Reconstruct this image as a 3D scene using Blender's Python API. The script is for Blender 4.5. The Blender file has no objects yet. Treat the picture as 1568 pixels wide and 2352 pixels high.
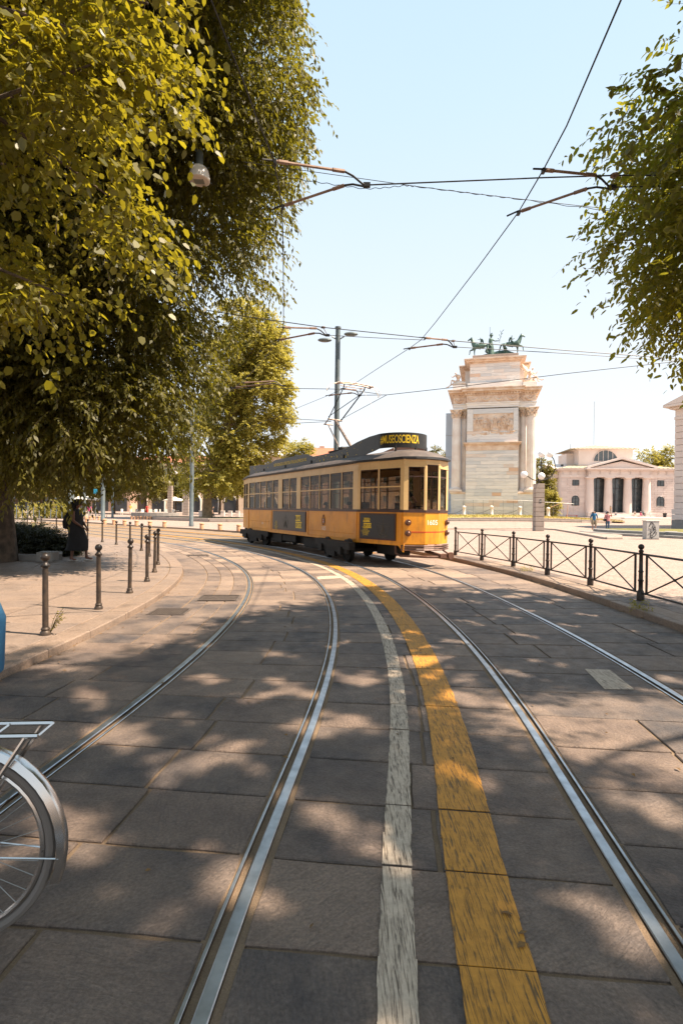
import bpy, bmesh, math, random
import numpy as np
from mathutils import Vector, Matrix
random.seed(7); RS = np.random.RandomState(7)
PI = math.pi
S = bpy.context.scene
COL = S.collection
# ------------------------------------------------------------------ camera, light, exposure
CAM_H = 1.6
PITCH = 5/1200.; ROLL = 0.013; FPX = 1200.
cF = Vector((0, math.cos(PITCH), -math.sin(PITCH))); cU0 = Vector((0, math.sin(PITCH), math.cos(PITCH))); cR0 = Vector((1, 0, 0))
cR = cR0*math.cos(ROLL) + cU0*math.sin(ROLL); cU = cU0*math.cos(ROLL) - cR0*math.sin(ROLL)
cam = bpy.data.cameras.new('camera'); camo = bpy.data.objects.new('camera', cam); COL.objects.link(camo)
cam.sensor_fit = 'VERTICAL'; cam.sensor_height = 36; cam.sensor_width = 24; cam.lens = 36*FPX/2352
cam.clip_start = 0.05; cam.clip_end = 5000
camo.matrix_world = Matrix(((cR.x, cU.x, -cF.x, 0), (cR.y, cU.y, -cF.y, 0), (cR.z, cU.z, -cF.z, CAM_H), (0, 0, 0, 1)))
S.camera = camo
SUN_EL = math.radians(56); sv = Vector((0.98, -0.2, 0)).normalized()*math.cos(SUN_EL); sv.z = math.sin(SUN_EL)
w = bpy.data.worlds.new('World'); S.world = w; w.use_nodes = True
nt = w.node_tree; bg = nt.nodes['Background']
sky = nt.nodes.new('ShaderNodeTexSky'); sky.sky_type = 'NISHITA'; sky.sun_disc = False
sky.sun_elevation = SUN_EL; sky.sun_rotation = math.atan2(sv.x, sv.y)
sky.altitude = 100; sky.air_density = 1.1; sky.dust_density = 1.2; sky.ozone_density = 1.3
tint = nt.nodes.new('ShaderNodeMix'); tint.data_type = 'RGBA'; tint.inputs[0].default_value = 0.80
tcn = nt.nodes.new('ShaderNodeTexCoord'); sx_ = nt.nodes.new('ShaderNodeSeparateXYZ'); nt.links.new(tcn.outputs['Generated'], sx_.inputs[0])
rmp = nt.nodes.new('ShaderNodeValToRGB'); nt.links.new(sx_.outputs[2], rmp.inputs[0]); els = rmp.color_ramp.elements; els.new(.3); els.new(.6)
for i_, (p_, c_) in enumerate(((0.0, (1.0, 1.0, 1.0)), (.22, (.92, .965, 1.0)), (.6, (.68, .86, 1.0)), (1.0, (.48, .72, .95)))): els[i_].position = p_; els[i_].color = (*c_, 1)
scl = nt.nodes.new('ShaderNodeVectorMath'); scl.operation = 'SCALE'; scl.inputs[3].default_value = 9.0; nt.links.new(rmp.outputs[0], scl.inputs[0])
tint.inputs[7].default_value = (7.2, 8.6, 9.4, 1)
nt.links.new(scl.outputs[0], tint.inputs[7]); nt.links.new(sky.outputs[0], tint.inputs[6]); nt.links.new(tint.outputs[2], bg.inputs[0]); bg.inputs[1].default_value = 0.050
sl = bpy.data.lights.new('sun', 'SUN'); sl.energy = 5.0; sl.angle = math.radians(0.55); sl.color = (1.0, 0.835, 0.655)
so = bpy.data.objects.new('sun', sl); COL.objects.link(so); so.rotation_euler = (-sv).to_track_quat('-Z', 'Y').to_euler(); so.location = (20, -5, 40)
S.view_settings.view_transform = 'Standard'; S.view_settings.look = 'None'; S.view_settings.gamma = 1
S.view_settings.use_curve_mapping = False; S.view_settings.exposure = 1.45
S.cycles.max_bounces = 6; S.cycles.transparent_max_bounces = 16; S.cycles.use_denoising = True
S.cycles.diffuse_bounces = 3; S.cycles.glossy_bounces = 3; S.cycles.transmission_bounces = 4
# ------------------------------------------------------------------ survey helpers (photo measured at 1568 x 2352)
def ray(px, py): return cF*FPX + cR*(px-784) + cU*(1176-py)
def G(px, py, z=0.0):
    d = ray(px, py); t = (z-CAM_H)/d.z
    return Vector((d.x*t, d.y*t, z))
def P(px, py, Y):
    d = ray(px, py); t = Y/d.y
    return Vector((d.x*t, Y, CAM_H + d.z*t))
def PH(px, py, h):          # point on the ray at height h
    d = ray(px, py); t = (h-CAM_H)/d.z
    return Vector((d.x*t, d.y*t, h))
def sm(a, b, x):
    t = min(1, max(0, (x-a)/(b-a))); return t*t*(3-2*t)
def hp(x, y):               # level of the squares beyond the kerbs
    return 0.085 + 0.5*sm(48, 120, y) + 0.95*sm(47, 66, y)*math.exp(-((x-20)/17)**2)
def GP(px, py):
    z = 0.085
    for _ in range(30):
        p = G(px, py, z); z = 0.5*z + 0.5*hp(p.x, p.y)
    return Vector((p.x, p.y, hp(p.x, p.y)))
def GY(px, Y):              # ground point at depth Y in column px
    x = P(px, 1175, Y).x
    return Vector((x, Y, hp(x, Y)))
# ------------------------------------------------------------------ object helpers
def tag(o, label=None, cat=None, group=None, kind=None):
    if label: o['label'] = label
    if cat: o['category'] = cat
    if group: o['group'] = group
    if kind: o['kind'] = kind
    return o
def thing(name, loc=(0, 0, 0), rz=0, label=None, cat=None, group=None):
    o = bpy.data.objects.new(name, None); COL.objects.link(o); o.location = loc; o.rotation_euler = (0, 0, rz)
    o.empty_display_size = 0.2
    return tag(o, label, cat, group)
def link(name, me, parent=None, loc=None):
    o = bpy.data.objects.new(name, me); COL.objects.link(o)
    if parent is not None: o.parent = parent
    if loc is not None: o.location = loc
    return o
KIDS = {}
def kids(o):
    return [c for c in COL.objects if c.parent == o]
def tree_of(o):
    return (o, [tree_of(c) for c in kids(o)])
def copy_tree(t, parent=None):
    c = t[0].copy(); COL.objects.link(c); c.parent = parent
    for k in t[1]: copy_tree(k, c)
    return c
class MB:
    def __init__(s): s.v = []; s.f = []; s.m = []; s.mi = 0
    def mat(s, i): s.mi = i; return s
    def add(s, vs, fs):
        n = len(s.v); s.v += [tuple(v) for v in vs]
        for f in fs: s.f.append(tuple(n+i for i in f)); s.m.append(s.mi)
        return s
    def box(s, c, d, rz=0, bev=0.0):
        cx, cy, cz = c; hx, hy, hz = d[0]/2, d[1]/2, d[2]/2
        ca, sa = math.cos(rz), math.sin(rz)
        if bev <= 0:
            vs = [(x, y, z) for z in (-hz, hz) for x, y in ((-hx, -hy), (hx, -hy), (hx, hy), (-hx, hy))]
            fs = [(3, 2, 1, 0), (4, 5, 6, 7), (0, 1, 5, 4), (1, 2, 6, 5), (2, 3, 7, 6), (3, 0, 4, 7)]
        else:
            b = min(bev, hx*.9, hy*.9, hz*.9); vs = []
            for z, q in ((-hz, b), (-hz+b, 0), (hz-b, 0), (hz, b)):
                vs += [(x, y, z) for x, y in ((-hx+q, -hy+q), (hx-q, -hy+q), (hx-q, hy-q), (-hx+q, hy-q))]
            fs = [(3, 2, 1, 0), (12, 13, 14, 15)]
            for k in range(3):
                for i in range(4): j = (i+1) % 4; fs.append((4*k+i, 4*k+j, 4*k+4+j, 4*k+4+i))
        return s.add([(cx+x*ca-y*sa, cy+x*sa+y*ca, cz+z) for x, y, z in vs], fs)
    def prism(s, pts, z0, z1, bev=0.0):
        n = len(pts)
        a = sum(pts[i][0]*pts[(i+1) % n][1]-pts[(i+1) % n][0]*pts[i][1] for i in range(n))
        if a < 0: pts = pts[::-1]
        vs = [(p[0], p[1], z0) for p in pts]
        if bev > 0:
            vs += [(p[0], p[1], z1-bev) for p in pts]
            cx = sum(p[0] for p in pts)/n; cy = sum(p[1] for p in pts)/n
            top = []
            for i in range(n):
                p, q, r = pts[i-1], pts[i], pts[(i+1) % n]
                e1 = Vector((q[0]-p[0], q[1]-p[1])); e2 = Vector((r[0]-q[0], r[1]-q[1]))
                n1 = Vector((-e1.y, e1.x)).normalized() if e1.length > 1e-9 else Vector((0, 0)); n2 = Vector((-e2.y, e2.x)).normalized() if e2.length > 1e-9 else Vector((0, 0))
                nn = (n1+n2); nn = nn.normalized()*bev if nn.length > 1e-6 else nn
                top.append((q[0]+nn.x, q[1]+nn.y, z1))
            vs += top; L = 3
        else:
            vs += [(p[0], p[1], z1) for p in pts]; L = 2
        fs = [tuple(range((L-1)*n, L*n))]
        for k in range(L-1):
            for i in range(n): j = (i+1) % n; fs.append((k*n+i, k*n+j, (k+1)*n+j, (k+1)*n+i))
        return s.add(vs, fs)
    def tube(s, p0, p1, r0, r1=None, n=8, cap=True):
        return s.path([p0, p1], [r0, r0 if r1 is None else r1], n, cap)
    def path(s, pts, r, n=6, cap=True):
        pts = [Vector(p) for p in pts]; m = len(pts)
        if not hasattr(r, '__len__'): r = [r]*m
        vs = []; prev = None
        for i, p in enumerate(pts):
            d = (pts[min(i+1, m-1)]-pts[max(i-1, 0)])
            d = d.normalized() if d.length > 1e-9 else Vector((0, 0, 1))
            if prev is None:
                a = Vector((0, 0, 1)) if abs(d.z) < .9 else Vector((1, 0, 0)); u = d.cross(a).normalized()
            else:
                u = (prev-d*prev.dot(d)); u = u.normalized() if u.length > 1e-6 else d.orthogonal().normalized()
            prev = u; v = d.cross(u)
            for k in range(n):
                a = 2*PI*k/n; vs.append(p+(u*math.cos(a)+v*math.sin(a))*r[i])
        fs = []
        for i in range(m-1):
            for k in range(n): j = (k+1) % n; fs.append((i*n+k, i*n+j, (i+1)*n+j, (i+1)*n+k))
        if cap: fs += [tuple(range(n-1, -1, -1)), tuple((m-1)*n+k for k in range(n))]
        return s.add(vs, fs)
    def lathe(s, prof, c=(0, 0, 0), n=16):
        vs = []; fs = []
        for (r, z) in prof:
            for k in range(n): a = 2*PI*k/n; vs.append((c[0]+r*math.cos(a), c[1]+r*math.sin(a), c[2]+z))
        for i in range(len(prof)-1):
            for k in range(n): j = (k+1) % n; fs.append((i*n+k, i*n+j, (i+1)*n+j, (i+1)*n+k))
        fs += [tuple(range(n-1, -1, -1)), tuple((len(prof)-1)*n+k for k in range(n))]
        return s.add(vs, fs)
    def sphere(s, c, r, n=12, m=8, sc=(1, 1, 1)):
        vs = [(c[0], c[1], c[2]-r*sc[2])]
        for i in range(1, m):
            t = -PI/2+PI*i/m
            for k in range(n): a = 2*PI*k/n; vs.append((c[0]+r*sc[0]*math.cos(t)*math.cos(a), c[1]+r*sc[1]*math.cos(t)*math.sin(a), c[2]+r*sc[2]*math.sin(t)))
        vs.append((c[0], c[1], c[2]+r*sc[2])); fs = []; e = len(vs)-1
        for k in range(n):
            j = (k+1) % n; fs.append((0, 1+j, 1+k)); fs.append((e, e-n+k, e-n+j))
            for i in range(m-2): fs.append((1+i*n+k, 1+i*n+j, 1+(i+1)*n+j, 1+(i+1)*n+k))
        return s.add(vs, fs)
    def mesh(s, name, mats, smooth=False, rnd=None):
        me = bpy.data.meshes.new(name); me.from_pydata(s.v, [], s.f)
        if not isinstance(mats, (list, tuple)): mats = [mats]
        for m in mats: me.materials.append(m)
        if len(mats) > 1: me.polygons.foreach_set('material_index', s.m)
        if smooth:
            me.polygons.foreach_set('use_smooth', [True]*len(me.polygons))
            try: me.set_sharp_from_angle(angle=math.radians(38))
            except Exception: pass
        me.update(); return me
    def build(s, name, mats, parent=None, loc=None, smooth=False):
        return link(name, s.mesh(name, mats, smooth), parent, loc)
# ------------------------------------------------------------------ materials
def srgb(r, g, b): return tuple(((c/255)/12.92 if c/255 <= .04045 else ((c/255+.055)/1.055)**2.4) for c in (r, g, b))
class NB:
    def __init__(s, name):
        s.m = bpy.data.materials.new(name); s.m.use_nodes = True; s.t = s.m.node_tree; s.b = s.t.nodes['Principled BSDF']; s.out = s.t.nodes['Material Output']
        s._pos = None
    def n(s, ty, **k):
        x = s.t.nodes.new(ty)
        for a, v in k.items(): setattr(x, a, v)
        return x
    def l(s, a, b): s.t.links.new(a, b)
    @property
    def pos(s):
        if s._pos is None: s._pos = s.n('ShaderNodeNewGeometry')
        return s._pos.outputs['Position']
    def scaled(s, sc, rz=0):
        m = s.n('ShaderNodeMapping'); m.inputs['Scale'].default_value = sc; m.inputs['Rotation'].default_value = (0, 0, rz); s.l(s.pos, m.inputs[0]); return m.outputs[0]
    def noise(s, scale, detail=4, rough=.55, vec=None, dist=0):
        x = s.n('ShaderNodeTexNoise'); x.inputs['Scale'].default_value = scale; x.inputs['Detail'].default_value = detail; x.inputs['Roughness'].default_value = rough
        x.inputs['Distortion'].default_value = dist
        s.l(vec if vec is not None else s.pos, x.inputs['Vector']); return x.outputs['Fac']
    def ramp(s, fac, stops):
        x = s.n('ShaderNodeValToRGB'); s.l(fac, x.inputs[0]); e = x.color_ramp.elements
        while len(e) < len(stops): e.new(.5)
        for i, (p, c) in enumerate(stops): e[i].position = p; e[i].color = (*c, 1) if hasattr(c, '__len__') else (c, c, c, 1)
        return x.outputs[0]
    def mix(s, fac, a, b, mode='MIX'):
        x = s.n('ShaderNodeMix', data_type='RGBA', blend_type=mode)
        for v, i in ((fac, 0), (a, 6), (b, 7)):
            if hasattr(v, 'links'): s.l(v, x.inputs[i])
            elif i == 0: x.inputs[0].default_value = v
            else: x.inputs[i].default_value = (*v, 1)
        return x.outputs[2]
    def rnd(s):      # per object / per island random
        return s._r if hasattr(s, '_r') else s._mk()
    def _mk(s):
        a = s.n('ShaderNodeAttribute'); a.attribute_name = 'rnd'; s._r = a.outputs['Fac']; return s._r
    def island(s):
        s.pos; return s._pos.outputs['Random Per Island']
    def objr(s):
        return s.n('ShaderNodeObjectInfo').outputs['Random']
    def bump(s, h, strength=.4, dist=.02, nrm=None):
        x = s.n('ShaderNodeBump'); x.inputs['Strength'].default_value = strength; x.inputs['Distance'].default_value = dist; s.l(h, x.inputs['Height'])
        if nrm is not None: s.l(nrm, x.inputs['Normal'])
        return x.outputs[0]
    def fin(s, col=None, rough=None, metal=None, nrm=None, spec=None):
        b = s.b
        for v, k in ((col, 'Base Color'), (rough, 'Roughness'), (metal, 'Metallic'), (nrm, 'Normal'), (spec, 'Specular IOR Level')):
            if v is None: continue
            if hasattr(v, 'links'): s.l(v, b.inputs[k])
            elif k == 'Base Color': b.inputs[k].default_value = (*v, 1)
            else: b.inputs[k].default_value = v
        return s.m
def M(name, c1, c2=None, scale=3, rough=.7, metal=0, bump=0, bscale=40, bdist=.01, var=0, spec=.4, detail=4):
    n = NB(name); col = c1
    if c2 is not None: col = n.mix(n.ramp(n.noise(scale, detail), [(.35, 0), (.65, 1)]), c1, c2)
    if var:
        f = n.ramp(n.island(), [(0, 1-var), (1, 1+var)])
        col = n.mix(1.0, col if hasattr(col, 'links') else n.mix(0.0, c1, c1), f, 'MULTIPLY')
    nr = n.bump(n.noise(bscale, 5), bump, bdist) if bump else None
    return n.fin(col, rough, metal, nr, spec)
MT = {}
def stone_slab(name, ca, cb, cc, chisel=1.0):
    n = NB(name); r = n.rnd()
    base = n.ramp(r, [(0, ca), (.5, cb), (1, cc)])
    big = n.noise(1.7, 5, .6); base = n.mix(n.ramp(big, [(.35, 0), (.7, .55)]), base, cc)
    fine = n.noise(70, 6, .7); base = n.mix(.55, base, n.ramp(fine, [(.30, .25), (.52, 1.0), (.70, 1.7)]), 'MULTIPLY')
    vr = n.n('ShaderNodeVectorMath', operation='ADD'); cm = n.n('ShaderNodeCombineXYZ'); mu = n.n('ShaderNodeMath', operation='MULTIPLY'); n.l(r, mu.inputs[0]); mu.inputs[1].default_value = 37.0
    n.l(mu.outputs[0], cm.inputs[0]); n.l(mu.outputs[0], cm.inputs[1]); n.l(n.pos, vr.inputs[0]); n.l(cm.outputs[0], vr.inputs[1])
    rot = n.n('ShaderNodeVectorRotate'); rot.rotation_type = 'Z_AXIS'; n.l(vr.outputs[0], rot.inputs['Vector']); a2 = n.n('ShaderNodeMath', operation='MULTIPLY'); n.l(r, a2.inputs[0]); a2.inputs[1].default_value = 14.0; n.l(a2.outputs[0], rot.inputs['Angle'])
    mp = n.n('ShaderNodeMapping'); mp.inputs['Scale'].default_value = (12, 38, 12); n.l(rot.outputs[0], mp.inputs[0])
    ch = n.noise(1.0, 6, .68, mp.outputs[0], 1.6)
    n1 = n.bump(ch, .8*chisel, .018); n2 = n.bump(n.noise(5, 3), .35, .03, n1)
    stain = n.ramp(n.noise(2.6, 4, .6), [(.55, 1.0), (.75, .62)])
    base = n.mix(.8, base, stain, 'MULTIPLY')
    base = n.mix(n.ramp(ch, [(.3, .35), (.5, 0)]), base, (.045, .042, .042))
    return n.fin(base, n.ramp(n.noise(8), [(.3, .5), (.7, .78)]), 0, n2, .45)
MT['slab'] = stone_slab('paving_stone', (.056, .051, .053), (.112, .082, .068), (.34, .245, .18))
MT['flag'] = stone_slab('flagstone', (.19, .145, .118), (.215, .16, .127), (.245, .178, .135), .5)
MT['kerb'] = stone_slab('kerb_granite', (.20, .148, .115), (.22, .16, .122), (.26, .185, .137), .5)
def sand_mat():
    n = NB('joint_sand'); c = n.mix(n.noise(6, 6, .7), (.15, .105, .075), (.33, .235, .15)); c = n.mix(.6, c, n.ramp(n.noise(160, 4, .7), [(.3, .5), (.7, 1.2)]), 'MULTIPLY')
    return n.fin(c, .95, 0, n.bump(n.noise(120, 5, .7), .8, .01), .2)
MT['sand'] = sand_mat()
MT['rail'] = M('rail_steel', (.52, .57, .62), (.34, .38, .42), 9, .34, .9, .05, 300, .001)
MT['rail_side'] = M('rail_rust', (.06, .045, .035), (.12, .07, .04), 14, .6, .5, .4, 90, .004)
MT['groove'] = M('groove_dirt', (.05, .035, .025), (.14, .085, .05), 11, .9, 0, .8, 130, .01)
def paint(name, c, dark, thr):
    n = NB(name); v = n.scaled((105, 7, 30), math.radians(3)); w1 = n.noise(1.0, 5, .6, v, 1.2)
    pat = n.ramp(w1, [(.37, 0), (.50, 1)])
    wear = n.ramp(n.noise(2.2, 6, .7), [(thr, 1), (thr+.14, 0)])
    m1 = n.mix(pat, dark, c); tone = n.ramp(n.noise(20, 5, .7), [(.3, .72), (.7, 1.08)]); m1 = n.mix(1, m1, tone, 'MULTIPLY')
    stone = n.mix(n.noise(60, 4), (.10, .09, .09), (.2, .16, .14))
    col = n.mix(wear, stone, m1)
    return n.fin(col, .62, 0, n.bump(pat, .5, .004), .4)
MT['white'] = paint('white_road_paint', (.52, .42, .32), (.12, .09, .065), .66)
MT['yellow'] = paint('yellow_road_paint', (.54, .245, .03), (.15, .085, .03), .68)
def sett_mat(name, ca, cb, sc):
    n = NB(name); vo = n.n('ShaderNodeTexVoronoi'); vo.feature = 'DISTANCE_TO_EDGE'; vo.inputs['Scale'].default_value = sc; n.l(n.pos, vo.inputs['Vector'])
    vc = n.n('ShaderNodeTexVoronoi'); vc.inputs['Scale'].default_value = sc; n.l(n.pos, vc.inputs['Vector'])
    c = n.mix(vc.outputs['Color'], ca, cb); c = n.mix(n.ramp(n.noise(.35, 5, .6), [(.35, 0), (.65, .5)]), c, cb)
    e = n.ramp(vo.outputs['Distance'], [(0, .55), (.08, 1)]); c = n.mix(1, c, e, 'MULTIPLY')
    c = n.mix(.7, c, n.ramp(n.noise(1.6, 6, .65), [(.3, .8), (.7, 1.12)]), 'MULTIPLY')
    return n.fin(c, .85, 0, n.bump(e, .5, .02), .3)
MT['setts'] = sett_mat('porphyry_setts', (.28, .21, .175), (.36, .275, .23), 8.0)
MT['ground'] = sett_mat('ground_paving', (.28, .22, .185), (.34, .27, .225), 2.2)
MT['iron'] = M('cast_iron', (.018, .018, .02), (.05, .035, .026), 18, .38, .35, .25, 90, .003)
MT['iron2'] = M('weathered_iron', (.035, .028, .024), (.085, .058, .04), 10, .5, .3, .3, 70, .003)
MT['pole'] = M('grey_pole_paint', (.10, .13, .14), (.15, .17, .175), 3, .45, .3, .05, 60)
MT['cable'] = M('cable_black', (.02, .02, .022), None, rough=.5, metal=.2)
MT['copper'] = M('pull_off_tube', (.20, .13, .095), (.32, .22, .17), 10, .5, .4, .2, 80, .002)
MT['globe'] = M('opal_globe', (.80, .78, .76), None, rough=.25, spec=.5)
MT['tramorange'] = None
def tram_paint(name, ca, cb, rust=.25):
    n = NB(name); c = n.mix(n.ramp(n.noise(1.5, 5), [(.35, 0), (.7, 1)]), ca, cb)
    v = n.scaled((5, 5, 1.2)); st = n.ramp(n.noise(1, 7, .68, v), [(.52, 0), (.72, 1)])
    m = n.n('ShaderNodeMath', operation='MULTIPLY'); n.l(st, m.inputs[0]); m.inputs[1].default_value = rust
    c = n.mix(m.outputs[0], c, (.16, .07, .025))
    c = n.mix(.5, c, n.ramp(n.noise(25, 6, .7), [(.3, .82), (.7, 1.1)]), 'MULTIPLY')
    return n.fin(c, n.ramp(n.noise(7), [(.3, .34), (.7, .5)]), 0, n.bump(n.noise(4, 3), .12, .01), .5)
MT['orange'] = tram_paint('tram_orange_paint', (.76, .31, .015), (.60, .225, .012), .6)
MT['cream'] = tram_paint('tram_cream_paint', (.70, .48, .22), (.60, .40, .17), .2)
MT['roof'] = M('tram_roof', (.075, .058, .05), (.13, .10, .085), 4, .62, 0, .2, 30)
MT['dark'] = M('dark_underframe', (.006, .0055, .005), (.014, .011, .009), 6, .7, .1, .3, 50)
MT['brown'] = M('dark_brown_paint', (.045, .022, .018), (.07, .035, .026), 6, .42)
MT['wood'] = M('interior_wood', (.13, .055, .025), (.09, .04, .02), 5, .5)
MT['adblack'] = M('black_board', (.018, .018, .018), (.026, .025, .024), 3, .42)
MT['adgrey'] = M('grey_poster', (.035, .036, .04), None, rough=.4)
MT['adyel'] = M('yellow_print', (.80, .55, .03), None, rough=.5)
MT['adline'] = M('pale_line_print', (.13, .115, .08), None, rough=.6)
MT['whitep'] = M('white_print', (.75, .70, .62), None, rough=.5)
MT['redp'] = M('red_print', (.55, .04, .02), None, rough=.5)
MT['panto'] = M('pantograph_steel', (.16, .12, .10), (.34, .26, .21), 12, .5, .4, .2, 60, .002)
MT['bumper'] = M('bumper_strip', (.09, .045, .03), (.15, .075, .05), 9, .5, .2)
def glass_mat(name, tintc, transp, rough=.03):
    n = NB(name); b = n.b; b.inputs['Base Color'].default_value = (*tintc, 1); b.inputs['Roughness'].default_value = rough; b.inputs['Specular IOR Level'].default_value = .6
    tr = n.n('ShaderNodeBsdfTransparent'); tr.inputs[0].default_value = (.84, .80, .74, 1); mx = n.n('ShaderNodeMixShader')
    fr = n.n('ShaderNodeFresnel'); fr.inputs[0].default_value = 1.5
    m = n.n('ShaderNodeMath', operation='MULTIPLY_ADD'); n.l(fr.outputs[0], m.inputs[0]); m.inputs[1].default_value = .35; m.inputs[2].default_value = 1-transp; m.use_clamp = True
    n.l(m.outputs[0], mx.inputs[0]); n.l(tr.outputs[0], mx.inputs[1]); n.l(b.outputs[0], mx.inputs[2]); n.l(mx.outputs[0], n.out.inputs[0]); return n.m
MT['glass'] = glass_mat('tram_glass', (.006, .006, .006), .97)
MT['bglass'] = M('window_glass', (.05, .065, .075), (.09, .10, .10), 1.5, .12, 0, spec=.8)
def leaf_mat(name, ca, cb, tr, trans=.45, rough=.42):
    n = NB(name); f = n.island(); c = n.mix(f, ca, cb)
    c = n.mix(.55, c, n.ramp(n.noise(1.1, 3), [(.3, .7), (.7, 1.2)]), 'MULTIPLY')
    n.fin(c, rough, 0, None, .45)
    t = n.n('ShaderNodeBsdfTranslucent'); tc = n.mix(1, n.mix(f, tr, tuple(x*.75 for x in tr)), (1, 1, 1), 'MULTIPLY'); n.l(tc, t.inputs[0])
    mx = n.n('ShaderNodeMixShader'); mx.inputs[0].default_value = trans; n.l(n.b.outputs[0], mx.inputs[1]); n.l(t.outputs[0], mx.inputs[2]); n.l(mx.outputs[0], n.out.inputs[0]); return n.m
MT['leaf_lime'] = leaf_mat('lime_leaf', (.05, .058, .009), (.17, .15, .015), (.44, .37, .02), .44, .42)
MT['leaf_hack'] = leaf_mat('hackberry_leaf', (.035, .042, .009), (.12, .105, .014), (.28, .25, .02), .40, .55)
MT['leaf_right'] = leaf_mat('ash_leaf', (.05, .058, .01), (.12, .12, .014), (.46, .43, .03), .45, .5)
MT['leaf_plane'] = leaf_mat('plane_leaf', (.13, .13, .025), (.32, .27, .05), (.56, .48, .08), .46, .55)
MT['leaf_far'] = leaf_mat('far_leaf', (.10, .10, .02), (.24, .20, .035), (.3, .25, .035), .35, .5)
MT['leaf_dark'] = leaf_mat('shrub_leaf', (.02, .024, .009), (.045, .045, .014), (.06, .06, .012), .25, .5)
MT['bark'] = M('bark', (.05, .038, .028), (.12, .085, .06), 5, .9, 0, .9, 22, .03)
MT['bark_plane'] = M('plane_bark', (.16, .11, .07), (.30, .22, .14), 3, .9, 0, .5, 14, .02)
def marble(name, ca, cb, cc):
    n = NB(name); r = n.objr(); i = n.island(); mx = n.n('ShaderNodeMath', operation='ADD'); n.l(r, mx.inputs[0]); n.l(i, mx.inputs[1]); fr = n.n('ShaderNodeMath', operation='FRACT'); n.l(mx.outputs[0], fr.inputs[0])
    c = n.ramp(fr.outputs[0], [(0, ca), (.55, cb), (.86, cb), (1, cc)])
    v = n.scaled((.5, .5, 2.6)); c = n.mix(n.ramp(n.noise(1, 6, .65, v, 1.2), [(.45, 0), (.7, .5)]), c, tuple(x*.72 for x in ca))
    return n.fin(c, .6, 0, n.bump(n.noise(6, 4), .15, .03), .3)
MT['marble'] = marble('arch_marble', (.60, .60, .60), (.80, .75, .70), (.66, .40, .24))
MT['marble_w'] = M('warm_marble', (.76, .62, .50), (.58, .40, .28), 1.2, .65, 0, .3, 6, .05)
MT['marble_c'] = M('column_marble', (.80, .74, .69), (.68, .58, .51), .8, .6, 0, .2, 5, .04)
MT['pink'] = M('pink_stone', (.72, .61, .55), (.66, .54, .48), .6, .75, 0, .25, 6, .03, var=.05)
MT['pinkb'] = M('plain_pink_stone', (.72, .62, .56), (.67, .56, .50), .5, .75, 0, .15, 4, .03)
MT['copperroof'] = M('pale_roof_sheet', (.50, .42, .30), (.42, .37, .27), .8, .55, 0, .1, 6)
MT['bronze'] = M('green_bronze', (.025, .055, .048), (.10, .17, .14), 1.6, .5, .2, .4, 8, .05)
MT['grass_dry'] = M('dry_grass', (.42, .30, .09), (.30, .27, .07), .5, .95, 0, .8, 30, .05)
MT['grass_green'] = M('green_grass', (.12, .12, .035), (.20, .17, .05), 1.5, .95, 0, .8, 30, .05)
MT['grey_stone'] = M('grey_stone', (.20, .19, .18), (.27, .25, .23), 2, .85, 0, .4, 20, .02)
MT['cover'] = M('worn_cover', (.10, .08, .07), (.15, .12, .10), 12, .6, .3, .4, 60, .004)
MT['warm_stone'] = M('warm_squat_stone', (.50, .28, .16), (.42, .24, .14), 5, .8, 0, .4, 25, .02)
MT['pillar'] = M('pillar_stone', (.36, .29, .25), (.30, .25, .215), 2.5, .85, 0, .5, 25, .02)
MT['metal_grey'] = M('galvanised', (.35, .35, .34), None, rough=.5, metal=.6)
MT['plaster1'] = M('cream_plaster', (.62, .47, .34), (.55, .42, .31), .4, .85)
MT['plaster2'] = M('pink_plaster', (.55, .36, .27), (.5, .33, .25), .4, .85)
MT['tile'] = M('red_roof_tile', (.42, .16, .09), (.30, .12, .07), 1.5, .85, 0, .5, 12, .05)
MT['shop'] = M('dark_shopfront', (.02, .025, .03), (.05, .05, .055), .7, .3)
MT['awning'] = M('dark_awning', (.03, .045, .06), None, rough=.8)
MT['canvas'] = M('pale_canvas', (.70, .66, .60), None, rough=.9)
MT['sheet'] = M('pale_blue_sheet', (.42, .50, .60), (.47, .54, .63), .3, .7)
MT['skin_l'] = M('light_skin', (.46, .26, .18), None, rough=.55)
MT['skin_d'] = M('brown_skin', (.12, .055, .035), None, rough=.5)
def cloth(name, c): return M(name, c, tuple(x*.75 for x in c), 9, .85, 0, .3, 40, .01)
MT['black_c'] = cloth('black_cloth', (.014, .014, .016)); MT['blue_c'] = cloth('blue_cloth', (.03, .14, .28)); MT['beige_c'] = cloth('beige_cloth', (.30, .24, .17))
MT['pinkc'] = cloth('pink_cloth', (.62, .26, .26)); MT['jeans'] = cloth('denim', (.04, .10, .18)); MT['white_c'] = cloth('white_cloth', (.75, .72, .68))
MT['yel_c'] = cloth('yellow_cloth', (.65, .38, .06)); MT['mag_c'] = cloth('magenta_cloth', (.60, .05, .20)); MT['red_c'] = cloth('red_cloth', (.55, .04, .03)); MT['teal_c'] = cloth('teal_cloth', (.03, .22, .25))
MT['cyan_c'] = cloth('cyan_cloth', (.03, .30, .48)); MT['hair'] = M('dark_hair', (.012, .009, .008), None, rough=.6)
MT['leather'] = M('brown_leather', (.16, .07, .045), None, rough=.5); MT['sole'] = M('pale_sole', (.45, .40, .35), None, rough=.8)
MT['chrome'] = M('bicycle_metal', (.62, .60, .58), None, rough=.22, metal=1.0); MT['tyre'] = M('tyre_rubber', (.16, .14, .125), None, rough=.8)
MT['cab'] = M('grey_cabinet', (.42, .41, .39), (.38, .37, .35), 2, .6); MT['ink'] = M('black_ink', (.012, .012, .014), None, rough=.5)
MT['benchred'] = M('red_paint', (.45, .04, .03), None, rough=.5)
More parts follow.
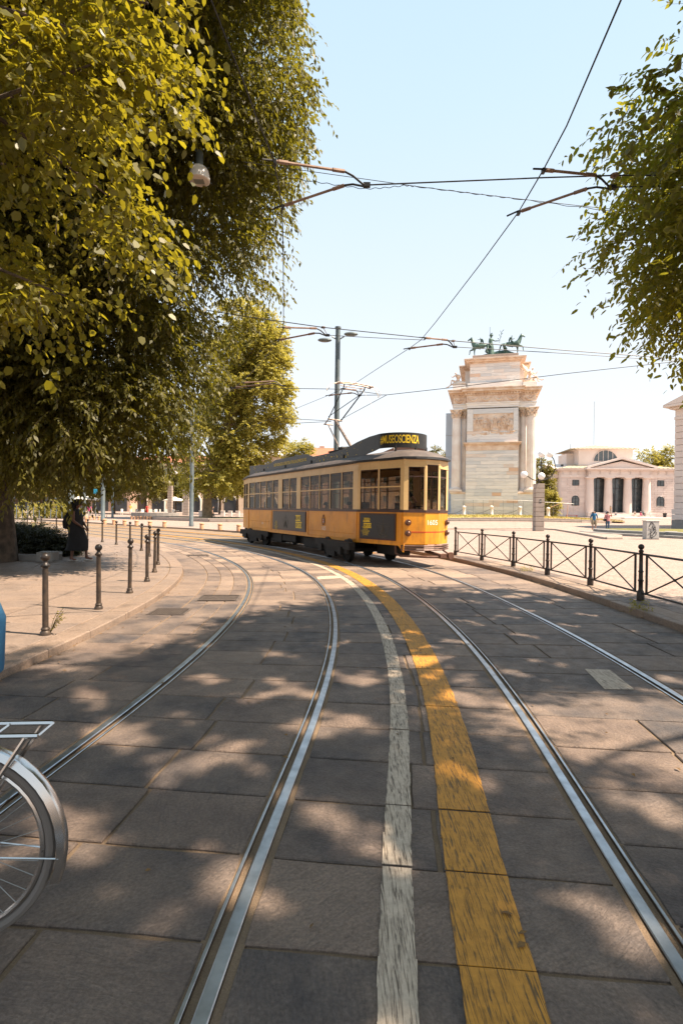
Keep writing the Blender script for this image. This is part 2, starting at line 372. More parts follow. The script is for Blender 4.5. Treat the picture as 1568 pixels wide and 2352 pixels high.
# ================================================================== STREET
L2P = [(-.64, -4), (-.56, -1.5), (-.49, .5), (-.415, 1.8), (-.31, 2.8), (-.19, 3.85), (-.10, 5.0), (-.05, 6.4), (-.09, 8.2), (-.21, 9.7), (-.42, 11.2), (-.77, 12.88), (-1.32, 14.7),
       (-2.07, 16.6), (-3.19, 19.0), (-4.5, 21.35), (-6.0, 23.6), (-7.7, 25.75), (-9.9, 28.1), (-14.5, 32.6), (-20, 37.5), (-30, 45), (-45, 54), (-70, 66), (-110, 82)]
def catmull(pts, step):
    out = []; pts = [Vector(p) for p in pts]
    for i in range(len(pts)-1):
        p0 = pts[i-1] if i else pts[0]*2-pts[1]; p1, p2 = pts[i], pts[i+1]; p3 = pts[i+2] if i+2 < len(pts) else p2*2-p1
        t1 = (p2-p0)*.5; t2 = (p3-p1)*.5; d = (p2-p1).length; t1 = t1*(d/max(1e-6, ((p2-p0).length*.5))); t2 = t2*(d/max(1e-6, ((p3-p1).length*.5)))
        n = max(2, int(d/step))
        for k in range(n):
            u = k/n; out.append(p1*(2*u**3-3*u**2+1)+t1*(u**3-2*u**2+u)+p2*(-2*u**3+3*u**2)+t2*(u**3-u**2))
    out.append(pts[-1]); return out
_c = catmull(L2P, .25)
for _ in range(14): _c = [_c[0]]+[(_c[i-1]+_c[i]*2+_c[i+1])/4 for i in range(1, len(_c)-1)]+[_c[-1]]
_sl = [0.0]
for i in range(1, len(_c)): _sl.append(_sl[-1]+(_c[i]-_c[i-1]).length)
SL = np.array(_sl); CX = np.array([p.x for p in _c]); CY = np.array([p.y for p in _c])
S0 = float(np.interp(0.0, CY, SL))            # arc length where the curve passes Y=0
def C0(s): return np.interp(s+S0, SL, CX), np.interp(s+S0, SL, CY)
def pt(s, t):
    x, y = C0(s); x1, y1 = C0(s+.4); x0, y0 = C0(s-.4); dx, dy = x1-x0, y1-y0; L = math.hypot(dx, dy)
    return (float(x+dy/L*t), float(y-dx/L*t))
def kk(s): return 1+.13*sm(8, 17, s)
T_KL, T_L1, T_W, T_Y, T_R1, T_R2, T_KR = -3.0, -1.50, .645, 1.0, 1.61, 3.11, 4.72
def tk(t): return (lambda s: t*kk(s)) if t > 0 else (lambda s: t)
def strip_mesh(ts, ss, z, uvless=True):
    vs = []; fs = []; n = len(ts)
    for s in ss:
        for t in ts:
            tt = t(s) if callable(t) else t; p = pt(s, tt); vs.append((p[0], p[1], z))
    for i in range(len(ss)-1):
        for k in range(n-1): fs.append((i*n+k, i*n+k+1, (i+1)*n+k+1, (i+1)*n+k))
    return vs, fs
def frange(a, b, st):
    n = max(1, round((b-a)/st)); return [a+(b-a)*i/n for i in range(n+1)]
# --- ground and the mortar bed of the street
gm = MB(); gm.add([(-2500, -400, -.06), (2500, -400, -.06), (2500, 4000, -.06), (-2500, 4000, -.06)], [(0, 1, 2, 3)])
tag(gm.build('ground', MT['ground']), kind='structure')
road = MB(); v, f = strip_mesh([-3.0, -1.5, 0, 2, 4.6, 7.5], frange(-3, 62, .5), -.014); road.add(v, f)
ROAD = tag(road.build('road', MT['sand']), kind='structure')
GRATES = [((403-22, 1403), 0), ((503, 1374), 1)]
def flat_slab(mb_or_none, q, z, mat, name, parent, th=.05, gap=.0115, jit=.006, bev=.006, rnd=None, seg=3):
    """one paving stone with its own worn edge from four ground points"""
    q = [Vector(p) for p in q]; c = (q[0]+q[1]+q[2]+q[3])/4
    pts = []
    for i in range(4):
        a, b = q[i], q[(i+1) % 4]; L = (b-a).length
        for k in range(seg):
            p = a.lerp(b, k/seg); p = p+(c-p).normalized()*gap*(1.3 if k == 0 else 1)
            if k: p = p+Vector((random.uniform(-jit, jit), random.uniform(-jit, jit)))
            pts.append((p.x, p.y))
    zt = z+random.uniform(-.0035, .0)
    r = random.random() if rnd is None else rnd
    if mat is MT['slab'] or (mat is None and z < .01): r = (.62*r**1.3+.05)*(1-sm(7.5, 12, c.y))+(.35+.6*r)*sm(7.5, 12, c.y)  # far stones dustier; near ones darkened to deepen the tree shade
    if mb_or_none is not None:
        n0 = len(mb_or_none.v); mb_or_none.prism(pts, z-th, zt, bev); RNDV.extend([r]*(len(mb_or_none.v)-n0)); return
    m = MB(); m.prism([(p[0]-c.x, p[1]-c.y) for p in pts], -th, zt-z, bev)
    me = m.mesh(name, mat); a = me.attributes.new('rnd', 'FLOAT', 'POINT'); a.data.foreach_set('value', [r]*len(m.v))
    return link(name, me, parent, (c.x, c.y, z))
RNDV = []
def slab_zone(spec, s_a, s_b, pitch, z, singles, joined):
    """spec = list of (t0,t1,mean length across) ; rows run across the street"""
    ss = frange(s_a, s_b, pitch)
    for i in range(len(ss)-1):
        s0, s1 = ss[i], ss[i+1]
        for (ta, tb, wd) in spec:
            A0, B0, A1, B1 = [x(s) if callable(x) else x for s in (s0, s1) for x in (ta, tb)]
            wid = B0-A0; n = max(1, int(round(wid/wd+random.uniform(-.3, .3)))); cuts = [0]+sorted((k+random.uniform(-.22, .22))/n for k in range(1, n))+[1]
            for k in range(n):
                u0, u1 = cuts[k], cuts[k+1]; sh = random.uniform(-.02, .02)
                q = [pt(s0, A0+wid*u0), pt(s0, A0+wid*u1), pt(s1, A1+(B1-A1)*u1), pt(s1, A1+(B1-A1)*u0)]
                c = Vector(((q[0][0]+q[2][0])/2, (q[0][1]+q[2][1])/2))
                if any(abs(c.x-g.x) < g.z and abs(c.y-g.y) < g.w for g in HOLES): continue
                vis = c.y > .9 and abs(c.x) < c.y*.66+.9
                (singles if vis and c.y < 12.5 else joined).append(((c.x, c.y), q))
HOLES = [Vector((-2.25, 9.2, 0.0, 0.0))]
g1 = G(392, 1405); g2 = G(503, 1374)
g = .055
sing, join = [], []
zA = [(T_L1+.10, -.04-.10, .72)]
slab_zone([(T_L1+.02+.06, -.08, .78)], -2.5, 26, .49, 0, sing, join)
slab_zone([(.045, lambda s: T_R1*kk(s)-.045, .85)], -2.5, 24, .49, 0, sing, join)
slab_zone([(lambda s: T_R1*kk(s)+.08, lambda s: T_R2*kk(s)-.08, .85)], -2.5, 22, .52, 0, sing, join)
slab_zone([(lambda s: T_R2*kk(s)+.045, lambda s: T_KR*kk(s)-.01, .95)], -2.5, 19, .50, 0, sing, join)
slab_zone([(T_KL+.01, T_L1-.045, .85)], -2.5, 6.6, .49, 0, sing, join)
slab_zone([(-2.42, -2.12, .3), (-2.12, -1.83, .3), (-1.83, T_L1-.045, .3)], 6.6, 26, .78, 0, sing, join)
slab_zone([(-2.98, -2.42, .6)], 6.6, 26, 1.6, 0, sing, join)
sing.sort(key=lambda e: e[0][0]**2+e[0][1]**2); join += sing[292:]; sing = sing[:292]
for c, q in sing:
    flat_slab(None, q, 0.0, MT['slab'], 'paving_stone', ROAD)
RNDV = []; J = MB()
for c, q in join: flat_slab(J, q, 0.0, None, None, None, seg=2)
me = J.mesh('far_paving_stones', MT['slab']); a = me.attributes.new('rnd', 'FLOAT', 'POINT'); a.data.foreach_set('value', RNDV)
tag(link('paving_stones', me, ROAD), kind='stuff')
# --- painted lines, broken at the stone joints
def nearin(s, t): return (.03 if t < .8 else .04)*(1-sm(1.4, 4.6, s))
def line(name, tt, wd, mat, s_a, s_b, pitch=.49):
    m = MB(); ss = frange(s_a, s_b, pitch/4)
    for i in range(len(ss)-1):
        s0, s1 = ss[i], ss[i+1]; row = (i % 4)
        if row == 0 and i % 12 and random.random() < .75: s0 += .012
        if row == 3 and random.random() < .5: s1 -= .006
        j = [random.uniform(-.004, .004) for _ in range(4)] if s0 < 8 else [0]*4
        a, b = tt*kk(s0)-nearin(s0, tt), tt*kk(s1)-nearin(s1, tt); h = wd/2
        q = [pt(s0, a-h+j[0]), pt(s0, a+h+j[1]), pt(s1, b+h+j[2]), pt(s1, b-h+j[3])]
        vs = [(x, y, .0005) for x, y in q]+[(x, y, .004) for x, y in q]
        m.add(vs, [(4, 5, 6, 7), (0, 1, 5, 4), (1, 2, 6, 5), (2, 3, 7, 6), (3, 0, 4, 7)])
    tag(m.build(name, mat, ROAD), 'narrow cracked white line between the two tracks' if 'white' in name else 'wide cracked orange yellow line between the two tracks')
line('white_line', T_W, .135, MT['white'], -2.5, 30)
line('yellow_line', T_Y, .265, MT['yellow'], -2.5, 34)
m = MB(); q = [G(729, 1331), G(786, 1328), G(783, 1322), G(727, 1324.5)]; m.prism([(p.x, p.y) for p in q], .0006, .0035); m.build('painted_bar', MT['white'], ROAD)
m = MB(); q = [G(1003.5+.413*820, 1380+.413*380), G(1003.5+.413*930, 1380+.413*492), G(1003.5+.413*1095, 1380+.413*495), G(1003.5+.413*960, 1380+.413*385)]
m.prism([(p.x, p.y) for p in q], .0006, .0035); m.build('worn_white_patch', MT['white'], ROAD)
far_y = MB()
for (tt, wd, a, b) in ((4.2, .22, 18, 60), (-1.9, .2, 40, 60)):
    v, f = strip_mesh([lambda s, x=tt: x-wd/2, lambda s, x=tt: x+wd/2], frange(a, b, 1), .006); far_y.add(v, f)
far_y.build('far_yellow_line', MT['yellow'], ROAD)
zb = MB()
for i in range(6):
    v, f = strip_mesh([-1.2+i*.9, -.75+i*.9], frange(46, 49.5, .7), .006); zb.add(v, f)
tag(zb.build('zebra_stripes', MT['white'], ROAD), kind='stuff')
# --- rails: running head, groove, guard lip
def rail(name, tt, side, label, s_a=-2.5, s_b=62):
    """side=+1: groove to the right of the head"""
    prof_head = [(-.027, -.03), (-.027, .002), (-.023, .0065), (.021, .0065), (.026, .003), (.028, -.03)]
    prof_lip = [(.062, -.03), (.063, .001), (.065, .0035), (.075, .0035), (.078, .0), (.078, -.03)]
    ss = frange(s_a, 12, .2)+frange(12, s_b, .5)[1:]
    def extr(prof, mats):
        m = MB(); n = len(prof)
        for i, s in enumerate(ss):
            base = tt*kk(s) if tt > 0 else tt
            for (o, z) in prof:
                p = pt(s, base+o*side); m.v.append((p[0], p[1], z))
        for i in range(len(ss)-1):
            for k in range(n-1):
                q = (i*n+k, i*n+k+1, (i+1)*n+k+1, (i+1)*n+k); q = q if side > 0 else q[::-1]
                m.f.append(q); m.m.append(0 if 1 <= k <= n-3 else 1)
        return m
    root = extr(prof_head, None).build(name, [MT['rail'], MT['rail_side']]); tag(root, label, 'rail', 'tram rails set in the paving')
    extr(prof_lip, None).build('guard_lip', [MT['rail'], MT['rail_side']], root)
    m = MB(); v, f = strip_mesh([(lambda s, o=o: (tt*kk(s) if tt > 0 else tt)+o*side) for o in ((.028, .062) if side > 0 else (.062, .028))], ss, -.027); m.add(v, f)
    m.build('groove_bed', MT['groove'], root)
    m = MB()
    for o0, o1 in (((-.062, -.029)), ((.080, .105))):
        oo = (o0, o1) if side > 0 else (o1, o0)
        v, f = strip_mesh([(lambda s, o=o: (tt*kk(s) if tt > 0 else tt)+o*side) for o in oo], ss, -.006); m.add(v, f)
    m.build('joint_filling', MT['sand'], root)
rail('tram_rail', T_L1, 1, 'grooved steel rail nearest the left kerb, leftmost of the four')
rail('tram_rail', 0.0, -1, 'grooved steel rail just left of the white painted line')
rail('tram_rail', T_R1, 1, 'grooved steel rail just right of the wide yellow line')
rail('tram_rail', T_R2, -1, 'grooved steel rail nearest the iron railing, rightmost of the four')
# --- drain grates
def grate(c, wx, wy, rz, nx, ny, label, name, cat):
    t = thing(name, (c.x, c.y, .002), rz, label, cat)
    fr = MB()
    for sx in (-1, 1): fr.box((sx*(wx/2-.02), 0, .0), (.04, wy, .012)); fr.box((0, sx*(wy/2-.02), .0005), (wx-.08, .04, .011))
    fr.build('frame', MT['cover'], t)
    b = MB(); b.box((0, 0, -.006), (wx-.08, wy-.08, .004)); b.build('pit', MT['cable'], t)
    br = MB()
    for i in range(nx+1): br.box((-wx/2+.04+(wx-.08)*i/nx, 0, .001), ((wx-.08)/nx*.42, wy-.08, .01))
    for i in range(ny+1): br.box((0, -wy/2+.04+(wy-.08)*i/ny, .0015), (wx-.08, (wy-.08)/ny*.42, .009))
    br.build('grid', MT['cover'], t)
a0 = math.atan2(1, 0)
grate(G(390, 1405), .56, .50, math.radians(2), 12, 6, 'square rusty drain grate with slots near the left kerb', 'drain_grate', 'drain cover')
grate(G(503, 1374), .72, .62, math.radians(4), 30, 3, 'flat textured metal cover beside the bend of the left rail', 'access_cover', 'access cover')
grate(G(455, 1275.5), .7, .5, math.radians(20), 9, 4, 'distant dark drain cover in the street by the last bollards', 'drain_grate', 'drain cover')
# --- left kerb and footway
FOOT_Z = .08
ft = MB(); v, f = strip_mesh([-16, -12, -8, -5, -3.32], frange(-3, 60, .8), FOOT_Z-.012); ft.add(v, f)
v, f = strip_mesh([-3.32, -3.30], frange(-3, 60, .8), FOOT_Z-.012); ft.add(v, f)
FOOT = tag(ft.build('pavement', MT['sand']), kind='structure')
kb = tag(thing('kerb'), kind='structure')
def kerb_run(parent, tf, wd, z0, z1, s_a, s_b, L, sgn, name='kerb_stone'):
    s = s_a
    while s < s_b:
        l = L*random.uniform(.85, 1.15); e = s+l
        n = 4; a = []; b = []
        for k in range(n+1):
            u = s+.006+(l-.012)*k/n; t = tf(u); a.append(pt(u, t)); b.append(pt(u, t+sgn*wd))
        m = MB(); pts = a+b[::-1]; c = Vector((sum(p[0] for p in pts)/len(pts), sum(p[1] for p in pts)/len(pts)))
        m.prism([(p[0]-c.x, p[1]-c.y) for p in pts], z0-z1, random.uniform(-.004, .002), .014)
        me = m.mesh(name, MT['kerb']); at = me.attributes.new('rnd', 'FLOAT', 'POINT'); at.data.foreach_set('value', [random.random()]*len(m.v))
        link(name, me, parent, (c.x, c.y, z1)); s = e
kerb_run(kb, lambda s: T_KL, .30, -.05, FOOT_Z, -2, 48, 1.1, -1)
sing, join = [], []
slab_zone([(-12, -3.31, 1.15)], -2.5, 46, .62, 0, sing, join)
allf = sing+join; allf.sort(key=lambda e: math.hypot(e[0][0], e[0][1])+(0 if (e[0][1] > 1 and abs(e[0][0]) < e[0][1]*.66+1) else 999))
for c, q in allf[:170]: flat_slab(None, q, FOOT_Z, MT['flag'], 'flagstone', FOOT, th=.03, gap=.004)
RNDV = []; J = MB()
for c, q in allf[170:]: flat_slab(J, q, FOOT_Z, None, None, None, th=.03, seg=2)
me = J.mesh('flagstones', MT['flag']); a = me.attributes.new('rnd', 'FLOAT', 'POINT'); a.data.foreach_set('value', RNDV); tag(link('flagstones', me, FOOT), kind='stuff')
# --- right and far kerb, raised strip, square
B1 = [(4.75, -8), (4.68, -2), (4.64, 3), (4.63, 6), (4.64, 8.5), (4.60, 10.5), (4.42, 12.8), (4.07, 14.84), (3.55, 17.33), (1.9, 21.5), (-.7, 26), (-3.4, 30.3), (-6.22, 34), (-11.3, 38.9), (-14.97, 41.6), (-18.2, 44.8), (-24.8, 51), (-38.5, 63), (-60, 82), (-100, 112)]
BC = catmull(B1, .5)
for _ in range(4): BC = [BC[0]]+[(BC[i-1]+BC[i]*2+BC[i+1])/4 for i in range(1, len(BC)-1)]+[BC[-1]]
BN = []
for i in range(len(BC)):
    d = (BC[min(i+1, len(BC)-1)]-BC[max(i-1, 0)]).normalized(); BN.append(Vector((d.y, -d.x)))
for _ in range(20): BN = [BN[0]]+[(BN[i-1]+BN[i]*2+BN[i+1]).normalized() for i in range(1, len(BN)-1)]+[BN[-1]]
def bpt(i, d): return BC[i]+BN[i]*d
KR = tag(thing('kerb_outer'), kind='structure'); KR.name = 'kerb.001'
i = 0; nk = 0
while i < len(BC)-3:
    j = min(len(BC)-1, i+2)
    pts = [bpt(k, 0) for k in range(i, j+1)]+[bpt(k, .16) for k in range(j, i-1, -1)]
    c = sum(pts, Vector((0, 0)))/len(pts); pts = [c+(p-c)*.994 for p in pts]
    m = MB(); m.prism([(p.x-c.x, p.y-c.y) for p in pts], -.15, random.uniform(-.003, .003), .012); me = m.mesh('kerb_stone', MT['kerb'])
    at = me.attributes.new('rnd', 'FLOAT', 'POINT'); at.data.foreach_set('value', [random.random()]*len(m.v)); link('kerb_stone', me, KR, (c.x, c.y, .10)); i = j
strip = MB(); sd = tag(thing('footway_strip'), kind='structure')
i = 0
nearmax = next(k for k in range(len(BC)) if BC[k].y > 17.6)
while i < nearmax:
    j = min(nearmax, i+random.choice((2, 2, 3)))
    for (d0, d1) in ((.165, .50), (.505, .86)):
        pts = [bpt(k, d0) for k in range(i, j+1)]+[bpt(k, d1) for k in range(j, i-1, -1)]
        c = sum(pts, Vector((0, 0)))/len(pts); pts = [c+(p-c)*.992 for p in pts]
        m = MB(); m.prism([(p.x-c.x, p.y-c.y) for p in pts], -.12, random.uniform(-.004, .002), .008); me = m.mesh('paving_slab', MT['slab'])
        at = me.attributes.new('rnd', 'FLOAT', 'POINT'); at.data.foreach_set('value', [random.uniform(.3, 1)]*len(m.v)); link('paving_slab', me, sd, (c.x, c.y, .098))
    i = j
sq = MB(); DD = [.165, .87, 2, 4, 7, 11, 16, 22, 30, 40, 52, 66, 84, 110, 150, 220, 400]
n = len(DD); idx = list(range(0, len(BC), 2))
for i in idx:
    for d in DD:
        p = bpt(i, d); p2 = p
        z = hp(p2.x, p2.y)-(.02 if d < .8 else 0)
        if d < .8 and i > nearmax: z = .098
        sq.v.append((p2.x, p2.y, z))
for a in range(len(idx)-1):
    for k in range(n-1): sq.f.append((a*n+k, a*n+k+1, (a+1)*n+k+1, (a+1)*n+k)); sq.m.append(0)
tag(sq.build('square', MT['setts'], smooth=True), kind='structure')
# ================================================================== TRAM
TRZ = math.atan2(-.874, .486); TO = Vector((-.94, 20.96, 0))
tram = thing('tram', TO, TRZ, 'old orange and cream tram with black roof board, turning along the curved rails', 'tram')
TM = Matrix.Translation(TO) @ Matrix.Rotation(TRZ, 4, 'Z'); TMI = TM.inverted()
def quadbar(m, a, b, u0, u1, z0, z1, out0, out1):
    """box on wall line a->b between distances u0..u1, heights z0..z1, thickness from out0 to out1 (outward = right of a->b)"""
    a = Vector(a); b = Vector(b); d = (b-a).normalized(); n = Vector((d.y, -d.x))
    ps = [a+d*u0+n*out0, a+d*u1+n*out0, a+d*u1+n*out1, a+d*u0+n*out1]
    m.add([(p.x, p.y, z) for z in (z0, z1) for p in ps], [(3, 2, 1, 0), (4, 5, 6, 7), (0, 1, 5, 4), (1, 2, 6, 5), (2, 3, 7, 6), (3, 0, 4, 7)])
ZS, ZB, ZW, ZT, ZK = 1.62, 1.55, 2.81, 3.05, .66
def wallseg(a, b, wins, name_low, midz=2.28, top=ZW, low=True, inner=True, transom=False):
    """wins: list of (u0,u1) window openings along a->b"""
    L = (Vector(b)-Vector(a)).length
    if low:
        m = MB(); quadbar(m, a, b, 0, L, ZK, ZB, -.04, 0); m.build('side_panel', MT['orange'], tram)
    m = MB(); quadbar(m, a, b, 0, L, ZB, ZS, -.04, .018); m.build('belt_rail', MT['brown'], tram)
    m = MB(); quadbar(m, a, b, 0, L, top+.0, ZT, -.04, 0); quadbar(m, a, b, 0, L, top-.002, top+.035, -.02, .014)
    m.build('cornice_panel', MT['cream'], tram)
    edges = [0]+[x for w_ in wins for x in w_]+[L]
    for k in range(0, len(edges), 2):
        if edges[k+1]-edges[k] > .005:
            m = MB(); quadbar(m, a, b, edges[k], edges[k+1], ZS, top, -.045, .004 if k in (0, len(edges)-2) or edges[k+1]-edges[k] > .1 else -.004)
            m.build('window_post', MT['cream'], tram)
    for (u0, u1) in wins:
        fr = MB(); c_ = .018
        quadbar(fr, a, b, u0, u0+c_, ZS, top, -.035, -.008); quadbar(fr, a, b, u1-c_, u1, ZS, top, -.035, -.008)
        quadbar(fr, a, b, u0+c_, u1-c_, ZS, ZS+.03, -.035, -.008); quadbar(fr, a, b, u0+c_, u1-c_, top-.02, top, -.035, -.008)
        w_ = fr.build('window', MT['brown'], tram)
        mb = MB(); quadbar(mb, a, b, u0, u1, midz-.018, midz+.018, -.03, .002); mb.build('sash_bar', MT['brown'] if transom else MT['cream'], w_)
        gl = MB(); quadbar(gl, a, b, u0+c_, u1-c_, ZS+.03, top-.02, -.025, -.021); gl.build('pane', MT['glass'], w_)
NS = [(-4.94, -4.22), (-4.22, -3.49), (-3.49, -2.71), (-2.71, -1.97), (-1.97, -1.30), (-.93, -.20), (-.20, .54), (.85, 1.65), (1.65, 2.43), (2.43, 3.22), (3.22, 4.03), (4.03, 4.79)]
g_ = .024
near = [(x0+5.05+g_, x1+5.05-g_) for x0, x1 in NS]
wallseg((-5.05, -1.175), (5.05, -1.175), near, 'p')
wallseg((5.05, -1.175), (6.9, -.79), [(.12, .87), (.93, 1.76)], 'p')
F1, F2, F3, F4 = (6.9, -.79), (7.18, -.24), (7.18, .24), (6.9, .79)
wallseg(F1, F2, [(.13, .57)], 'f', top=2.83, midz=2.56, transom=True)
wallseg(F2, F3, [(.04, .44)], 'f', top=2.90, midz=2.56, transom=True)
wallseg(F3, F4, [(.05, .49)], 'f', top=2.80, midz=2.56, transom=True)
wallseg(F4, (5.05, 1.175), [(.13, .95), (1.01, 1.76)], 'p')
wallseg((5.05, 1.175), (-5.05, 1.175), [(5.05-x1+g_, 5.05-x0-g_) for x0, x1 in NS[::-1]], 'p')
wallseg((-5.05, 1.175), (-6.9, .79), [(.13, .9), (1.0, 1.7)], 'p')
wallseg((-6.9, .79), (-7.15, 0), [(.12, .7)], 'f', transom=True); wallseg((-7.15, 0), (-6.9, -.79), [(.12, .7)], 'f', transom=True)
wallseg((-6.9, -.79), (-5.05, -1.175), [(.13, .9), (1.0, 1.75)], 'p')
# vertical ribs, sill trim, rivets, plinth
NA, NBB = (-5.05, -1.175), (5.05, -1.175)
for x in (-4.98, -2.08, 1.52, 4.97): rb = MB(); quadbar(rb, NA, NBB, x+5.05-.05, x+5.05+.05, ZK, ZB-.004, .0005, .016); rb.build('panel_rib', MT['orange'], tram)
for u0_, u1_, dz_ in ((1.72, 1.84, .06), (.02, .1, 0)): rb = MB(); quadbar(rb, (5.05, -1.175), (6.9, -.79), u0_, u1_, ZK-dz_, ZB-.004, .0005, .018); rb.build('panel_rib', MT['orange'], tram)
tr = MB()
for (a, b, L) in ((NA, NBB, 10.1), ((5.05, -1.175), (6.9, -.79), 1.885)): quadbar(tr, a, b, 0, L, ZK-.045, ZK+.03, -.03, .012)
tr.build('sill_trim', MT['orange'], tram)
rv = MB()
def rivets(a, b, u0, u1, z, st=.075):
    a = Vector(a); b = Vector(b); d = (b-a).normalized(); n = Vector((d.y, -d.x)); u = u0
    while u < u1:
        p = a+d*u+n*.004; rv.box((p.x, p.y, z), (.014, .014, .014)); u += st
for z in (.86, .70): rivets(NA, NBB, 6.65, 9.9, z)
for z in (1.05, .74): rivets(NA, NBB, .2, 2.9, z)
a_ = Vector((5.05, -1.175)); d_ = (Vector((6.9, -.79))-a_).normalized()
for k in range(12): p = a_+d_*1.78+Vector((d_.y, -d_.x))*.022; rv.box((p.x, p.y, .7+k*.07), (.014, .014, .014))
tag(rv.build('rivets', MT['orange'], tram), kind='stuff')
# rust drip marks with a shape of their own on the rearmost panel
# corner skirt and front apron
cs = MB(); pts = [(F1[0]-.18, ZK-.03), (F1[0]-.02, .46), (F1[0]+.02, .44), (F1[0]+.035, .68)]
d = (Vector((6.9, -.79))-Vector((5.05, -1.175))).normalized(); n = Vector((d.y, -d.x))
vs = []
for o in (-.03, .012):
    for x, z in pts: u = (x-6.9); p = Vector((6.9, -.79))+d*u+n*o; vs.append((p.x, p.y, z))
cs.add(vs, [(0, 1, 2, 3), (7, 6, 5, 4), (0, 4, 5, 1), (1, 5, 6, 2), (2, 6, 7, 3), (3, 7, 4, 0)]); cs.build('corner_skirt', MT['orange'], tram)
# ridged bumper round the front
for k in range(3):
    m = MB(); z = .505+k*.056
    ring = [(6.86, -.83), (7.03, -.56), (7.20, -.30), (7.235, 0), (7.20, .30), (7.03, .56), (6.86, .83)]
    prof = [(-.05, -.021), (.02, -.021), (.035, 0), (.02, .021), (-.05, .021)]
    vs = []; nn = len(prof)
    for (x, y) in ring:
        r = Vector((x-6.2, y)).normalized()
        for o, dz in prof: vs.append((x+r.x*o, y+r.y*o, z+dz))
    fs = []
    for i in range(len(ring)-1):
        for j in range(nn): q = (j+1) % nn; fs.append((i*nn+j, (i+1)*nn+j, (i+1)*nn+q, i*nn+q))
    m.add(vs, fs); m.build('bumper_strip', MT['bumper'], tram)
# red line, numbers, lamps on the front
def on_wall(a, b, u, z, o=.006):
    a = Vector(a); b = Vector(b); d = (b-a).normalized(); n = Vector((d.y, -d.x)); p = a+d*u+n*o; return Vector((p.x, p.y, z)), d, n
rl = MB(); quadbar(rl, F1, F2, .22, .617, .995, 1.02, .001, .004); quadbar(rl, F2, F3, 0, .48, .995, 1.02, .001, .004); quadbar(rl, F3, F4, 0, .40, .995, 1.02, .001, .004); rl.build('red_stripe', MT['redp'], tram)
def text_mesh(txt, h, depth=.002, cond=1.0, bold=0.0, spacing=1.0):
    cu = bpy.data.curves.new('t', 'FONT'); cu.body = txt; cu.size = 1; cu.extrude = 0; cu.offset = bold; cu.space_character = spacing; cu.align_x = 'CENTER'
    o = bpy.data.objects.new('t', cu); COL.objects.link(o); dg = bpy.context.evaluated_depsgraph_get(); me = bpy.data.meshes.new_from_object(o.evaluated_get(dg)); bpy.data.objects.remove(o); bpy.data.curves.remove(cu)
    k = h/.70; vs = [(v.co.x*k*cond, v.co.y*k) for v in me.vertices]; fs = [tuple(p.vertices) for p in me.polygons]; bpy.data.meshes.remove(me); return vs, fs
def text_on(name, txt, h, mat, parent, a, b, u, z, o=.005, cond=1.0, bold=0, spacing=1.0, slant=0):
    vs, fs = text_mesh(txt, h, cond=cond, bold=bold, spacing=spacing); m = MB()
    p0, d, n = on_wall(a, b, u, z, o)
    m.add([(p0.x+d.x*x, p0.y+d.y*x, z+y+x*slant) for x, y in vs], fs); return m.build(name, mat, parent)
text_on('number', '1605', .135, MT['whitep'], tram, F2, F3, .24, 1.21, .004, 1.05, .012)
lampm = None
def headlamp(a, b, u, z):
    p, d, n = on_wall(a, b, u, z, 0); m = MB(); pr = [(.088, 0), (.088, .035), (.06, .04), (.058, .075), (.036, .10), (.0, .108)]
    vs = []; N = 16; up = Vector((0, 0, 1)); d3 = Vector((d.x, d.y, 0)); n3 = Vector((n.x, n.y, 0))
    for r, h in pr:
        for k in range(N): an = 2*PI*k/N; q = p+n3*h+(d3*math.cos(an)+up*math.sin(an))*r; vs.append(tuple(q))
    fs = [(i*N+k, i*N+(k+1) % N, (i+1)*N+(k+1) % N, (i+1)*N+k) for i in range(len(pr)-1) for k in range(N)]
    m.add(vs, fs); return m.build('headlamp', MT['lamp'], tram, smooth=True)
MT['lamp'] = M('lamp_brown_chrome', (.12, .06, .045), (.20, .11, .08), 30, .18, .6)
for (a, b, u) in ((F1, F2, .13), (F3, F4, .50)):
    for z in (1.27, .97): headlamp(a, b, u, z)
# roof
out = [(-7.2, 0), (-7.1, -.5), (-6.95, -.84), (-5.05, -1.235), (0, -1.235), (5.05, -1.235), (6.95, -.85), (7.17, -.55), (7.27, -.25), (7.29, 0), (7.27, .25), (7.17, .55), (6.95, .85), (5.05, 1.235), (0, 1.235), (-5.05, 1.235), (-6.95, .84), (-7.1, .5)]
def rf_ring(ins, z): return [(x-math.copysign(min(ins*1.25, abs(x)*.99), x) if abs(x) > 5 else x*(1-ins*.05), y*(1-ins/1.25), z) for x, y in out]
def loops(m, rings, cap=True):
    n = len(rings[0]); vs = [p for r in rings for p in r]; fs = []
    for i in range(len(rings)-1):
        for k in range(n): j = (k+1) % n; fs.append((i*n+k, i*n+j, (i+1)*n+j, (i+1)*n+k))
    if cap: fs.append(tuple((len(rings)-1)*n+k for k in range(n)))
    m.add(vs, fs)
m = MB(); loops(m, [rf_ring(.12, 3.04), rf_ring(-.01, 3.045), rf_ring(-.02, 3.10), rf_ring(.05, 3.115)], False); m.build('roof_rim', MT['cable'], tram)
m = MB(); loops(m, [rf_ring(.04, 3.113), rf_ring(.1, 3.17), rf_ring(.24, 3.26), rf_ring(.45, 3.34), rf_ring(.75, 3.40), rf_ring(1.1, 3.43)]); m.build('roof', MT['roof'], tram, smooth=True)
m = MB(); loops(m, [rf_ring(.06, 3.04), rf_ring(.06, 3.03)]); m.build('ceiling', MT['wood'], tram)
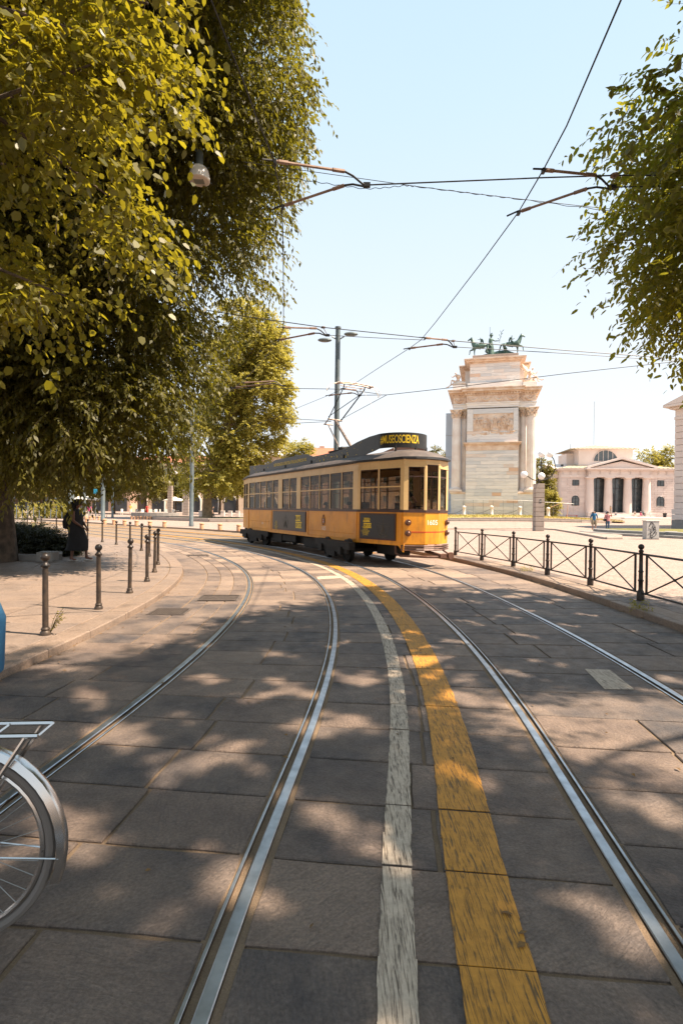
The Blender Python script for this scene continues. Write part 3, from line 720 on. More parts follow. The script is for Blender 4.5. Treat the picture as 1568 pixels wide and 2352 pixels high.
# roof board with curved ends
def bz(x):
    top = np.interp(x, [-6.4, -3.35, -2.75, .5, 1.1, 2.8, 3.7, 4.4, 5.1, 6.0], [3.72, 3.60, 3.74, 3.74, 3.58, 3.60, 3.66, 3.79, 3.87, 3.90]); bot = np.interp(x, [-6, 4.0, 4.9, 5.8], [3.24, 3.26, 3.34, 3.46]); return float(bot), float(top)
path = [(x, -.80) for x in np.arange(-5.9, 5.61, .25)]+[(5.6+.8*math.sin(a), -.8*math.cos(a)) for a in np.linspace(.12, PI-.12, 22)]+[(x, .80) for x in np.arange(5.5, -5.95, -.5)]+[(-5.9-.7*math.sin(a), .8*math.cos(a)) for a in np.linspace(.2, PI-.2, 12)]
m = MB(); vs = []; n = len(path)
for i in range(n):
    p = Vector(path[i]); q = Vector(path[(i+1) % n]); r = Vector(path[i-1]); d = (q-r).normalized(); nn = Vector((d.y, -d.x)); b_, t_ = bz(p.x)
    if p.x > 5.5: b_, t_ = bz(5.7 if p.y < .7 else p.x)
    for o, z in ((0, b_), (0, t_), (-.03, t_), (-.03, b_)): vs.append((p.x+nn.x*o, p.y+nn.y*o, z))
fs = []; ms = []
for i in range(n):
    j = (i+1) % n
    for k in range(4): l = (k+1) % 4; fs.append((i*4+k, j*4+k, j*4+l, i*4+l)); ms.append(1 if k == 2 else 0)
m.add(vs, fs); m.m = ms; MT['boardin'] = M('board_back', (.34, .20, .15), None, rough=.8); m.build('roof_board', [MT['adblack'], MT['boardin']], tram, smooth=False)
for x in (-4, -1.5, 1, 3.5): 
    for y in (-.8, .8): m = MB(); m.box((x, y, 3.30), (.05, .05, .3)); m.build('board_bracket', MT['dark'], tram)
for x, y in ((6.38, 0), (6.15, -.56), (6.15, .56)): m = MB(); m.box((x, y, 3.42), (.05, .05, .2)); m.build('board_bracket', MT['dark'], tram)
vs, fs = text_mesh('#MUSEOSCIENZA', .235, cond=.56, bold=.012, spacing=.95); w_ = max(v[0] for v in vs)-min(v[0] for v in vs); mid = (max(v[0] for v in vs)+min(v[0] for v in vs))/2
m = MB(); tot = 1.26; ctr = math.radians(52)
def arcp(x, y):
    a = ctr+(x-mid)/w_*tot/.806; return (5.6+.806*math.sin(a), -.806*math.cos(a), 3.585+y)
m.add([arcp(x, y) for x, y in vs], fs); m.build('board_lettering', MT['adyel'], tram)
BA, BB = (-6, -.8), (6, -.8)
text_on('board_small_lettering', 'MUSEO NAZIONALE DELLA SCIENZA E DELLA TECNOLOGIA LEONARDO DA VINCI', .125, MT['adyel'], tram, BA, BB, 4.9, 3.46, .006, .50, .008)
sk = MB()
for k in range(60):
    if k < 40: x = random.gauss(1.9, .55) if k < 28 else random.uniform(-5.6, -3.4)
    else: x = random.uniform(2.5, 5.3)
    b_, t_ = bz(x); z = random.uniform(b_+.04, t_-.05); s_ = random.choice((.012, .018, .03)); p, d, n = on_wall(BA, BB, x+6, z, .004)
    sk.box(tuple(p), (s_*2, .002, s_), 0)
tag(sk.build('printed_specks', MT['adyel'], tram), kind='stuff')
# posters on the sides
def poster(a, b, u0, u1, z0, z1, tu, tz, lu, fu, sc):
    f_ = MB(); quadbar(f_, a, b, u0, u1, z0, z1, .001, .03); f = f_.build('poster_frame', MT['brown'], tram)
    q = MB(); quadbar(q, a, b, u0+.05, u1-.05, z0+.05, z1-.05, .031, .034); q.build('poster', MT['adgrey'], f)
    y = MB(); quadbar(y, a, b, tu-.24*sc, tu+.22*sc, tz+.03, tz+.25*sc, .035, .037); quadbar(y, a, b, tu-.22*sc, tu+.32*sc, tz-.24*sc, tz, .035, .037); y.build('poster_title_block', MT['adyel'], f)
    text_on('poster_title', 'MILANO', .15*sc, MT['adgrey'], f, a, b, tu-.01, tz+.07, .040, .72, .006); text_on('poster_title', 'TOP STOP', .15*sc, MT['adgrey'], f, a, b, tu+.05*sc, tz-.2*sc, .040, .66, .006)
    for k, t_ in enumerate(('MUSEO', 'NAZIONALE', 'SCIENZA', 'E TECNOLOGIA', 'LEONARDO', 'DA VINCI')):
        text_on('poster_small_text', t_, .05, MT['adyel'], f, a, b, lu, z1-.45-k*.068 if sc > .9 else z0+.38-k*.055, .037, .7, .0)
    dr = MB()
    def ln(p, q, r=.006):
        A, d, n = on_wall(a, b, fu+p[0], z0+p[1], .038); Bp, d, n = on_wall(a, b, fu+q[0], z0+q[1], .038); dr.tube(A, Bp, r*.7, n=4)
    for p, q in (((0, .62), (0, .45)), ((-.2, .5), (.2, .47)), ((-.28, .43), (.3, .40)), ((-.25, .42), (-.14, .12)), ((.25, .41), (.14, .12)), ((0, .42), (-.12, .14)), ((0, .42), (.12, .14)), ((-.16, .12), (0, .08)), ((0, .08), (.16, .12)), ((-.16, .12), (0, .17)), ((0, .17), (.16, .12)), ((-.2, .38), (.22, .36)), ((0, .36), (-.05, .15)), ((0, .36), (.06, .15))): ln(p, q)
    dr.build('poster_drawing', MT['adline'], f)
poster(NA, NBB, 3.20, 6.45, .76, 1.52, 5.80, 1.13, 3.62, 4.6, 1.0)
poster((5.05, -1.175), (6.9, -.79), .14, 1.62, .74, 1.51, .45, 1.22, .40, 1.13, .62)
text_on('number', '1605', .13, MT['whitep'], tram, NA, NBB, 7.85, .90, .004, .95, .0); text_on('number', '1605', .10, MT['whitep'], tram, NA, NBB, 1.95, .92, .004, .95, -.01)
em = MB(); p, d, n = on_wall(NA, NBB, 7.85, 1.24, .006)
pts = []
for k in range(25): a = 2*PI*k/24; pts.append((p.x+d.x*.095*math.cos(a), p.y-.002, 1.22+.15*math.sin(a)))
em.path(pts, .011, 5); em.box((p.x, p.y, 1.22), (.09, .006, .16)); em.sphere((p.x, p.y, 1.40), .03, 6, 4); e_ = em.build('coat_of_arms', MT['brown'], tram)
em = MB(); em.box((p.x, p.y-.006, 1.22), (.07, .004, .13)); em.build('shield', MT['whitep'], e_); em = MB(); em.box((p.x, p.y-.010, 1.22), (.018, .004, .12)); em.box((p.x, p.y-.0102, 1.23), (.065, .003, .02)); em.build('red_cross', MT['redp'], e_)
# paper notices behind the glass
for x in (-3.86, -2.35, -.62, 1.2, 2.78, 4.4):
    m = MB(); m.box((x, -1.11, 2.62), (.26, .004, .22)); m.build('notice', MT['cream'], tram)
# inside
m = MB(); m.prism([(-6.85, -.76), (-5.05, -1.12), (5.05, -1.12), (6.85, -.76), (7.1, -.2), (7.1, .2), (6.85, .76), (5.05, 1.12), (-5.05, 1.12), (-6.85, .76)], .66, .74); m.build('floor', MT['wood'], tram)
m = MB()
for sy in (-1, 1):
    m.box((2.8, sy*.93, 1.14), (3.6, .32, .05)); m.box((2.8, sy*1.09, 1.3), (3.6, .03, .3)); m.box((-3.2, sy*.93, 1.14), (3.2, .32, .05)); m.box((-3.2, sy*1.09, 1.3), (3.2, .03, .3))
m.build('bench', MT['wood'], tram)
m = MB()
for x in (-4.8, -1.2, .7, 4.9):
    m.tube((x, -.6, .74), (x, -.6, 3.0), .018, n=6); m.tube((x, .6, .74), (x, .6, 3.0), .018, n=6)
m.tube((-5, -.6, 2.6), (5, -.6, 2.6), .015, n=6); m.tube((-5, .6, 2.6), (5, .6, 2.6), .015, n=6); m.build('grab_rail', MT['panto'], tram)
m = MB(); m.box((5.0, .65, 1.3), (.04, .8, 1.1)); m.box((5.0, -.9, 1.3), (.04, .35, 1.1)); m.box((5.2, .0, 2.95), (.04, 2.1, .14)); m.box((-5.0, .62, 1.3), (.04, .9, 1.1)); m.build('partition', MT['wood'], tram)
m = MB(); m.box((6.6, .1, 1.1), (.3, .5, .75)); m.tube((6.45, .1, 1.4), (6.45, .1, 1.72), .03); m.lathe([(.16, 0), (.16, .02)], (6.45, .1, 1.72), 12); m.build('driver_desk', MT['dark'], tram)
DRIVER = TM @ Vector((5.75, .1, .74))
for x, y in ((-.4, 0), (2.6, 0), (-3.4, 0)):
    m = MB(); m.sphere((x, y, 2.72), .13, 12, 8); m.tube((x, y, 2.84), (x, y, 3.02), .02); m.build('ceiling_lamp', MT['globe'], tram, smooth=True)
# underframe and bogies on the curved track
m = MB(); m.box((0, 0, .60), (9.6, 1.9, .12)); m.box((0, -.7, .42), (3.0, .35, .32)); m.box((.6, .45, .42), (2.2, .5, .3)); m.tube((.9, -.55, .45), (1.9, -.55, .45), .16, n=10); m.box((-2.1, -.6, .45), (.7, .4, .22)); m.box((0, 0, .5), (12.6, .25, .14))
for x in (5.4, 6.0, 6.6): m.box((x, 0, .55), (.08, 1.5, .1))
m.build('underframe', MT['dark'], tram)
for x0_, x1_, z0_ in ((-2.5, -1.2, .22), (-1.1, .2, .30), (.95, 2.3, .20), (2.35, 2.75, .32), (5.5, 6.5, .3), (-6.4, -5.4, .28)):  # dark boxes added in place of the black shade under the tram
    mm = MB(); mm.box(((x0_+x1_)/2, -.80 if abs(x0_) < 5 else -.5, (z0_+.60)/2), (x1_-x0_, .5, .60-z0_), 0, .03); mm.box(((x0_+x1_)/2, -.84 if abs(x0_) < 5 else -.5, .62), (x1_-x0_+.1, .3, .06)); mm.build('underside_shade_box', MT['dark'], tram)
def bogie(lx):
    best = min((abs((TMI @ Vector((*pt(s, 2.36*kk(s)), 0))).x-lx), s) for s in np.arange(5, 40, .1))[1]
    wp = Vector((*pt(best, 2.36*kk(best)), 0)); w1 = Vector((*pt(best+.8, 2.36*kk(best)), 0)); lp = TMI @ wp; ld = (TMI.to_3x3() @ (w1-wp)); an = math.atan2(-ld.y, -ld.x)
    R_ = Matrix.Translation(lp) @ Matrix.Rotation(an, 4, 'Z')
    def tf(m): m.v = [tuple(R_ @ Vector(v)) for v in m.v]; return m
    m = MB()
    for sy in (-1, 1): m.box((0, sy*.93, .36), (2.5, .09, .16)); m.box((0, sy*.95, .22), (.7, .12, .16)); m.box((0, sy*.90, .52), (2.9, .2, .22))
    m.box((0, 0, .42), (.4, 1.8, .14)); b = tf(m).build('bogie', MT['dark'], tram)
    for ax in (-.81, .81):
        for sy in (-1, 1):
            m = MB(); y = sy*.75; N = 24; pr = [(.06, -.09), (.12, -.06), (.26, -.03), (.30, -.06), (.345, -.05), (.345, .035), (.375, .05), (.375, .065), (.06, .065)]
            vs = []; fs = []
            for r, o in pr:
                for k in range(N): a = 2*PI*k/N; vs.append((ax+r*math.cos(a), y-sy*o, .355+r*math.sin(a)*.985))
            for i in range(len(pr)-1):
                for k in range(N): fs.append((i*N+k, i*N+(k+1) % N, (i+1)*N+(k+1) % N, (i+1)*N+k))
            m.add(vs, fs); tf(m).build('wheel', MT['dark'], b, smooth=True)
        m = MB(); m.tube((ax, -.98, .355), (ax, .98, .355), .06, n=8); m.box((ax, -.99, .355), (.24, .12, .24)); m.box((ax, .99, .355), (.24, .12, .24)); tf(m).build('axle', MT['dark'], b)
bogie(4.05); bogie(-3.9)
m = MB(); m.path([(6.55, -.80, .62), (6.62, -.84, .40), (6.78, -.80, .335), (7.35, -.3, .33), (7.50, .1, .33), (7.45, .5, .34)], .035, 8); m.tube((6.9, 0, .45), (7.5, .12, .36), .045); m.box((7.5, .12, .36), (.1, .22, .1)); m.tube((6.6, .6, .6), (7.42, .5, .34), .025)
m.build('lifeguard_bar', MT['bumper'], tram)
m = MB(); m.lathe([(.0, -.03), (.10, -.03), (.10, .03), (.0, .03)], (0, 0, 0), 14); R2_ = Matrix.Translation((7.56, .36, .36)) @ Matrix.Rotation(PI/2, 4, 'Y'); m.v = [tuple(R2_ @ Vector(v)) for v in m.v]; m.box((7.4, .34, .36), (.3, .08, .08)); m.build('coupler', MT['bumper'], tram)
m = MB(); m.box((-6.95, -.55, .5), (.25, .2, .35)); m.box((-6.98, .0, .45), (.2, .9, .14)); m.build('rear_step', MT['dark'], tram)
m = MB(); m.box((-7.0, -.62, 1.9), (.05, .04, .35)); m.build('mirror', MT['dark'], tram)
# pantograph
pan = MB()
pan.box((2.15, 0, 3.52), (1.1, .9, .05)); 
for x in (1.75, 2.6):
    for y in (-.38, .38): pan.lathe([(.05, 0), (.07, .04), (.05, .08), (.07, .12), (.05, .16)], (x, y, 3.54), 8)
pan.box((2.15, -.38, 3.73), (1.1, .07, .05)); pan.box((2.15, .38, 3.73), (1.1, .07, .05)); pan.tube((2.6, -.42, 3.78), (2.6, .42, 3.78), .06); pan.tube((1.85, -.1, 3.86), (2.55, -.1, 3.82), .05)
pr_ = pan.build('pantograph_base', MT['dark'], tram)
arm = MB(); arm.tube((2.62, 0, 3.82), (1.34, 0, 5.0), .055, .045); arm.tube((1.9, -.12, 3.9), (.98, -.1, 4.86), .022); arm.tube((1.32, -.28, 5.02), (1.32, .30, 4.99), .035); arm.tube((1.32, -.26, 5.02), (1.0, -.26, 4.86), .02); arm.tube((1.0, -.3, 4.86), (1.0, .1, 4.86), .025)
arm.build('lower_arm', MT['panto'], tram)
Ht = 6.02
up = MB(); up.tube((1.32, -.27, 5.02), (2.75, -.42, Ht-.1), .018); up.tube((1.32, .27, 5.0), (2.75, .42, Ht-.1), .022); up.tube((1.32, -.27, 5.1), (2.6, .40, Ht-.22), .014); up.tube((2.75, -.42, Ht-.1), (2.78, -.42, Ht), .02); up.tube((2.75, .42, Ht-.1), (2.78, .42, Ht), .02); up.build('upper_arm', MT['dark'], tram)
hd = MB()
for dx in (-.1, .1): hd.path([(2.78+dx, -.72, Ht-.01), (2.78+dx, -.5, Ht+.03), (2.78+dx, 0, Ht+.05), (2.78+dx, .5, Ht+.03), (2.78+dx, .72, Ht-.01)], .025, 6)
hd.box((2.78, -.66, Ht), (.28, .05, .04)); hd.box((2.78, .66, Ht), (.28, .05, .04)); hd.tube((2.66, -.5, Ht-.05), (2.66, .5, Ht-.05), .014); hd.build('collector_head', MT['panto'], tram)
hn = MB()
for sy in (-1, 1): hn.path([(2.68, sy*.72, Ht), (2.68, sy*.92, Ht-.04), (2.68, sy*1.05, Ht-.2), (2.68, sy*1.06, Ht-.3)], .012, 5); hn.path([(2.88, sy*.72, Ht), (2.88, sy*.92, Ht-.06), (2.88, sy*1.05, Ht-.22), (2.68, sy*1.06, Ht-.3)], .010, 5)
hn.build('collector_horn', MT['whitep'], tram)
m = MB(); m.path([(3.0, .2, Ht-.2), (3.4, .3, 5.3), (4.2, .4, 4.3), (4.9, .3, 3.5)], .006, 4); m.build('rope', MT['whitep'], tram)
# ================================================================== BOLLARDS, RAILING
def make_bollard(h=.96):
    t = thing('iron_bollard', (0, 0, 0), 0, 'x', 'bollard', 'thin iron bollards along the left kerb')
    MB().lathe([(.060, 0), (.060, .03), (.045, .05), (.05, .07), (.040, .09)], n=16).build('base', MT['iron2'], t, smooth=True)
    MB().lathe([(.034, .09), (.033, .5), (.031, h-.17), (.032, h-.16)], n=16).build('shaft', MT['iron2'], t, smooth=True)
    MB().lathe([(.036, h-.165), (.05, h-.155), (.052, h-.14), (.034, h-.12), (.026, h-.105), (.026, h-.09)], n=16).build('collar', MT['iron'], t, smooth=True)
    MB().sphere((0, 0, h-.045), .052, 16, 10).build('ball', MT['iron'], t, smooth=True)
    return t
bl = ['iron bollard nearest the camera, with a small plant growing at its foot', 'second nearest iron bollard at the left kerb, casting a thin shadow', 'third iron bollard from the camera, right of the woman in black',
      'fourth iron bollard from the camera at the kerb bend', 'fifth iron bollard from the camera, close beside the bend', 'iron bollard overlapping its neighbours at the bend, rightmost in the photo',
      'shaded iron bollard just behind the cluster at the bend', 'dark iron bollard left of the cluster at the bend', 'iron bollard directly behind the second nearest one', 'sunlit iron bollard two places right of the woman',
      'sunlit brown iron bollard one place right of the woman', 'iron bollard just right of the woman in black', 'brown iron bollard just left of the woman in black', 'iron bollard above the shrubs, second left of the woman', 'iron bollard above the shrubs, third left of the woman', 'farthest iron bollard beside the big trunk at the left edge']
bpix = [(105, 1458), (227, 1399), (298, 1362), (338, 1335.5), (355, 1314.6), (363, 1297), (343, 1278), (325, 1265), (299, 1256), (267.5, 1251), (235.4, 1245), (201.6, 1240.8), (129.6, 1231.8), (95, 1225), (63, 1219), (32, 1213)]
b0 = make_bollard(); bt = tree_of(b0)
for i, ((x, y), lb) in enumerate(zip(bpix, bl)):
    o = b0 if i == 0 else copy_tree(bt); p = G(x, y, FOOT_Z); o.location = p; o['label'] = lb
    o.rotation_euler = (random.uniform(-.012, .012), [.03, -.03, .012][i] if i < 3 else random.uniform(-.012, .012), random.uniform(0, 6))
# sprout at the first bollard
sp = thing('weed', G(112, 1456, FOOT_Z)+Vector((.02, -.02, 0)), 0, 'small yellow green weed at the foot of the nearest bollard', 'plant')
m = MB(); lf = MB()
for k in range(6):
    a = random.uniform(-.9, 1.2); tip = Vector((math.cos(a)*.16*random.uniform(.6, 1.2), math.sin(a)*.06, random.uniform(.14, .33))); m.path([(0, 0, 0), tuple(tip*.5+Vector((0, 0, .04))), tuple(tip)], .003, 4)
    for q in range(7):
        c = tip*(0.35+.1*q); d = Vector((random.uniform(-1, 1), random.uniform(-1, 1), random.uniform(-.3, .6))).normalized()*.035; s_ = d.cross(Vector((random.random(), random.random(), 1))).normalized()*.013
        lf.add([c, c+d*.5+s_, c+d, c+d*.5-s_], [(0, 1, 2, 3)])
m.build('stem', MT['leaf_lime'], sp); lf.build('leaves', MT['leaf_lime'], sp)['kind'] = 'stuff'
# --- cast iron railing: posts and braced panels
frp = [(1045, 1275), (1105.7, 1286.6), (1177.7, 1301), (1256, 1319.7), (1354.5, 1344), (1469.7, 1378.4)]
FP = [G(x, y, .1) for x, y in frp]
FP.append(FP[-1]*2-FP[-2]+Vector((0.0, -.02, 0))); FP.append(FP[-1]*2-FP[-2]); FP.append(FP[-1]*2-FP[-2])
fence = thing('iron_railing', FP[0], 0, 'black cast iron railing with crossed braces between the tracks and the square', 'railing')
def post_profile(): return [(.062, 0), (.062, .12), (.055, .15), (.042, .17), (.036, .19), (.036, .32), (.047, .335), (.047, .35), (.035, .36), (.034, .48), (.042, .49), (.042, .505), (.032, .52), (.030, .82), (.040, .84), (.040, .86), (.024, .875), (.022, .89)]
pm = MB().lathe(post_profile(), n=14).mesh('post', MT['iron'], True); bm_ = MB().sphere((0, 0, .925), .050, 14, 10).mesh('ball', MT['iron'], True)
for i, p in enumerate(FP):
    o = link('post', pm, fence, p-FP[0]); link('ball', bm_, o)
for i in range(len(FP)-1):
    a, b = FP[i]-FP[0], FP[i+1]-FP[0]; d = b-a; L = d.length; d = d.normalized(); z = Vector((0, 0, 1))
    fr_ = MB(); fr_.tube(a+z*.80, b+z*.80, .020, n=6); fr_.tube(a+z*.13, b+z*.13, .018, n=6)
    pa = a+d*.17; pb = b-d*.17
    fr = fr_.build('rail_pair', MT['iron'], fence); fr.name = 'panel_frame'
    for q in (pa, pb): MB().tube(q+z*.13, q+z*.80, .020, n=6).build('upright', MT['iron'], fr)
    MB().tube(pa+z*.14, pb+z*.79, .013, n=6).build('brace', MT['iron'], fr); MB().tube(pa+z*.79, pb+z*.14, .013, n=6).build('brace', MT['iron'], fr)
    c = (pa+pb)/2+z*.465; MB().sphere(tuple(c), .026, 8, 5).build('brace_boss', MT['iron'], fr)
# ================================================================== LEFT BED, TREE BED
bed = thing('planting_bed', G(60, 1283, FOOT_Z), 0, 'raised bed with dark stone edging left of the woman', 'planter')
e0 = G(0, 1289, FOOT_Z); e1 = G(128, 1287.5, FOOT_Z); bo = bed.location
a = Vector((e1.x, e1.y)); poly = [(a.x, a.y), (a.x-2.7, a.y+5.0), (a.x-6, a.y+8), (-20, a.y+9), (-20, a.y)]
MB().prism([(x-bo.x, y-bo.y) for x, y in poly], -.02, .10).build('soil', MT['groove'], bed)
for k in range(9):
    x1 = a.x-.42-k*1.05; m = MB(); m.box((x1-.5-bo.x, a.y-bo.y-.08, .07), (1.03, .16, .2), 0, .015); m.build('edging_stone', MT['grey_stone'], bed)
m = MB(); m.box((a.x-.16-bo.x, a.y-.1-bo.y, .10), (.42, .42, .32), .1, .02); m.build('edging_block', MT['grey_stone'], bed)
for k in range(5):
    m = MB(); m.box((a.x+.02-bo.x-.49*(k+.6), a.y+.15-bo.y+.92*(k+.6), .07), (.16, 1.03, .2), math.atan2(.49, .92), .015); m.build('edging_stone', MT['grey_stone'], bed)
# ================================================================== SQUAT STONE BOLLARDS
def make_squat():
    t = thing('stone_bollard', (0, 0, 0), 0, 'x', 'bollard', 'squat stone bollards along the far kerb')
    MB().lathe([(.15, 0), (.15, .30), (.135, .33)], n=12).build('drum', MT['warm_stone'], t, smooth=True)
    MB().lathe([(.125, .33), (.165, .36), (.17, .42), (.13, .47), (.05, .49)], n=12).build('cap', MT['warm_stone'], t, smooth=True); return t
q0 = make_squat(); qt = tree_of(q0)
sq_px = [(136.8, 1190, 1.6), (185, 1199, 1), (199, 1200, 1), (241, 1204, 1), (262.5, 1205.6, 1), (286.5, 1206.8, 1), (314, 1208, 1), (344.5, 1210, 1), (378, 1211, 1), (463.7, 1215.5, 1), (505.5, 1217.5, 1), (548.5, 1219.8, 1)]
sql = ['large squat stone bollard at the kerb tip, left of the woman', 'squat stone bollard just right of the woman, leftmost of its pair', 'squat stone bollard just right of the woman, right one of its pair', 'squat stone bollard in the gap between two thin iron ones, left of the pole', 'squat stone bollard at the foot of the thin grey pole', 'squat stone bollard right of the thin grey pole in the shade strip',
       'squat stone bollard midway along the far kerb', 'squat stone bollard above the cluster of iron bollards', 'squat stone bollard left of the thick grey pole', 'squat stone bollard just right of the thick grey pole', 'squat stone bollard between the thick pole and the tram, middle one', 'squat stone bollard nearest the rear of the tram']
for i, ((x, y, sc), lb) in enumerate(zip(sq_px, sql)):
    o = q0 if i == 0 else copy_tree(qt); p = G(x, y, .1); o.location = p; o['label'] = lb; o.scale = (sc, sc, sc*.95)
far_sq = [(303+.0+k*7.2, 1175.5) for k in range(7)]+[(190, 1178), (198, 1178), (208, 1178.5), (217, 1178), (228, 1178)]
for i, (x, y) in enumerate(far_sq):
    o = copy_tree(qt); o.location = GY(x, 62 if i < 7 else 58); s_ = .85 if i < 7 else .9; o.scale = (s_,)*3; o['group'] = 'small distant stone bollards'
    o['label'] = ['leftmost', 'second', 'third', 'middle', 'fifth', 'sixth', 'rightmost'][i]+' small distant stone bollard in the row left of the round planter' if i < 7 else ['first', 'second', 'third', 'fourth', 'last'][i-7]+' small distant stone bollard behind the woman, counted from the left'
# ================================================================== LAMP AND CATENARY POLES
def pole(px, Y, r, h, label, base=None, name='utility_pole'):
    p = GY(px, Y) if base is None else base
    t = thing(name, p, 0, label, 'pole')
    MB().lathe([(r*1.25, 0), (r*1.25, .25), (r*1.08, .3), (r*1.05, h*.4), (r, h*.41), (r*.85, h)], n=14).build('shaft', MT['pole'], t, smooth=True)
    m = MB(); m.lathe([(r*1.1, 0), (r*1.1, .08), (r*.3, .12)], (0, 0, h), 12); m.build('cap', MT['pole'], t); return t
pt1 = P(774, 1100, 25.0); pole1 = pole(0, 0, .135, 10.15, 'dark grey steel pole rising behind the tram, carrying wires and small lamps', Vector((-.28, 25.0, .1)))
for sx, nm in ((-1, 'lamp_head'), (1, 'lamp_head')):
    m = MB(); m.path([(0, 0, 9.6), (sx*.3, -.1, 9.75)], .03, 6); m.sphere((sx*.62, -.15, 9.85 if sx > 0 else 9.55), .2, 10, 6, (1.7, .8, .5)); m.build('lamp_head', MT['pole'], pole1, smooth=True)
pole(440, 42.5, .16, 11, 'thick pale grey pole standing left of the plane tree')
pole(237, 55, .19, 10, 'grey pole behind the thin bollards, right of the woman')
pole(194, 62, .13, 9, 'slim grey pole just right of the head of the woman')
pole(259, 66, .13, 9, 'slim grey pole left of the green cafe trees')
pole(161, 60, .16, 9, 'pair of grey poles above the head of the woman, left one')
pole(167.5, 63, .19, 9, 'pair of grey poles above the head of the woman, right one')
# street name style pillars with block courses (left square)
def block_pillar(p, w_, h, n, label, rz=0, lampk=None):
    t = thing('stone_pillar', p, rz, label, 'pillar'); hh = h/n
    core = MB(); core.box((0, 0, h/2-.02), (w_*.93, w_*.93, h-.06)); core.build('core', MT['groove'], t)
    bmsh = MB().box((0, 0, hh/2), (w_, w_, hh-.028), 0, .02).mesh('block', MT['pillar'])
    for k in range(n): link('block', bmsh, t, (random.uniform(-.006, .006), 0, k*hh))
    return t
def globe_lamp(t, z, s=1.0, arms=None):
    st = MB(); st.tube((0, 0, z), (0, 0, z+.35*s), .075*s, n=10); st.build('lamp_stem', MT['iron'], t)
    arms = arms or [[(0, 0, .25), (-.5, 0, .32), (-.85, 0, .55), (-1.1, 0, .62)], [(0, 0, .25), (-.05, -.35, .25), (-.04, -.55, .35)], [(0, 0, .25), (.9, .1, .5), (1.35, .15, 1.2), (1.3, .2, 1.9), (1.12, .2, 2.22)], [(0, .1, .25), (.18, .2, .9), (.32, .3, 2.2)]]
    ends = [(-1.22, 0, .72), (-.03, -.6, .58), (.95, .2, 2.45), (.32, .3, 2.45)]
    for a, e in zip(arms, ends):
        m = MB(); cv = catmull([Vector(q) for q in a], .1) if False else a
        pts = []
        for i in range(len(a)-1):
            for k in range(4):
                u = k/4; p0 = Vector(a[max(i-1, 0)]); p1 = Vector(a[i]); p2 = Vector(a[i+1]); p3 = Vector(a[min(i+2, len(a)-1)])
                pts.append(.5*((2*p1)+(p2-p0)*u+(2*p0-5*p1+4*p2-p3)*u*u+(3*p1-p0-3*p2+p3)*u**3))
        pts.append(Vector(a[-1])); m.path([(q.x*s, q.y*s, z+q.z*s) for q in pts], .038*s, 7); ar = m.build('lamp_arm', MT['iron'], t, smooth=True)
        m = MB(); q = Vector(a[-1]); dd = (Vector(e)-q); dd = dd.normalized() if dd.length > .01 else Vector((0, 0, 1)); m.tube((q.x*s, q.y*s, z+q.z*s), tuple(Vector((q.x*s, q.y*s, z+q.z*s))+dd*.07*s), .09*s, .11*s, 12); m.build('holder', MT['iron'], ar)
        m = MB(); m.sphere((e[0]*s, e[1]*s, z+e[2]*s), .285*s, 18, 12); m.build('globe', MT['globe'], t, smooth=True)
pp = GP(1235, 1219.5); pil = block_pillar(pp, .70, 3.86*44/44, 10, 'tall pillar of stone blocks with four white globe lamps on curved arms')
globe_lamp(pil, 3.86)
m = MB(); m.box((.02, -.358, 2.42), (.15, .012, .28)); pl_ = m.build('number_plate', MT['adgrey'], pil)
vs, fs = text_mesh('30', .10, bold=.01); m = MB(); m.add([(y*-1+.02+.0, -.366, 2.42+x) for x, y in vs] if False else [(.02+x*.9, -.366, 2.37+y) for x, y in vs], fs); m.build('plate_number', MT['whitep'], pl_)
pB = block_pillar(GY(391, 88), .72, 4.9, 12, 'slim pale pillar of stone blocks with globe lamps on the left square'); globe_lamp(pB, 4.9, .9)
block_pillar(GY(428, 86), .95, 4.2, 9, 'wider pale pillar of stone blocks left of the thick grey pole')
# ================================================================== RIGHT SQUARE: kerbs, island, lawn
def poly_slab(name, pxy, z0, z1, mat, bev=.02, **k):
    m = MB(); m.prism([(p.x, p.y) for p in pxy], z0, z1, bev); o = m.build(name, mat); return o
isl = [G(960, 1216.3, .09), G(1243, 1216, .09), G(1277, 1218, .09), G(1330, 1227, .09), G(1390, 1238.5, .09), G(1426, 1238.5, .09), G(1428, 1233, .09), G(1330, 1215, .09), Vector((25, 52, 0)), Vector((8, 55, 0))]
isl_o = tag(poly_slab('traffic_island', isl, .0, .21, MT['ground'], .0), kind='structure')
def kerb_line(parent, pts, z0, z1, wd, L, mat, name='kerb_stone'):
    for i in range(len(pts)-1):
        a, b = Vector((pts[i][0], pts[i][1])), Vector((pts[i+1][0], pts[i+1][1])); d = b-a; n = max(1, round(d.length/L)); dn = d.normalized()
        for k in range(n):
            c = a+d*((k+.5)/n); m = MB(); m.box((0, 0, 0), (d.length/n-.015, wd, z1-z0), math.atan2(dn.y, dn.x), .02); o = m.build(name, mat, parent, (c.x, c.y, (z0+z1)/2))
kerb_line(isl_o, [(p.x, p.y) for p in isl[:6]], .02, .215, .22, 1.3, MT['kerb'] if False else MT['pillar'])
kr2 = tag(thing('lawn_kerb'), kind='structure')
def lawn_pt(px, Y, dz=0): x = P(px, 1175, Y).x; return (x, Y, hp(x, Y)+dz)
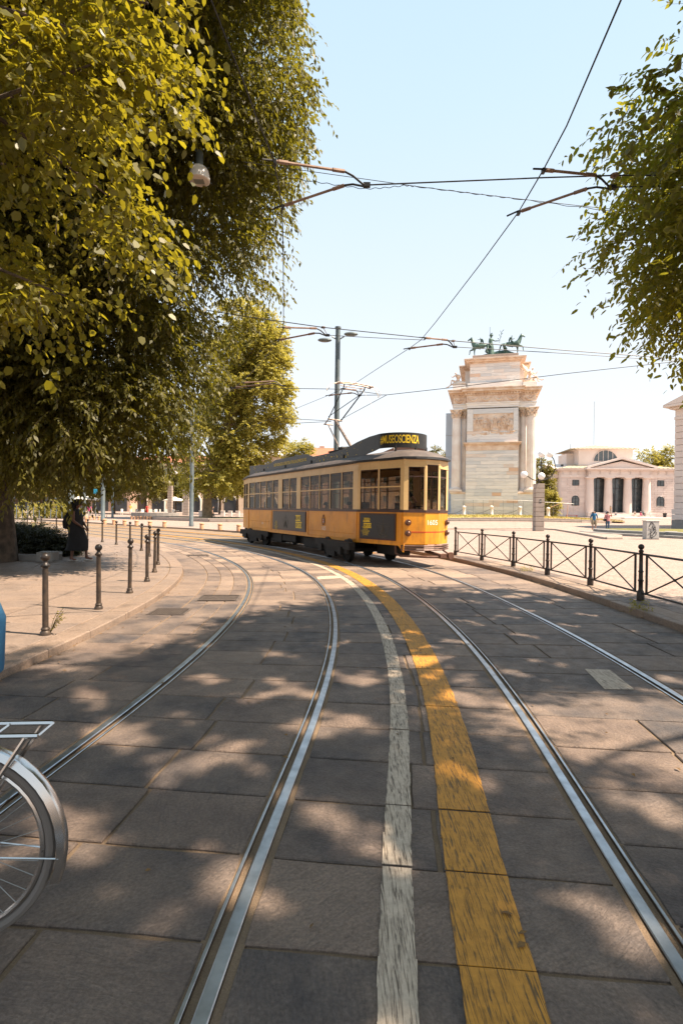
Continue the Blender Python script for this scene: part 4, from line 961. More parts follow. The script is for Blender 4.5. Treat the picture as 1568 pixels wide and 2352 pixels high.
for (Y, x0, x1) in ((57.0, 985, 1402), (59.3, 985, 1432)):
    pts = []; zz = []
    for k in range(19): q = lawn_pt(x0+(x1-x0)*k/18, Y+(0 if k < 16 else (k-15)*.5)); pts.append(q)
    for i in range(len(pts)-1):
        a, b = Vector(pts[i]), Vector(pts[i+1]); c = (a+b)/2; m = MB(); m.box((0, 0, 0), ((b-a).length-.02, .30, .24), math.atan2(b.y-a.y, b.x-a.x), .02); m.build('kerb_stone', MT['pillar'], kr2, (c.x, c.y, c.z+.06))
lw = MB(); nx, ny = 40, 10
for j in range(ny+1):
    for i in range(nx+1):
        Y = 59.6+j*.9; px = 960+(1435-960-(j*3))*i/nx; x = P(px, 1175, Y).x; lw.v.append((x, Y, hp(x, Y)+.10+.03*random.random()))
for j in range(ny):
    for i in range(nx): lw.f.append((j*(nx+1)+i, j*(nx+1)+i+1, (j+1)*(nx+1)+i+1, (j+1)*(nx+1)+i)); lw.m.append(0)
tag(lw.build('lawn', MT['grass_dry'], smooth=True), 'strip of dry yellow grass in front of the marble arch', kind='stuff')
tf_ = MB()
for k in range(9000):
    Y = random.uniform(59.6, 68.4); x = P(random.uniform(965, 1430), 1175, Y).x; z = hp(x, Y)+.1; h = random.uniform(.05, .16); a = random.uniform(0, PI); w_ = .03
    tf_.add([(x-w_*math.cos(a), Y-w_*math.sin(a), z), (x+w_*math.cos(a), Y+w_*math.sin(a), z), (x+random.uniform(-.04, .04), Y, z+h)], [(0, 1, 2)])
tag(tf_.build('grass_tufts', MT['grass_dry']), 'short dry grass blades on the lawn before the arch', kind='stuff')
# round terraced planter on the right
pc = GY(1560, 38.0); pl2 = thing('round_planter', pc, 0, 'low terraced round planter with green grass in front of the right building', 'planter')
for r, h, nm in ((6.9, .16, 'outer_step'), (5.9, .34, 'inner_step')):
    for k in range(26):
        a0_, a1_ = 2*PI*k/26, 2*PI*(k+.985)/26; m = MB(); m.prism([(r*math.cos(a0_), r*math.sin(a0_)*.8), (r*math.cos(a1_), r*math.sin(a1_)*.8), ((r-.9)*math.cos(a1_), (r-.9)*math.sin(a1_)*.8), ((r-.9)*math.cos(a0_), (r-.9)*math.sin(a0_)*.8)], -.1, h, .02)
        if math.sin((a0_+a1_)/2) < .45: m.build(nm, MT['grey_stone'], pl2)
m = MB(); m.lathe([(5.1, -.1), (5.1, .33), (4.0, .36), (0.01, .40)], n=32); m.v = [(x, y*.8, z) for x, y, z in m.v]; m.build('grass', MT['grass_green'], pl2)['kind'] = 'stuff'
pc2 = GY(1760, 33.5); pl3 = thing('round_planter', pc2, 0, 'low grey stone terraced planter at the right edge, nearer than the other', 'planter')
for r, h, nm in ((6.9, .16, 'outer_step'), (6.2, .36, 'inner_step')):
    for k in range(24):
        a0_, a1_ = 2*PI*k/24, 2*PI*(k+.985)/24; m = MB(); m.prism([(r*math.cos(a0_), r*math.sin(a0_)*.6), (r*math.cos(a1_), r*math.sin(a1_)*.6), ((r-.8)*math.cos(a1_), (r-.8)*math.sin(a1_)*.6), ((r-.8)*math.cos(a0_), (r-.8)*math.sin(a0_)*.6)], -.1, h, .02)
        if math.cos((a0_+a1_)/2) < .3: m.build(nm, MT['grey_stone'], pl3)
m = MB(); m.lathe([(5.5, -.1), (5.5, .35), (0.01, .38)], n=28); m.v = [(x, y*.6, z) for x, y, z in m.v]; m.build('grass', MT['grass_green'], pl3)['kind'] = 'stuff'
# utility cabinet
cb = thing('utility_cabinet', G(1493, 1239, .085), math.radians(3), 'pale grey street cabinet with black graffiti scrawl beside the planter', 'cabinet')
MB().box((0, 0, .55), (.78, .36, 1.06), 0, .012).build('body', MT['cab'], cb); MB().box((0, 0, 1.10), (.84, .42, .05), 0, .012).build('lid', MT['cab'], cb); MB().box((0, 0, .01), (.80, .38, .04)).build('plinth', MT['grey_stone'], cb)
for sx in (-1, 1): MB().box((sx*.19, -.185, .57), (.36, .012, .98), 0, .004).build('door', MT['cab'], cb)
MB().box((.05, -.195, .62), (.02, .012, .12)).build('handle', MT['iron'], cb)
gr = MB()
def scr(pts, r=.012): gr.path([(x, -.197, z) for x, z in pts], r, 4)
scr([(-.12, 1.04), (-.22, .76), (-.06, 1.02), (.08, .88), (.0, .92), (-.12, 1.04)]); scr([(-.25, .74), (-.13, 1.0)]); scr([(-.08, .72), (.02, .82), (.12, .84), (.12, .76), (0, .66), (-.06, .68), (0, .78)])
scr([(-.02, .60), (.08, .7), (.17, .76), (.16, .68), (.04, .56), (0, .6)]); scr([(-.26, .66), (-.12, .62), (-.1, .42), (-.16, .26), (-.08, .06)], .016); scr([(.0, .5), (.16, .62), (.2, .54), (.1, .46), (.0, .3), (-.06, .2), (.14, .46), (.22, .44), (.2, .3), (.12, .22)], .014)
scr([(-.16, .46), (-.06, .44), (-.22, .32), (-.28, .34)], .012); scr([(-.08, .3), (-.14, .10), (.0, .16), (.12, .22)], .014); scr([(-.1, .05), (.02, .18)], .012)
gr.build('graffiti', MT['ink'], cb)
# ================================================================== MARBLE ARCH (side elevation faces the camera)
AX = GY(1129.5, 68); AZ = 1.05; aro = Vector((AX.x, 68.0, AZ)); ARZ = -math.atan2(aro.x, aro.y)*.95
arch = thing('marble_arch', aro, ARZ, 'tall marble triumphal arch seen from its narrow side, with corner columns and carved relief', 'monument')
pxm = 1200/68/1.0    # px per metre at the face
def ax(px): return (px-1129.5)/pxm
def az(py): return CAM_H+(1175.3-py)/pxm-AZ
DEP = 22.0
def abox(name, x0, x1, z0, z1, y0, y1, mat, bev=0, parent=None):
    m = MB(); m.box(((x0+x1)/2, (y0+y1)/2, (z0+z1)/2), (x1-x0, y1-y0, z1-z0), 0, bev); return m.build(name, mat, arch if parent is None else parent)
X0, X1 = ax(1035), ax(1225); PX0, PX1 = ax(1069), ax(1185)       # whole width and central pier
Zp = az(1131); Ze0 = az(938); Ze1 = az(892)
abox('podium', X0+.05, X1-.05, -2.5, Zp, .35, DEP-.35, MT['marble'])
abox('podium_moulding', X0-.12, PX0-.02, Zp-.15, Zp+.12, .22, 2.5, MT['marble_w'], .05); abox('podium_moulding', PX1+.02, X1+.12, Zp-.15, Zp+.12, .22, 2.5, MT['marble_w'], .05)
abox('core', ax(1062), ax(1196), Zp+.12, Ze0, 1.9, DEP-1.9, MT['marble_c'])
abox('inner_wall', ax(1052), ax(1208), Zp+.12, Ze0, 4.2, DEP-4.2, MT['marble_c'])
# central pier of coursed marble blocks
Zs = az(1018); Zt = az(938)
abox('pier_core', PX0+.04, PX1-.04, -2.5, Zs, .06, 2.2, MT['marble_c'])
random.seed(11)
def courses(x0, x1, z0, z1, yy, hcourse, wmin, wmax, th=.09, name='marble_block', mat='marble'):
    n = max(1, round((z1-z0)/hcourse)); hh = (z1-z0)/n
    for k in range(n):
        x = x0
        while x < x1-.01:
            w_ = random.uniform(wmin, wmax); e = min(x1, x+w_)
            if x1-e < wmin*.5: e = x1
            m = MB(); m.box((0, 0, 0), (e-x-.012, th, hh-.014), 0, .008); m.build(name, MT[mat], arch, ((x+e)/2, yy+random.uniform(-.008, .008), z0+(k+.5)*hh)); x = e
courses(PX0, PX1, -.6, Zs-.9, .0, .46, 1.0, 2.6)
for k, (za, zb_, o) in enumerate(((Zs-.9, Zs-.25, .04), (Zs-.25, Zs-.10, .10), (Zs-.10, Zs+.06, .28), (Zs+.06, Zs+.14, .36))): abox('string_course', PX0-o, PX1+o, za, zb_-.004, -.05-o, 2.0, MT['marble_w'], .02)
abox('panel_wall', PX0+.08, PX1-.08, Zs+.14, Zt, .0, 2.2, MT['marble'])
courses(PX0+.1, PX1-.1, Zs+.14, az(990)-.0, -.03, .34, 1.4, 2.4, .06)
RZ0, RZ1 = az(999), az(950); RX0, RX1 = ax(1084.5), ax(1173)
for (x0, x1, z0, z1) in ((PX0+.1, RX0, az(990), Zt-.02), (RX1, PX1-.1, az(990), Zt-.02), (RX0, RX1, RZ1, Zt-.02)): abox('panel_frame', x0+.01, x1-.01, z0+.01, z1-.01, -.10, .0, MT['marble'], .02)
abox('panel_frame', RX0-.02, RX1+.02, RZ0-.02, az(990), -.0, .02, MT['marble_w']) if False else None
rel = abox('relief_ground', RX0, RX1, az(1001), RZ1, -.012, .03, MT['marble_w'])
# corner columns with Corinthian capitals
def column(cx, cy, r, z0, z1, flutes=20, parent=None):
    t = parent or arch; cap = 1.15 if z1-z0 > 8 else .7; base = .5
    m = MB(); m.box((cx, cy, z0+.12), (r*2.7, r*2.7, .24)); m.lathe([(r*1.32, .24), (r*1.36, .32), (r*1.28, .38), (r*1.12, .41), (r*1.18, .47), (r*1.1, .53), (r, .58)], (cx, cy, z0), 20); b = m.build('column_base', MT['marble_c'], t, smooth=True)
    m = MB(); N = flutes*2; zs = [z0+.58, z0+.7, (z0+z1)/2, z1-cap-.15, z1-cap]; vs = []
    for j, z in enumerate(zs):
        rr = r*(1-.12*(z-z0)/(z1-z0))
        for k in range(N): a = 2*PI*k/N; q = rr*(.955 if (k % 2 and 0 < j < 4) else 1.0); vs.append((cx+q*math.cos(a), cy+q*math.sin(a), z))
    fs = [(i*N+k, i*N+(k+1) % N, (i+1)*N+(k+1) % N, (i+1)*N+k) for i in range(len(zs)-1) for k in range(N)]
    m.add(vs, fs); m.build('column_shaft', MT['marble_c'], t)
    m = MB(); m.lathe([(r*.9, 0), (r*.98, .05), (r*.9, .1), (r*.92, cap*.5), (r*1.15, cap*.85), (r*1.2, cap*.9)], (cx, cy, z1-cap), 16); m.box((cx, cy, z1-cap*.06), (r*2.75, r*2.75, cap*.12), 0, .03)
    c = m.build('capital', MT['marble_c'], t, smooth=True); lf = MB()
    for ring, (zz, hh, off) in enumerate(((.08, .42, 0), (.36, .42, .5), (.62, .3, 0))):
        for k in range(8 if ring < 2 else 4):
            a = 2*PI*(k+off)/(8 if ring < 2 else 4)+(PI/4 if ring == 2 else 0); rr = r*(1.0 if ring < 2 else 1.12); ca, sa = math.cos(a), math.sin(a); wq = r*.3; pts = []
            for (o, h, wd) in ((0, 0, 1), (.05, .5, 1), (.18, .85, .8), (.3, .8, .4)):
                x = cx+(rr+r*o*(1 if ring < 2 else 2))*ca; y = cy+(rr+r*o*(1 if ring < 2 else 2))*sa; z = z1-cap+cap*(zz+hh*h); pts += [(x-sa*wq*wd, y+ca*wq*wd, z), (x+ca*.07, y+sa*.07, z+.02), (x+sa*wq*wd, y-ca*wq*wd, z)]
            lf.add(pts, [(3*i+j, 3*i+j+1, 3*i+j+4, 3*i+j+3) for i in range(3) for j in range(2)])
    lf.build('acanthus_leaves', MT['marble_w'], c)['kind'] = 'stuff'
ZC0, ZC1 = Zp+.12, az(908.0+26)
ZC1 = az(936)
for cx in (ax(1046), ax(1213.5)):
    for cy in (1.0, 8.4, 13.6, DEP-1.0): column(cx, cy, .62, ZC0, ZC1)
for cx in (ax(1064), ax(1197)): column(cx, 1.75, .42, ZC0, ZC1, 14)
for cx in (ax(1057), ax(1190)): column(cx, 4.8, .40, ZC0, ZC0+(ZC1-ZC0)*.80, 14)
# entablature: architrave, frieze, dentils, cornice, breaking forward over the pier
def entab(x0, x1, y0, y1, z, s=1.0, tag_='x'):
    z1_ = z
    for nm, h, o, mt in (('architrave', .28, .0, 'marble'), ('architrave', .28, .05, 'marble'), ('architrave_fillet', .14, .14, 'marble'), ('frieze', 1.02, .02, 'marble_w')):
        abox(nm, x0-o, x1+o, z1_, z1_+h*s-.003, y0-o, y1+o, MT[mt], .01); z1_ += h*s
    zf = z1_-.51*s
    # festoons on the frieze
    n = max(2, round((x1-x0)/1.5))
    fe = MB()
    for k in range(n):
        xa, xb = x0+(x1-x0)*(k+.12)/n, x0+(x1-x0)*(k+.88)/n; fe.path([(xa+(xb-xa)*u, y0-.08, zf+.18-.42*math.sin(PI*u)) for u in (0, .2, .4, .6, .8, 1)], [.05, .09, .12, .12, .09, .05], 6); fe.box((x0+(x1-x0)*k/n+.02, y0-.06, zf), (.16, .12, .75), 0, .03); fe.sphere(((xa+xb)/2, y0-.06, zf+.16), .12, 8, 5)
    fe.build('festoons', MT['marble_w'], arch)['kind'] = 'stuff'
    nd = int((x1-x0+.4)/.36); dm = MB().box((0, 0, 0), (.17, .2, .26), 0).mesh('dentil', MT['marble_w'])
    for k in range(nd+1): link('dentil', dm, arch, (x0-.15+(x1-x0+.3)*k/nd, y0-.16, z1_+.14*s))
    for nm, h, o, mt in (('bed_moulding', .28, .10, 'marble_w'), ('modillion_band', .16, .36, 'marble_w'), ('corona', .30, .62, 'marble_w'), ('cornice', .20, .74, 'marble_w')):
        abox(nm, x0-o, x1+o, z1_, z1_+h*s-.003, y0-o, y1+o, MT[mt], .02); z1_ += h*s
    return z1_
ZE = az(936); zt_ = entab(X0+.25, X1-.25, .35, DEP-.35, ZE, .94); zt2 = entab(PX0+.05, PX1-.05, -.12, 3, ZE+.015, .955)
# attic
zA0 = zt2; zA1 = az(826); AX0, AX1 = ax(1075), ax(1187)
abox('attic_plinth', AX0-.3, AX1+.3, zt_, zA0+1.0, .9, DEP-.9, MT['marble'], .03)
abox('attic', AX0, AX1, zA0+1.0, zA1, 1.3, DEP-1.3, MT['marble_c'], 0); abox('attic_wing', AX0-.75, AX1+.75, zt_+.0, zA1-.15, 4.5, DEP-4.5, MT['marble_c'])
courses(AX0, AX1, zA0+1.0, zA1-.1, 1.27, .42, 1.0, 2.4, .08)
for za, h, o in ((zA1-.1, .22, .12), (zA1+.12, .2, .5), (zA1+.32, .2, .75)): abox('attic_cornice', AX0-o, AX1+o, za, za+h-.004, 1.3-o, DEP-1.3+o, MT['marble_w'], .02); abox('attic_cornice', AX0-.8-o, AX1+.8+o, za-.02, za+h-.03, 4.4-o, DEP-4.4+o, MT['marble_w'], .02)
zP = zA1+.52; abox('statue_plinth', AX0+.3, AX1-.2, zP, zP+.62, 1.5, DEP-1.5, MT['pillar'], .03); ZST = zP+.62
for sx in (-1, 1): abox('corner_plinth', (X0 if sx < 0 else X1-1.9)+.1, (X0+1.9 if sx < 0 else X1)-.1, zt_, zt_+.75, .5, 3.2, MT['marble'], .03)
# printed scaffold sheet on the far side of the arch
ss_ = P(1030, 1100, 72); sh = thing('scaffold_screen', (ss_.x-.2, 73, hp(18, 73)), ARZ, 'tall pale blue sheeted scaffold behind the left edge of the arch', 'scaffolding')
MB().box((1.2, 3, 6.7), (2.6, 6, 14.8)).build('sheeting', MT['sheet'], sh); m = MB()
for z in (2, 5, 8, 11): m.box((1.2, -.02, z), (2.64, .05, .05))
m.build('sheet_seam', MT['metal_grey'], sh)
# posts and chain before the arch, mesh fence
ch = []
cpx = [(950, 0), (1014, 0), (1065, 0), (1128, 0), (1193, 0), (1258, 0)]
cp0 = None; lab = ['chain post hidden beside the tram nose', 'stone chain post just right of the tram nose', 'stone chain post at the left foot of the arch', 'round stone chain post before the middle of the arch', 'round stone chain post at the right foot of the arch', 'stone chain post behind the lamp pillar']
tops = []
for i, (px, _) in enumerate(cpx[1:]):
    Y = 66.0; p = GY(px, Y); p.z += .08
    if cp0 is None:
        cp0 = thing('chain_post', p, 0, 'x', 'post', 'stone posts with chains before the arch'); MB().lathe([(.24, 0), (.24, .15), (.2, .2), (.2, .95), (.24, 1.0), (.2, 1.12), (.05, 1.2)], n=12).build('shaft', MT['pinkb'], cp0, smooth=True); cpt = tree_of(cp0); o = cp0
    else: o = copy_tree(cpt); o.location = p
    o['label'] = lab[i+1]; tops.append(p+Vector((0, 0, .85)))
for i in range(len(tops)-1):
    a, b = tops[i], tops[i+1]; pts = [a.lerp(b, k/10)-Vector((0, 0, .6*math.sin(PI*k/10))) for k in range(11)]
    m = MB(); m.path([tuple(p-a) for p in pts], .022, 4); o = m.build('chain', MT['iron'], None, a); tag(o, ['sagging chain from the tram nose to the arch foot', 'sagging chain before the left half of the arch', 'sagging chain before the right half of the arch', 'sagging chain behind the lamp pillar'][i], 'chain', 'chains before the arch')
mf = thing('mesh_fence', GY(1070, 67), 0, 'thin temporary wire mesh fence panels standing before the arch', 'fence'); o0 = mf.location
fx = list(range(1040, 1330, 23))
for i in range(len(fx)-1):
    a = GY(fx[i], 66.8 if fx[i] < 1240 else 70); b = GY(fx[i+1], 66.8 if fx[i+1] < 1240 else 70); a, b = a-o0, b-o0; Z = Vector((0, 0, 1)); m = MB()
    for p, q in ((a, a+Z*2.0), (a+Z*2, b+Z*2), (b, b+Z*2), (a+Z*.15, b+Z*.15)): m.tube(p, q, .022, n=4)
    pn = m.build('fence_panel', MT['metal_grey'], mf); m = MB()
    for k in range(1, 9): c = a.lerp(b, k/9); m.tube(c+Z*.15, c+Z*2, .004, n=3, cap=False)
    for z in (.6, 1.1, 1.6): m.tube(a+Z*z, b+Z*z, .004, n=3, cap=False)
    m.build('mesh_wires', MT['metal_grey'], pn)['kind'] = 'stuff'
    if i % 2: MB().box(tuple((a+Z*.06)), (.6, .25, .12)).build('foot_block', MT['grey_stone'], mf)
m = MB(); a = GY(1262, 71)-o0; b = GY(1283, 71)-o0; Z = Vector((0, 0, 1)); m.tube(a+Z*1.3, b+Z*1.9, .03, n=4); m.tube(GY(1301, 71)-o0, GY(1303, 71)-o0+Z*1.9, .035, n=4)
m.build('orange_rail', MT['warm_stone'], mf)
# ================================================================== FAR GATEHOUSE
random.seed(21)
gY = 120.0; gX = P(1405, 1175, gY).x; gz0 = .58; GRZ = math.radians(-6)
gate = thing('gatehouse', (gX, gY, gz0), GRZ, 'far pink stone gatehouse with four column porch and glazed front', 'building')
GM = Matrix.Translation(Vector((gX, gY, gz0))) @ Matrix.Rotation(GRZ, 4, 'Z')
def qx(c): return (1241.9+.208*c-1405)/10.0            # crop pixel -> local x
def qz(c): return 1.6+(1179-(991+.208*c))/10.0-gz0
def gbox(name, x0, x1, z0, z1, y0, y1, mat, parent=None, bev=0):
    m = MB(); m.box(((x0+x1)/2, (y0+y1)/2, (z0+z1)/2), (x1-x0, y1-y0, z1-z0), 0, bev); return m.build(name, mat, parent or gate)
XA, XB, XC, XD = qx(240), qx(515), qx(1160), qx(1440)
Zc = qz(425); Zg = 0
def wall_courses(x0, x1, z0, z1, y, holes, name, parent, hc=.78, proud=.06):
    m = MB(); n = max(1, round((z1-z0)/hc)); hh = (z1-z0)/n
    for k in range(n):
        z = z0+k*hh; x = x0+(-.6 if k % 2 else 0)
        while x < x1:
            a, b = max(x0, x), min(x1, x+1.9)
            for (hx0, hx1, hz0, hz1) in holes:
                if z < hz1-.1 and z+hh > hz0+.1:
                    if a < hx0 < b: b2 = hx0; (m.box(((a+b2)/2, y, z+hh/2), (max(.01, b2-a-.05), proud*2, hh-.05)) if b2-a > .1 else None); a = b if b < hx1 else hx1; a = max(a, hx1) if b > hx1 else b
                    elif hx0 <= a < hx1: a = min(b, hx1)
            if b-a > .1: m.box(((a+b)/2, y+random.uniform(-.008, .008), z+hh/2), (b-a-.05, proud*2, hh-.05))
            x += 1.9
    o = m.build(name, MT['pink'], parent); o['kind'] = 'stuff'; return o
def arch_window(x, z0, z1, w_, y, parent, rz=0, arched=True):
    pts = [(-w_/2, z0), (w_/2, z0)]+([(w_/2*math.cos(a), z1-w_/2+w_/2*math.sin(a)) for a in np.linspace(0, PI, 9)] if arched else [(w_/2, z1), (-w_/2, z1)])
    m = MB(); n = len(pts); vs = [(x+p[0], y-.05, p[1]) for p in pts]+[(x+p[0], y+.1, p[1]) for p in pts]; fs = [tuple(range(n))]+[(i, n+i, n+(i+1) % n, (i+1) % n) for i in range(n)]; m.add(vs, fs)
    w = m.build('window', MT['bglass'], parent); m = MB()
    m.path([(x+p[0], y-.08, p[1]) for p in pts+pts[:1]], .07, 4); m.box((x, y-.08, (z0+z1)/2), (.08, .06, z1-z0))
    for q in (.35, .7): m.box((x, y-.085, z0+(z1-z0)*q), (w_, .05, .07))
    m.build('frame', MT['adgrey'], w); return w
zW = Zc-1.1
gbox('wall', XA, XB, Zg, Zc, .15, 16, MT['pinkb']); gbox('wall', XC, XD, Zg, Zc, .15, 16, MT['pinkb']); gbox('wall', XB+.02, XC-.02, Zg, Zc, 3.2, 16, MT['pinkb'])
for (x0, x1, cxm) in ((XA, XB, qx(393)), (XC, XD, qx(1285))):
    hs = [(cxm-.8, cxm+.8, qz(600), qz(537)), (cxm-.9, cxm+.9, qz(825), qz(712))]
    wall_courses(x0, x1, qz(905), qz(478), .12, hs, 'stone_courses', gate, .50)
    arch_window(cxm, qz(598), qz(540), 1.35, .12, gate, arched=False); arch_window(cxm, qz(820), qz(714), 1.5, .12, gate)
    gbox('plinth', x0-.1, x1+.1, 0, qz(905), -.05, 16, MT['pinkb'], None, .03)
for (x0, x1, y0) in ((XA, XB, .0), (XC, XD, .0), (XB-.1, XC+.1, -1.2)):
    gbox('architrave', x0-.05, x1+.05, qz(508), qz(480), y0-.05, 15, MT['pinkb']); gbox('frieze', x0+.02, x1-.02, qz(480)+.005, qz(437), y0+.02, 15, MT['pinkb']); gbox('cornice', x0-.35, x1+.35, qz(437)+.005, qz(425), y0-.35, 15.5, MT['pinkb']); gbox('cornice', x0-.7, x1+.7, qz(425)+.005, qz(410), y0-.7, 16, MT['pinkb'])
    n = max(3, int((x1-x0)/2.05)); m = MB()
    for k in range(n+1):
        for d in (-.16, 0, .16): m.box((x0+.3+(x1-x0-.6)*k/n+d, y0-.03, (qz(480)+qz(437))/2), (.1, .1, qz(437)-qz(480)-.02))
    m.build('triglyphs', MT['pinkb'], gate)['kind'] = 'stuff'
# porch columns
for c in (540, 733, 937, 1133):
    r = .96; z0, z1 = qz(895), qz(508); m = MB(); zz = z1-z0
    m.lathe([(r*.96, 0), (r*.98, zz*.3), (r*.82, zz*.92), (r*.82, zz*.94), (r*.88, zz*.945), (r*.86, zz*.955), (r*1.05, zz*.975), (r*1.12, zz*.98)], (qx(c), -.2, z0), 20); m.box((qx(c), -.2, z1-zz*.01), (2.2, 2.2, zz*.02+.1)); m.build('column', MT['pinkb'], gate, smooth=True)
# pediment
zp0, zp1 = qz(410), qz(308); xp0, xp1, xm = qx(495), qx(1215), qx(858)
m = MB(); m.add([(xp0+.5, -.9, zp0), (xp1-.5, -.9, zp0), (xm, -.9, zp1-.5), (xp0+.5, 6, zp0), (xp1-.5, 6, zp0), (xm, 6, zp1-.5)], [(0, 1, 2), (5, 4, 3), (0, 2, 5, 3), (1, 4, 5, 2)]); m.build('pediment', MT['pinkb'], gate)
m = MB()
for (xa, xb) in ((xp0, xm), (xm, xp1)):
    za, zb2 = (zp0, zp1) if xa == xp0 else (zp1, zp0)
    m.add([(xa, -1.6, za-.05), (xb, -1.6, zb2-.05), (xb, -1.6, zb2+.42), (xa, -1.6, za+.42), (xa, 6, za-.05), (xb, 6, zb2-.05), (xb, 6, zb2+.42), (xa, 6, za+.42)], [(0, 1, 2, 3), (7, 6, 5, 4), (3, 2, 6, 7), (0, 4, 5, 1), (0, 3, 7, 4), (1, 5, 6, 2)])
m.build('raking_cornice', MT['pinkb'], gate)
# glazed screen, three bays
for (c0, c1) in ((563, 702), (757, 908), (963, 1105)):
    x0, x1 = qx(c0)-.1, qx(c1)+.1; g_o = gbox('glass_bay', x0, x1, qz(893), qz(510), 1.2, 1.26, MT['bglass']); m = MB()
    for x in (x0, (x0+x1)/2, x1): m.box((x, 1.15, (qz(893)+qz(510))/2), (.14, .1, qz(510)-qz(893)))
    for z in (qz(628), qz(762), qz(515)): m.box(((x0+x1)/2, 1.14, z), (x1-x0, .1, .14))
    m.build('glazing_bars', MT['adgrey'], g_o)
gbox('door', qx(757), qx(822), qz(893), qz(682), 1.0, 1.1, MT['shop'])
for k in range(5): gbox('step', XB-.3, XC+.3, .0, .95-k*.19, -1.0-k*.45-.45, -1.0-k*.45, MT['pinkb'], None, .02)
gbox('porch_floor', XB-.3, XC+.3, 0, qz(895), -1.0, 3.2, MT['pinkb'])
for x0, x1 in ((XB-.5, XB+2.0), (XC-1.6, XC+.8)): gbox('stair_cheek', x0 if x0 < 0 else x0, x1, 0, 1.15, -2.4, -.9, MT['pinkb'], None, .03)
# roofs
def hip(name, x0, x1, y0, y1, z0, z1, ridge, parent=gate, mat='copperroof', seams=True):
    xm0, xm1 = x0+ridge, x1-ridge; ym = (y0+y1)/2; a = (x0, y0, z0), (x1, y0, z0), (x1, y1, z0), (x0, y1, z0)
    if xm0 > xm1: xm0 = xm1 = (x0+x1)/2
    m = MB(); m.add(list(a)+[(xm0, ym, z1), (xm1, ym, z1)], [(0, 1, 5, 4), (1, 2, 5), (2, 3, 4, 5), (3, 0, 4), (3, 2, 1, 0)]); r = m.build(name, MT[mat], parent)
    if seams:
        m = MB(); n = int((x1-x0)/.95)
        for k in range(1, n):
            x = x0+(x1-x0)*k/n; t = min(1, (x-x0)/max(.01, xm0-x0), (x1-x)/max(.01, x1-xm1)); m.tube((x, y0, z0+.04), (x, y0+(ym-y0)*t, z0+(z1-z0)*t+.04), .045, n=4, cap=False)
        m.build('roof_seams', MT[mat], r)['kind'] = 'stuff'
hip('roof', XA-.8, XD+.9, -.8, 17, qz(410)+.02, qz(320), 7)
BX0, BX1 = qx(483), qx(1072)
gbox('upper_block', BX0, BX1, qz(400), qz(178), 4.0, 15, MT['pinkb']); gbox('upper_side', qx(400), BX0-.01, qz(400), qz(205), 7.5, 14, MT['pinkb'])
gbox('upper_cornice', BX0-.5, BX1+.5, qz(178), qz(170), 3.5, 15.5, MT['pinkb']); hip('upper_roof', BX0-2.2, BX1+1.0, 3.0, 16, qz(170), qz(98), 8)
pts = [(2.75*math.cos(a), 2.6*math.sin(a)) for a in np.linspace(0, PI, 17)]; x, z = qx(776), qz(308); m = MB(); m.add([(x+p[0], 3.92, z+p[1]) for p in pts], [tuple(range(17))]); lw_ = m.build('lunette_window', MT['bglass'], gate); m = MB(); m.path([(x+p[0], 3.88, z+p[1]) for p in pts], .08, 4)
for q in (-1.6, -.55, .55, 1.6): m.box((x+q, 3.88, z+.5*math.sqrt(max(0, 1-(q/2.75)**2))*2.6), (.09, .06, math.sqrt(max(0, 1-(q/2.75)**2))*2.6))
m.build('lunette_frame', MT['pinkb'], lw_)
# left side porch
gbox('side_cornice', XA-1.6, XA-.75, qz(437), qz(410), 2, 14, MT['pinkb']); gbox('side_architrave', XA-1.1, XA-.06, qz(508), qz(437)-.01, 2.4, 13.6, MT['pinkb'])
m = MB(); m.add([(XA-1.7, 1.6, qz(410)), (XA-1.7, 14.4, qz(410)), (XA-1.7, 8, qz(330)), (XA+3, 1.6, qz(410)), (XA+3, 14.4, qz(410)), (XA+3, 8, qz(330))], [(0, 2, 1), (3, 4, 5), (0, 3, 5, 2), (1, 2, 5, 4)]); m.build('side_pediment', MT['pinkb'], gate)
for yy in (3.2, 6.4, 9.6, 12.8):
    m = MB(); m.lathe([(.75, 0), (.72, 3), (.6, qz(508)-.3), (.8, qz(508))], (XA-1.0, yy, 0), 14); m.build('column', MT['pinkb'], gate, smooth=True)
m = MB(); m.tube((qx(716), 8, qz(100)), (qx(716), 8, qz(100)+4.6+6), .05, n=5); m.build('mast', MT['metal_grey'], gate); m = MB(); m.tube((qx(466), 9, qz(190)), (qx(466), 9, qz(85)), .05, n=5); m.build('mast', MT['metal_grey'], gate)
gbox('chimney', qx(308), qx(332), qz(385), qz(343), 5, 5.6, MT['adgrey'])
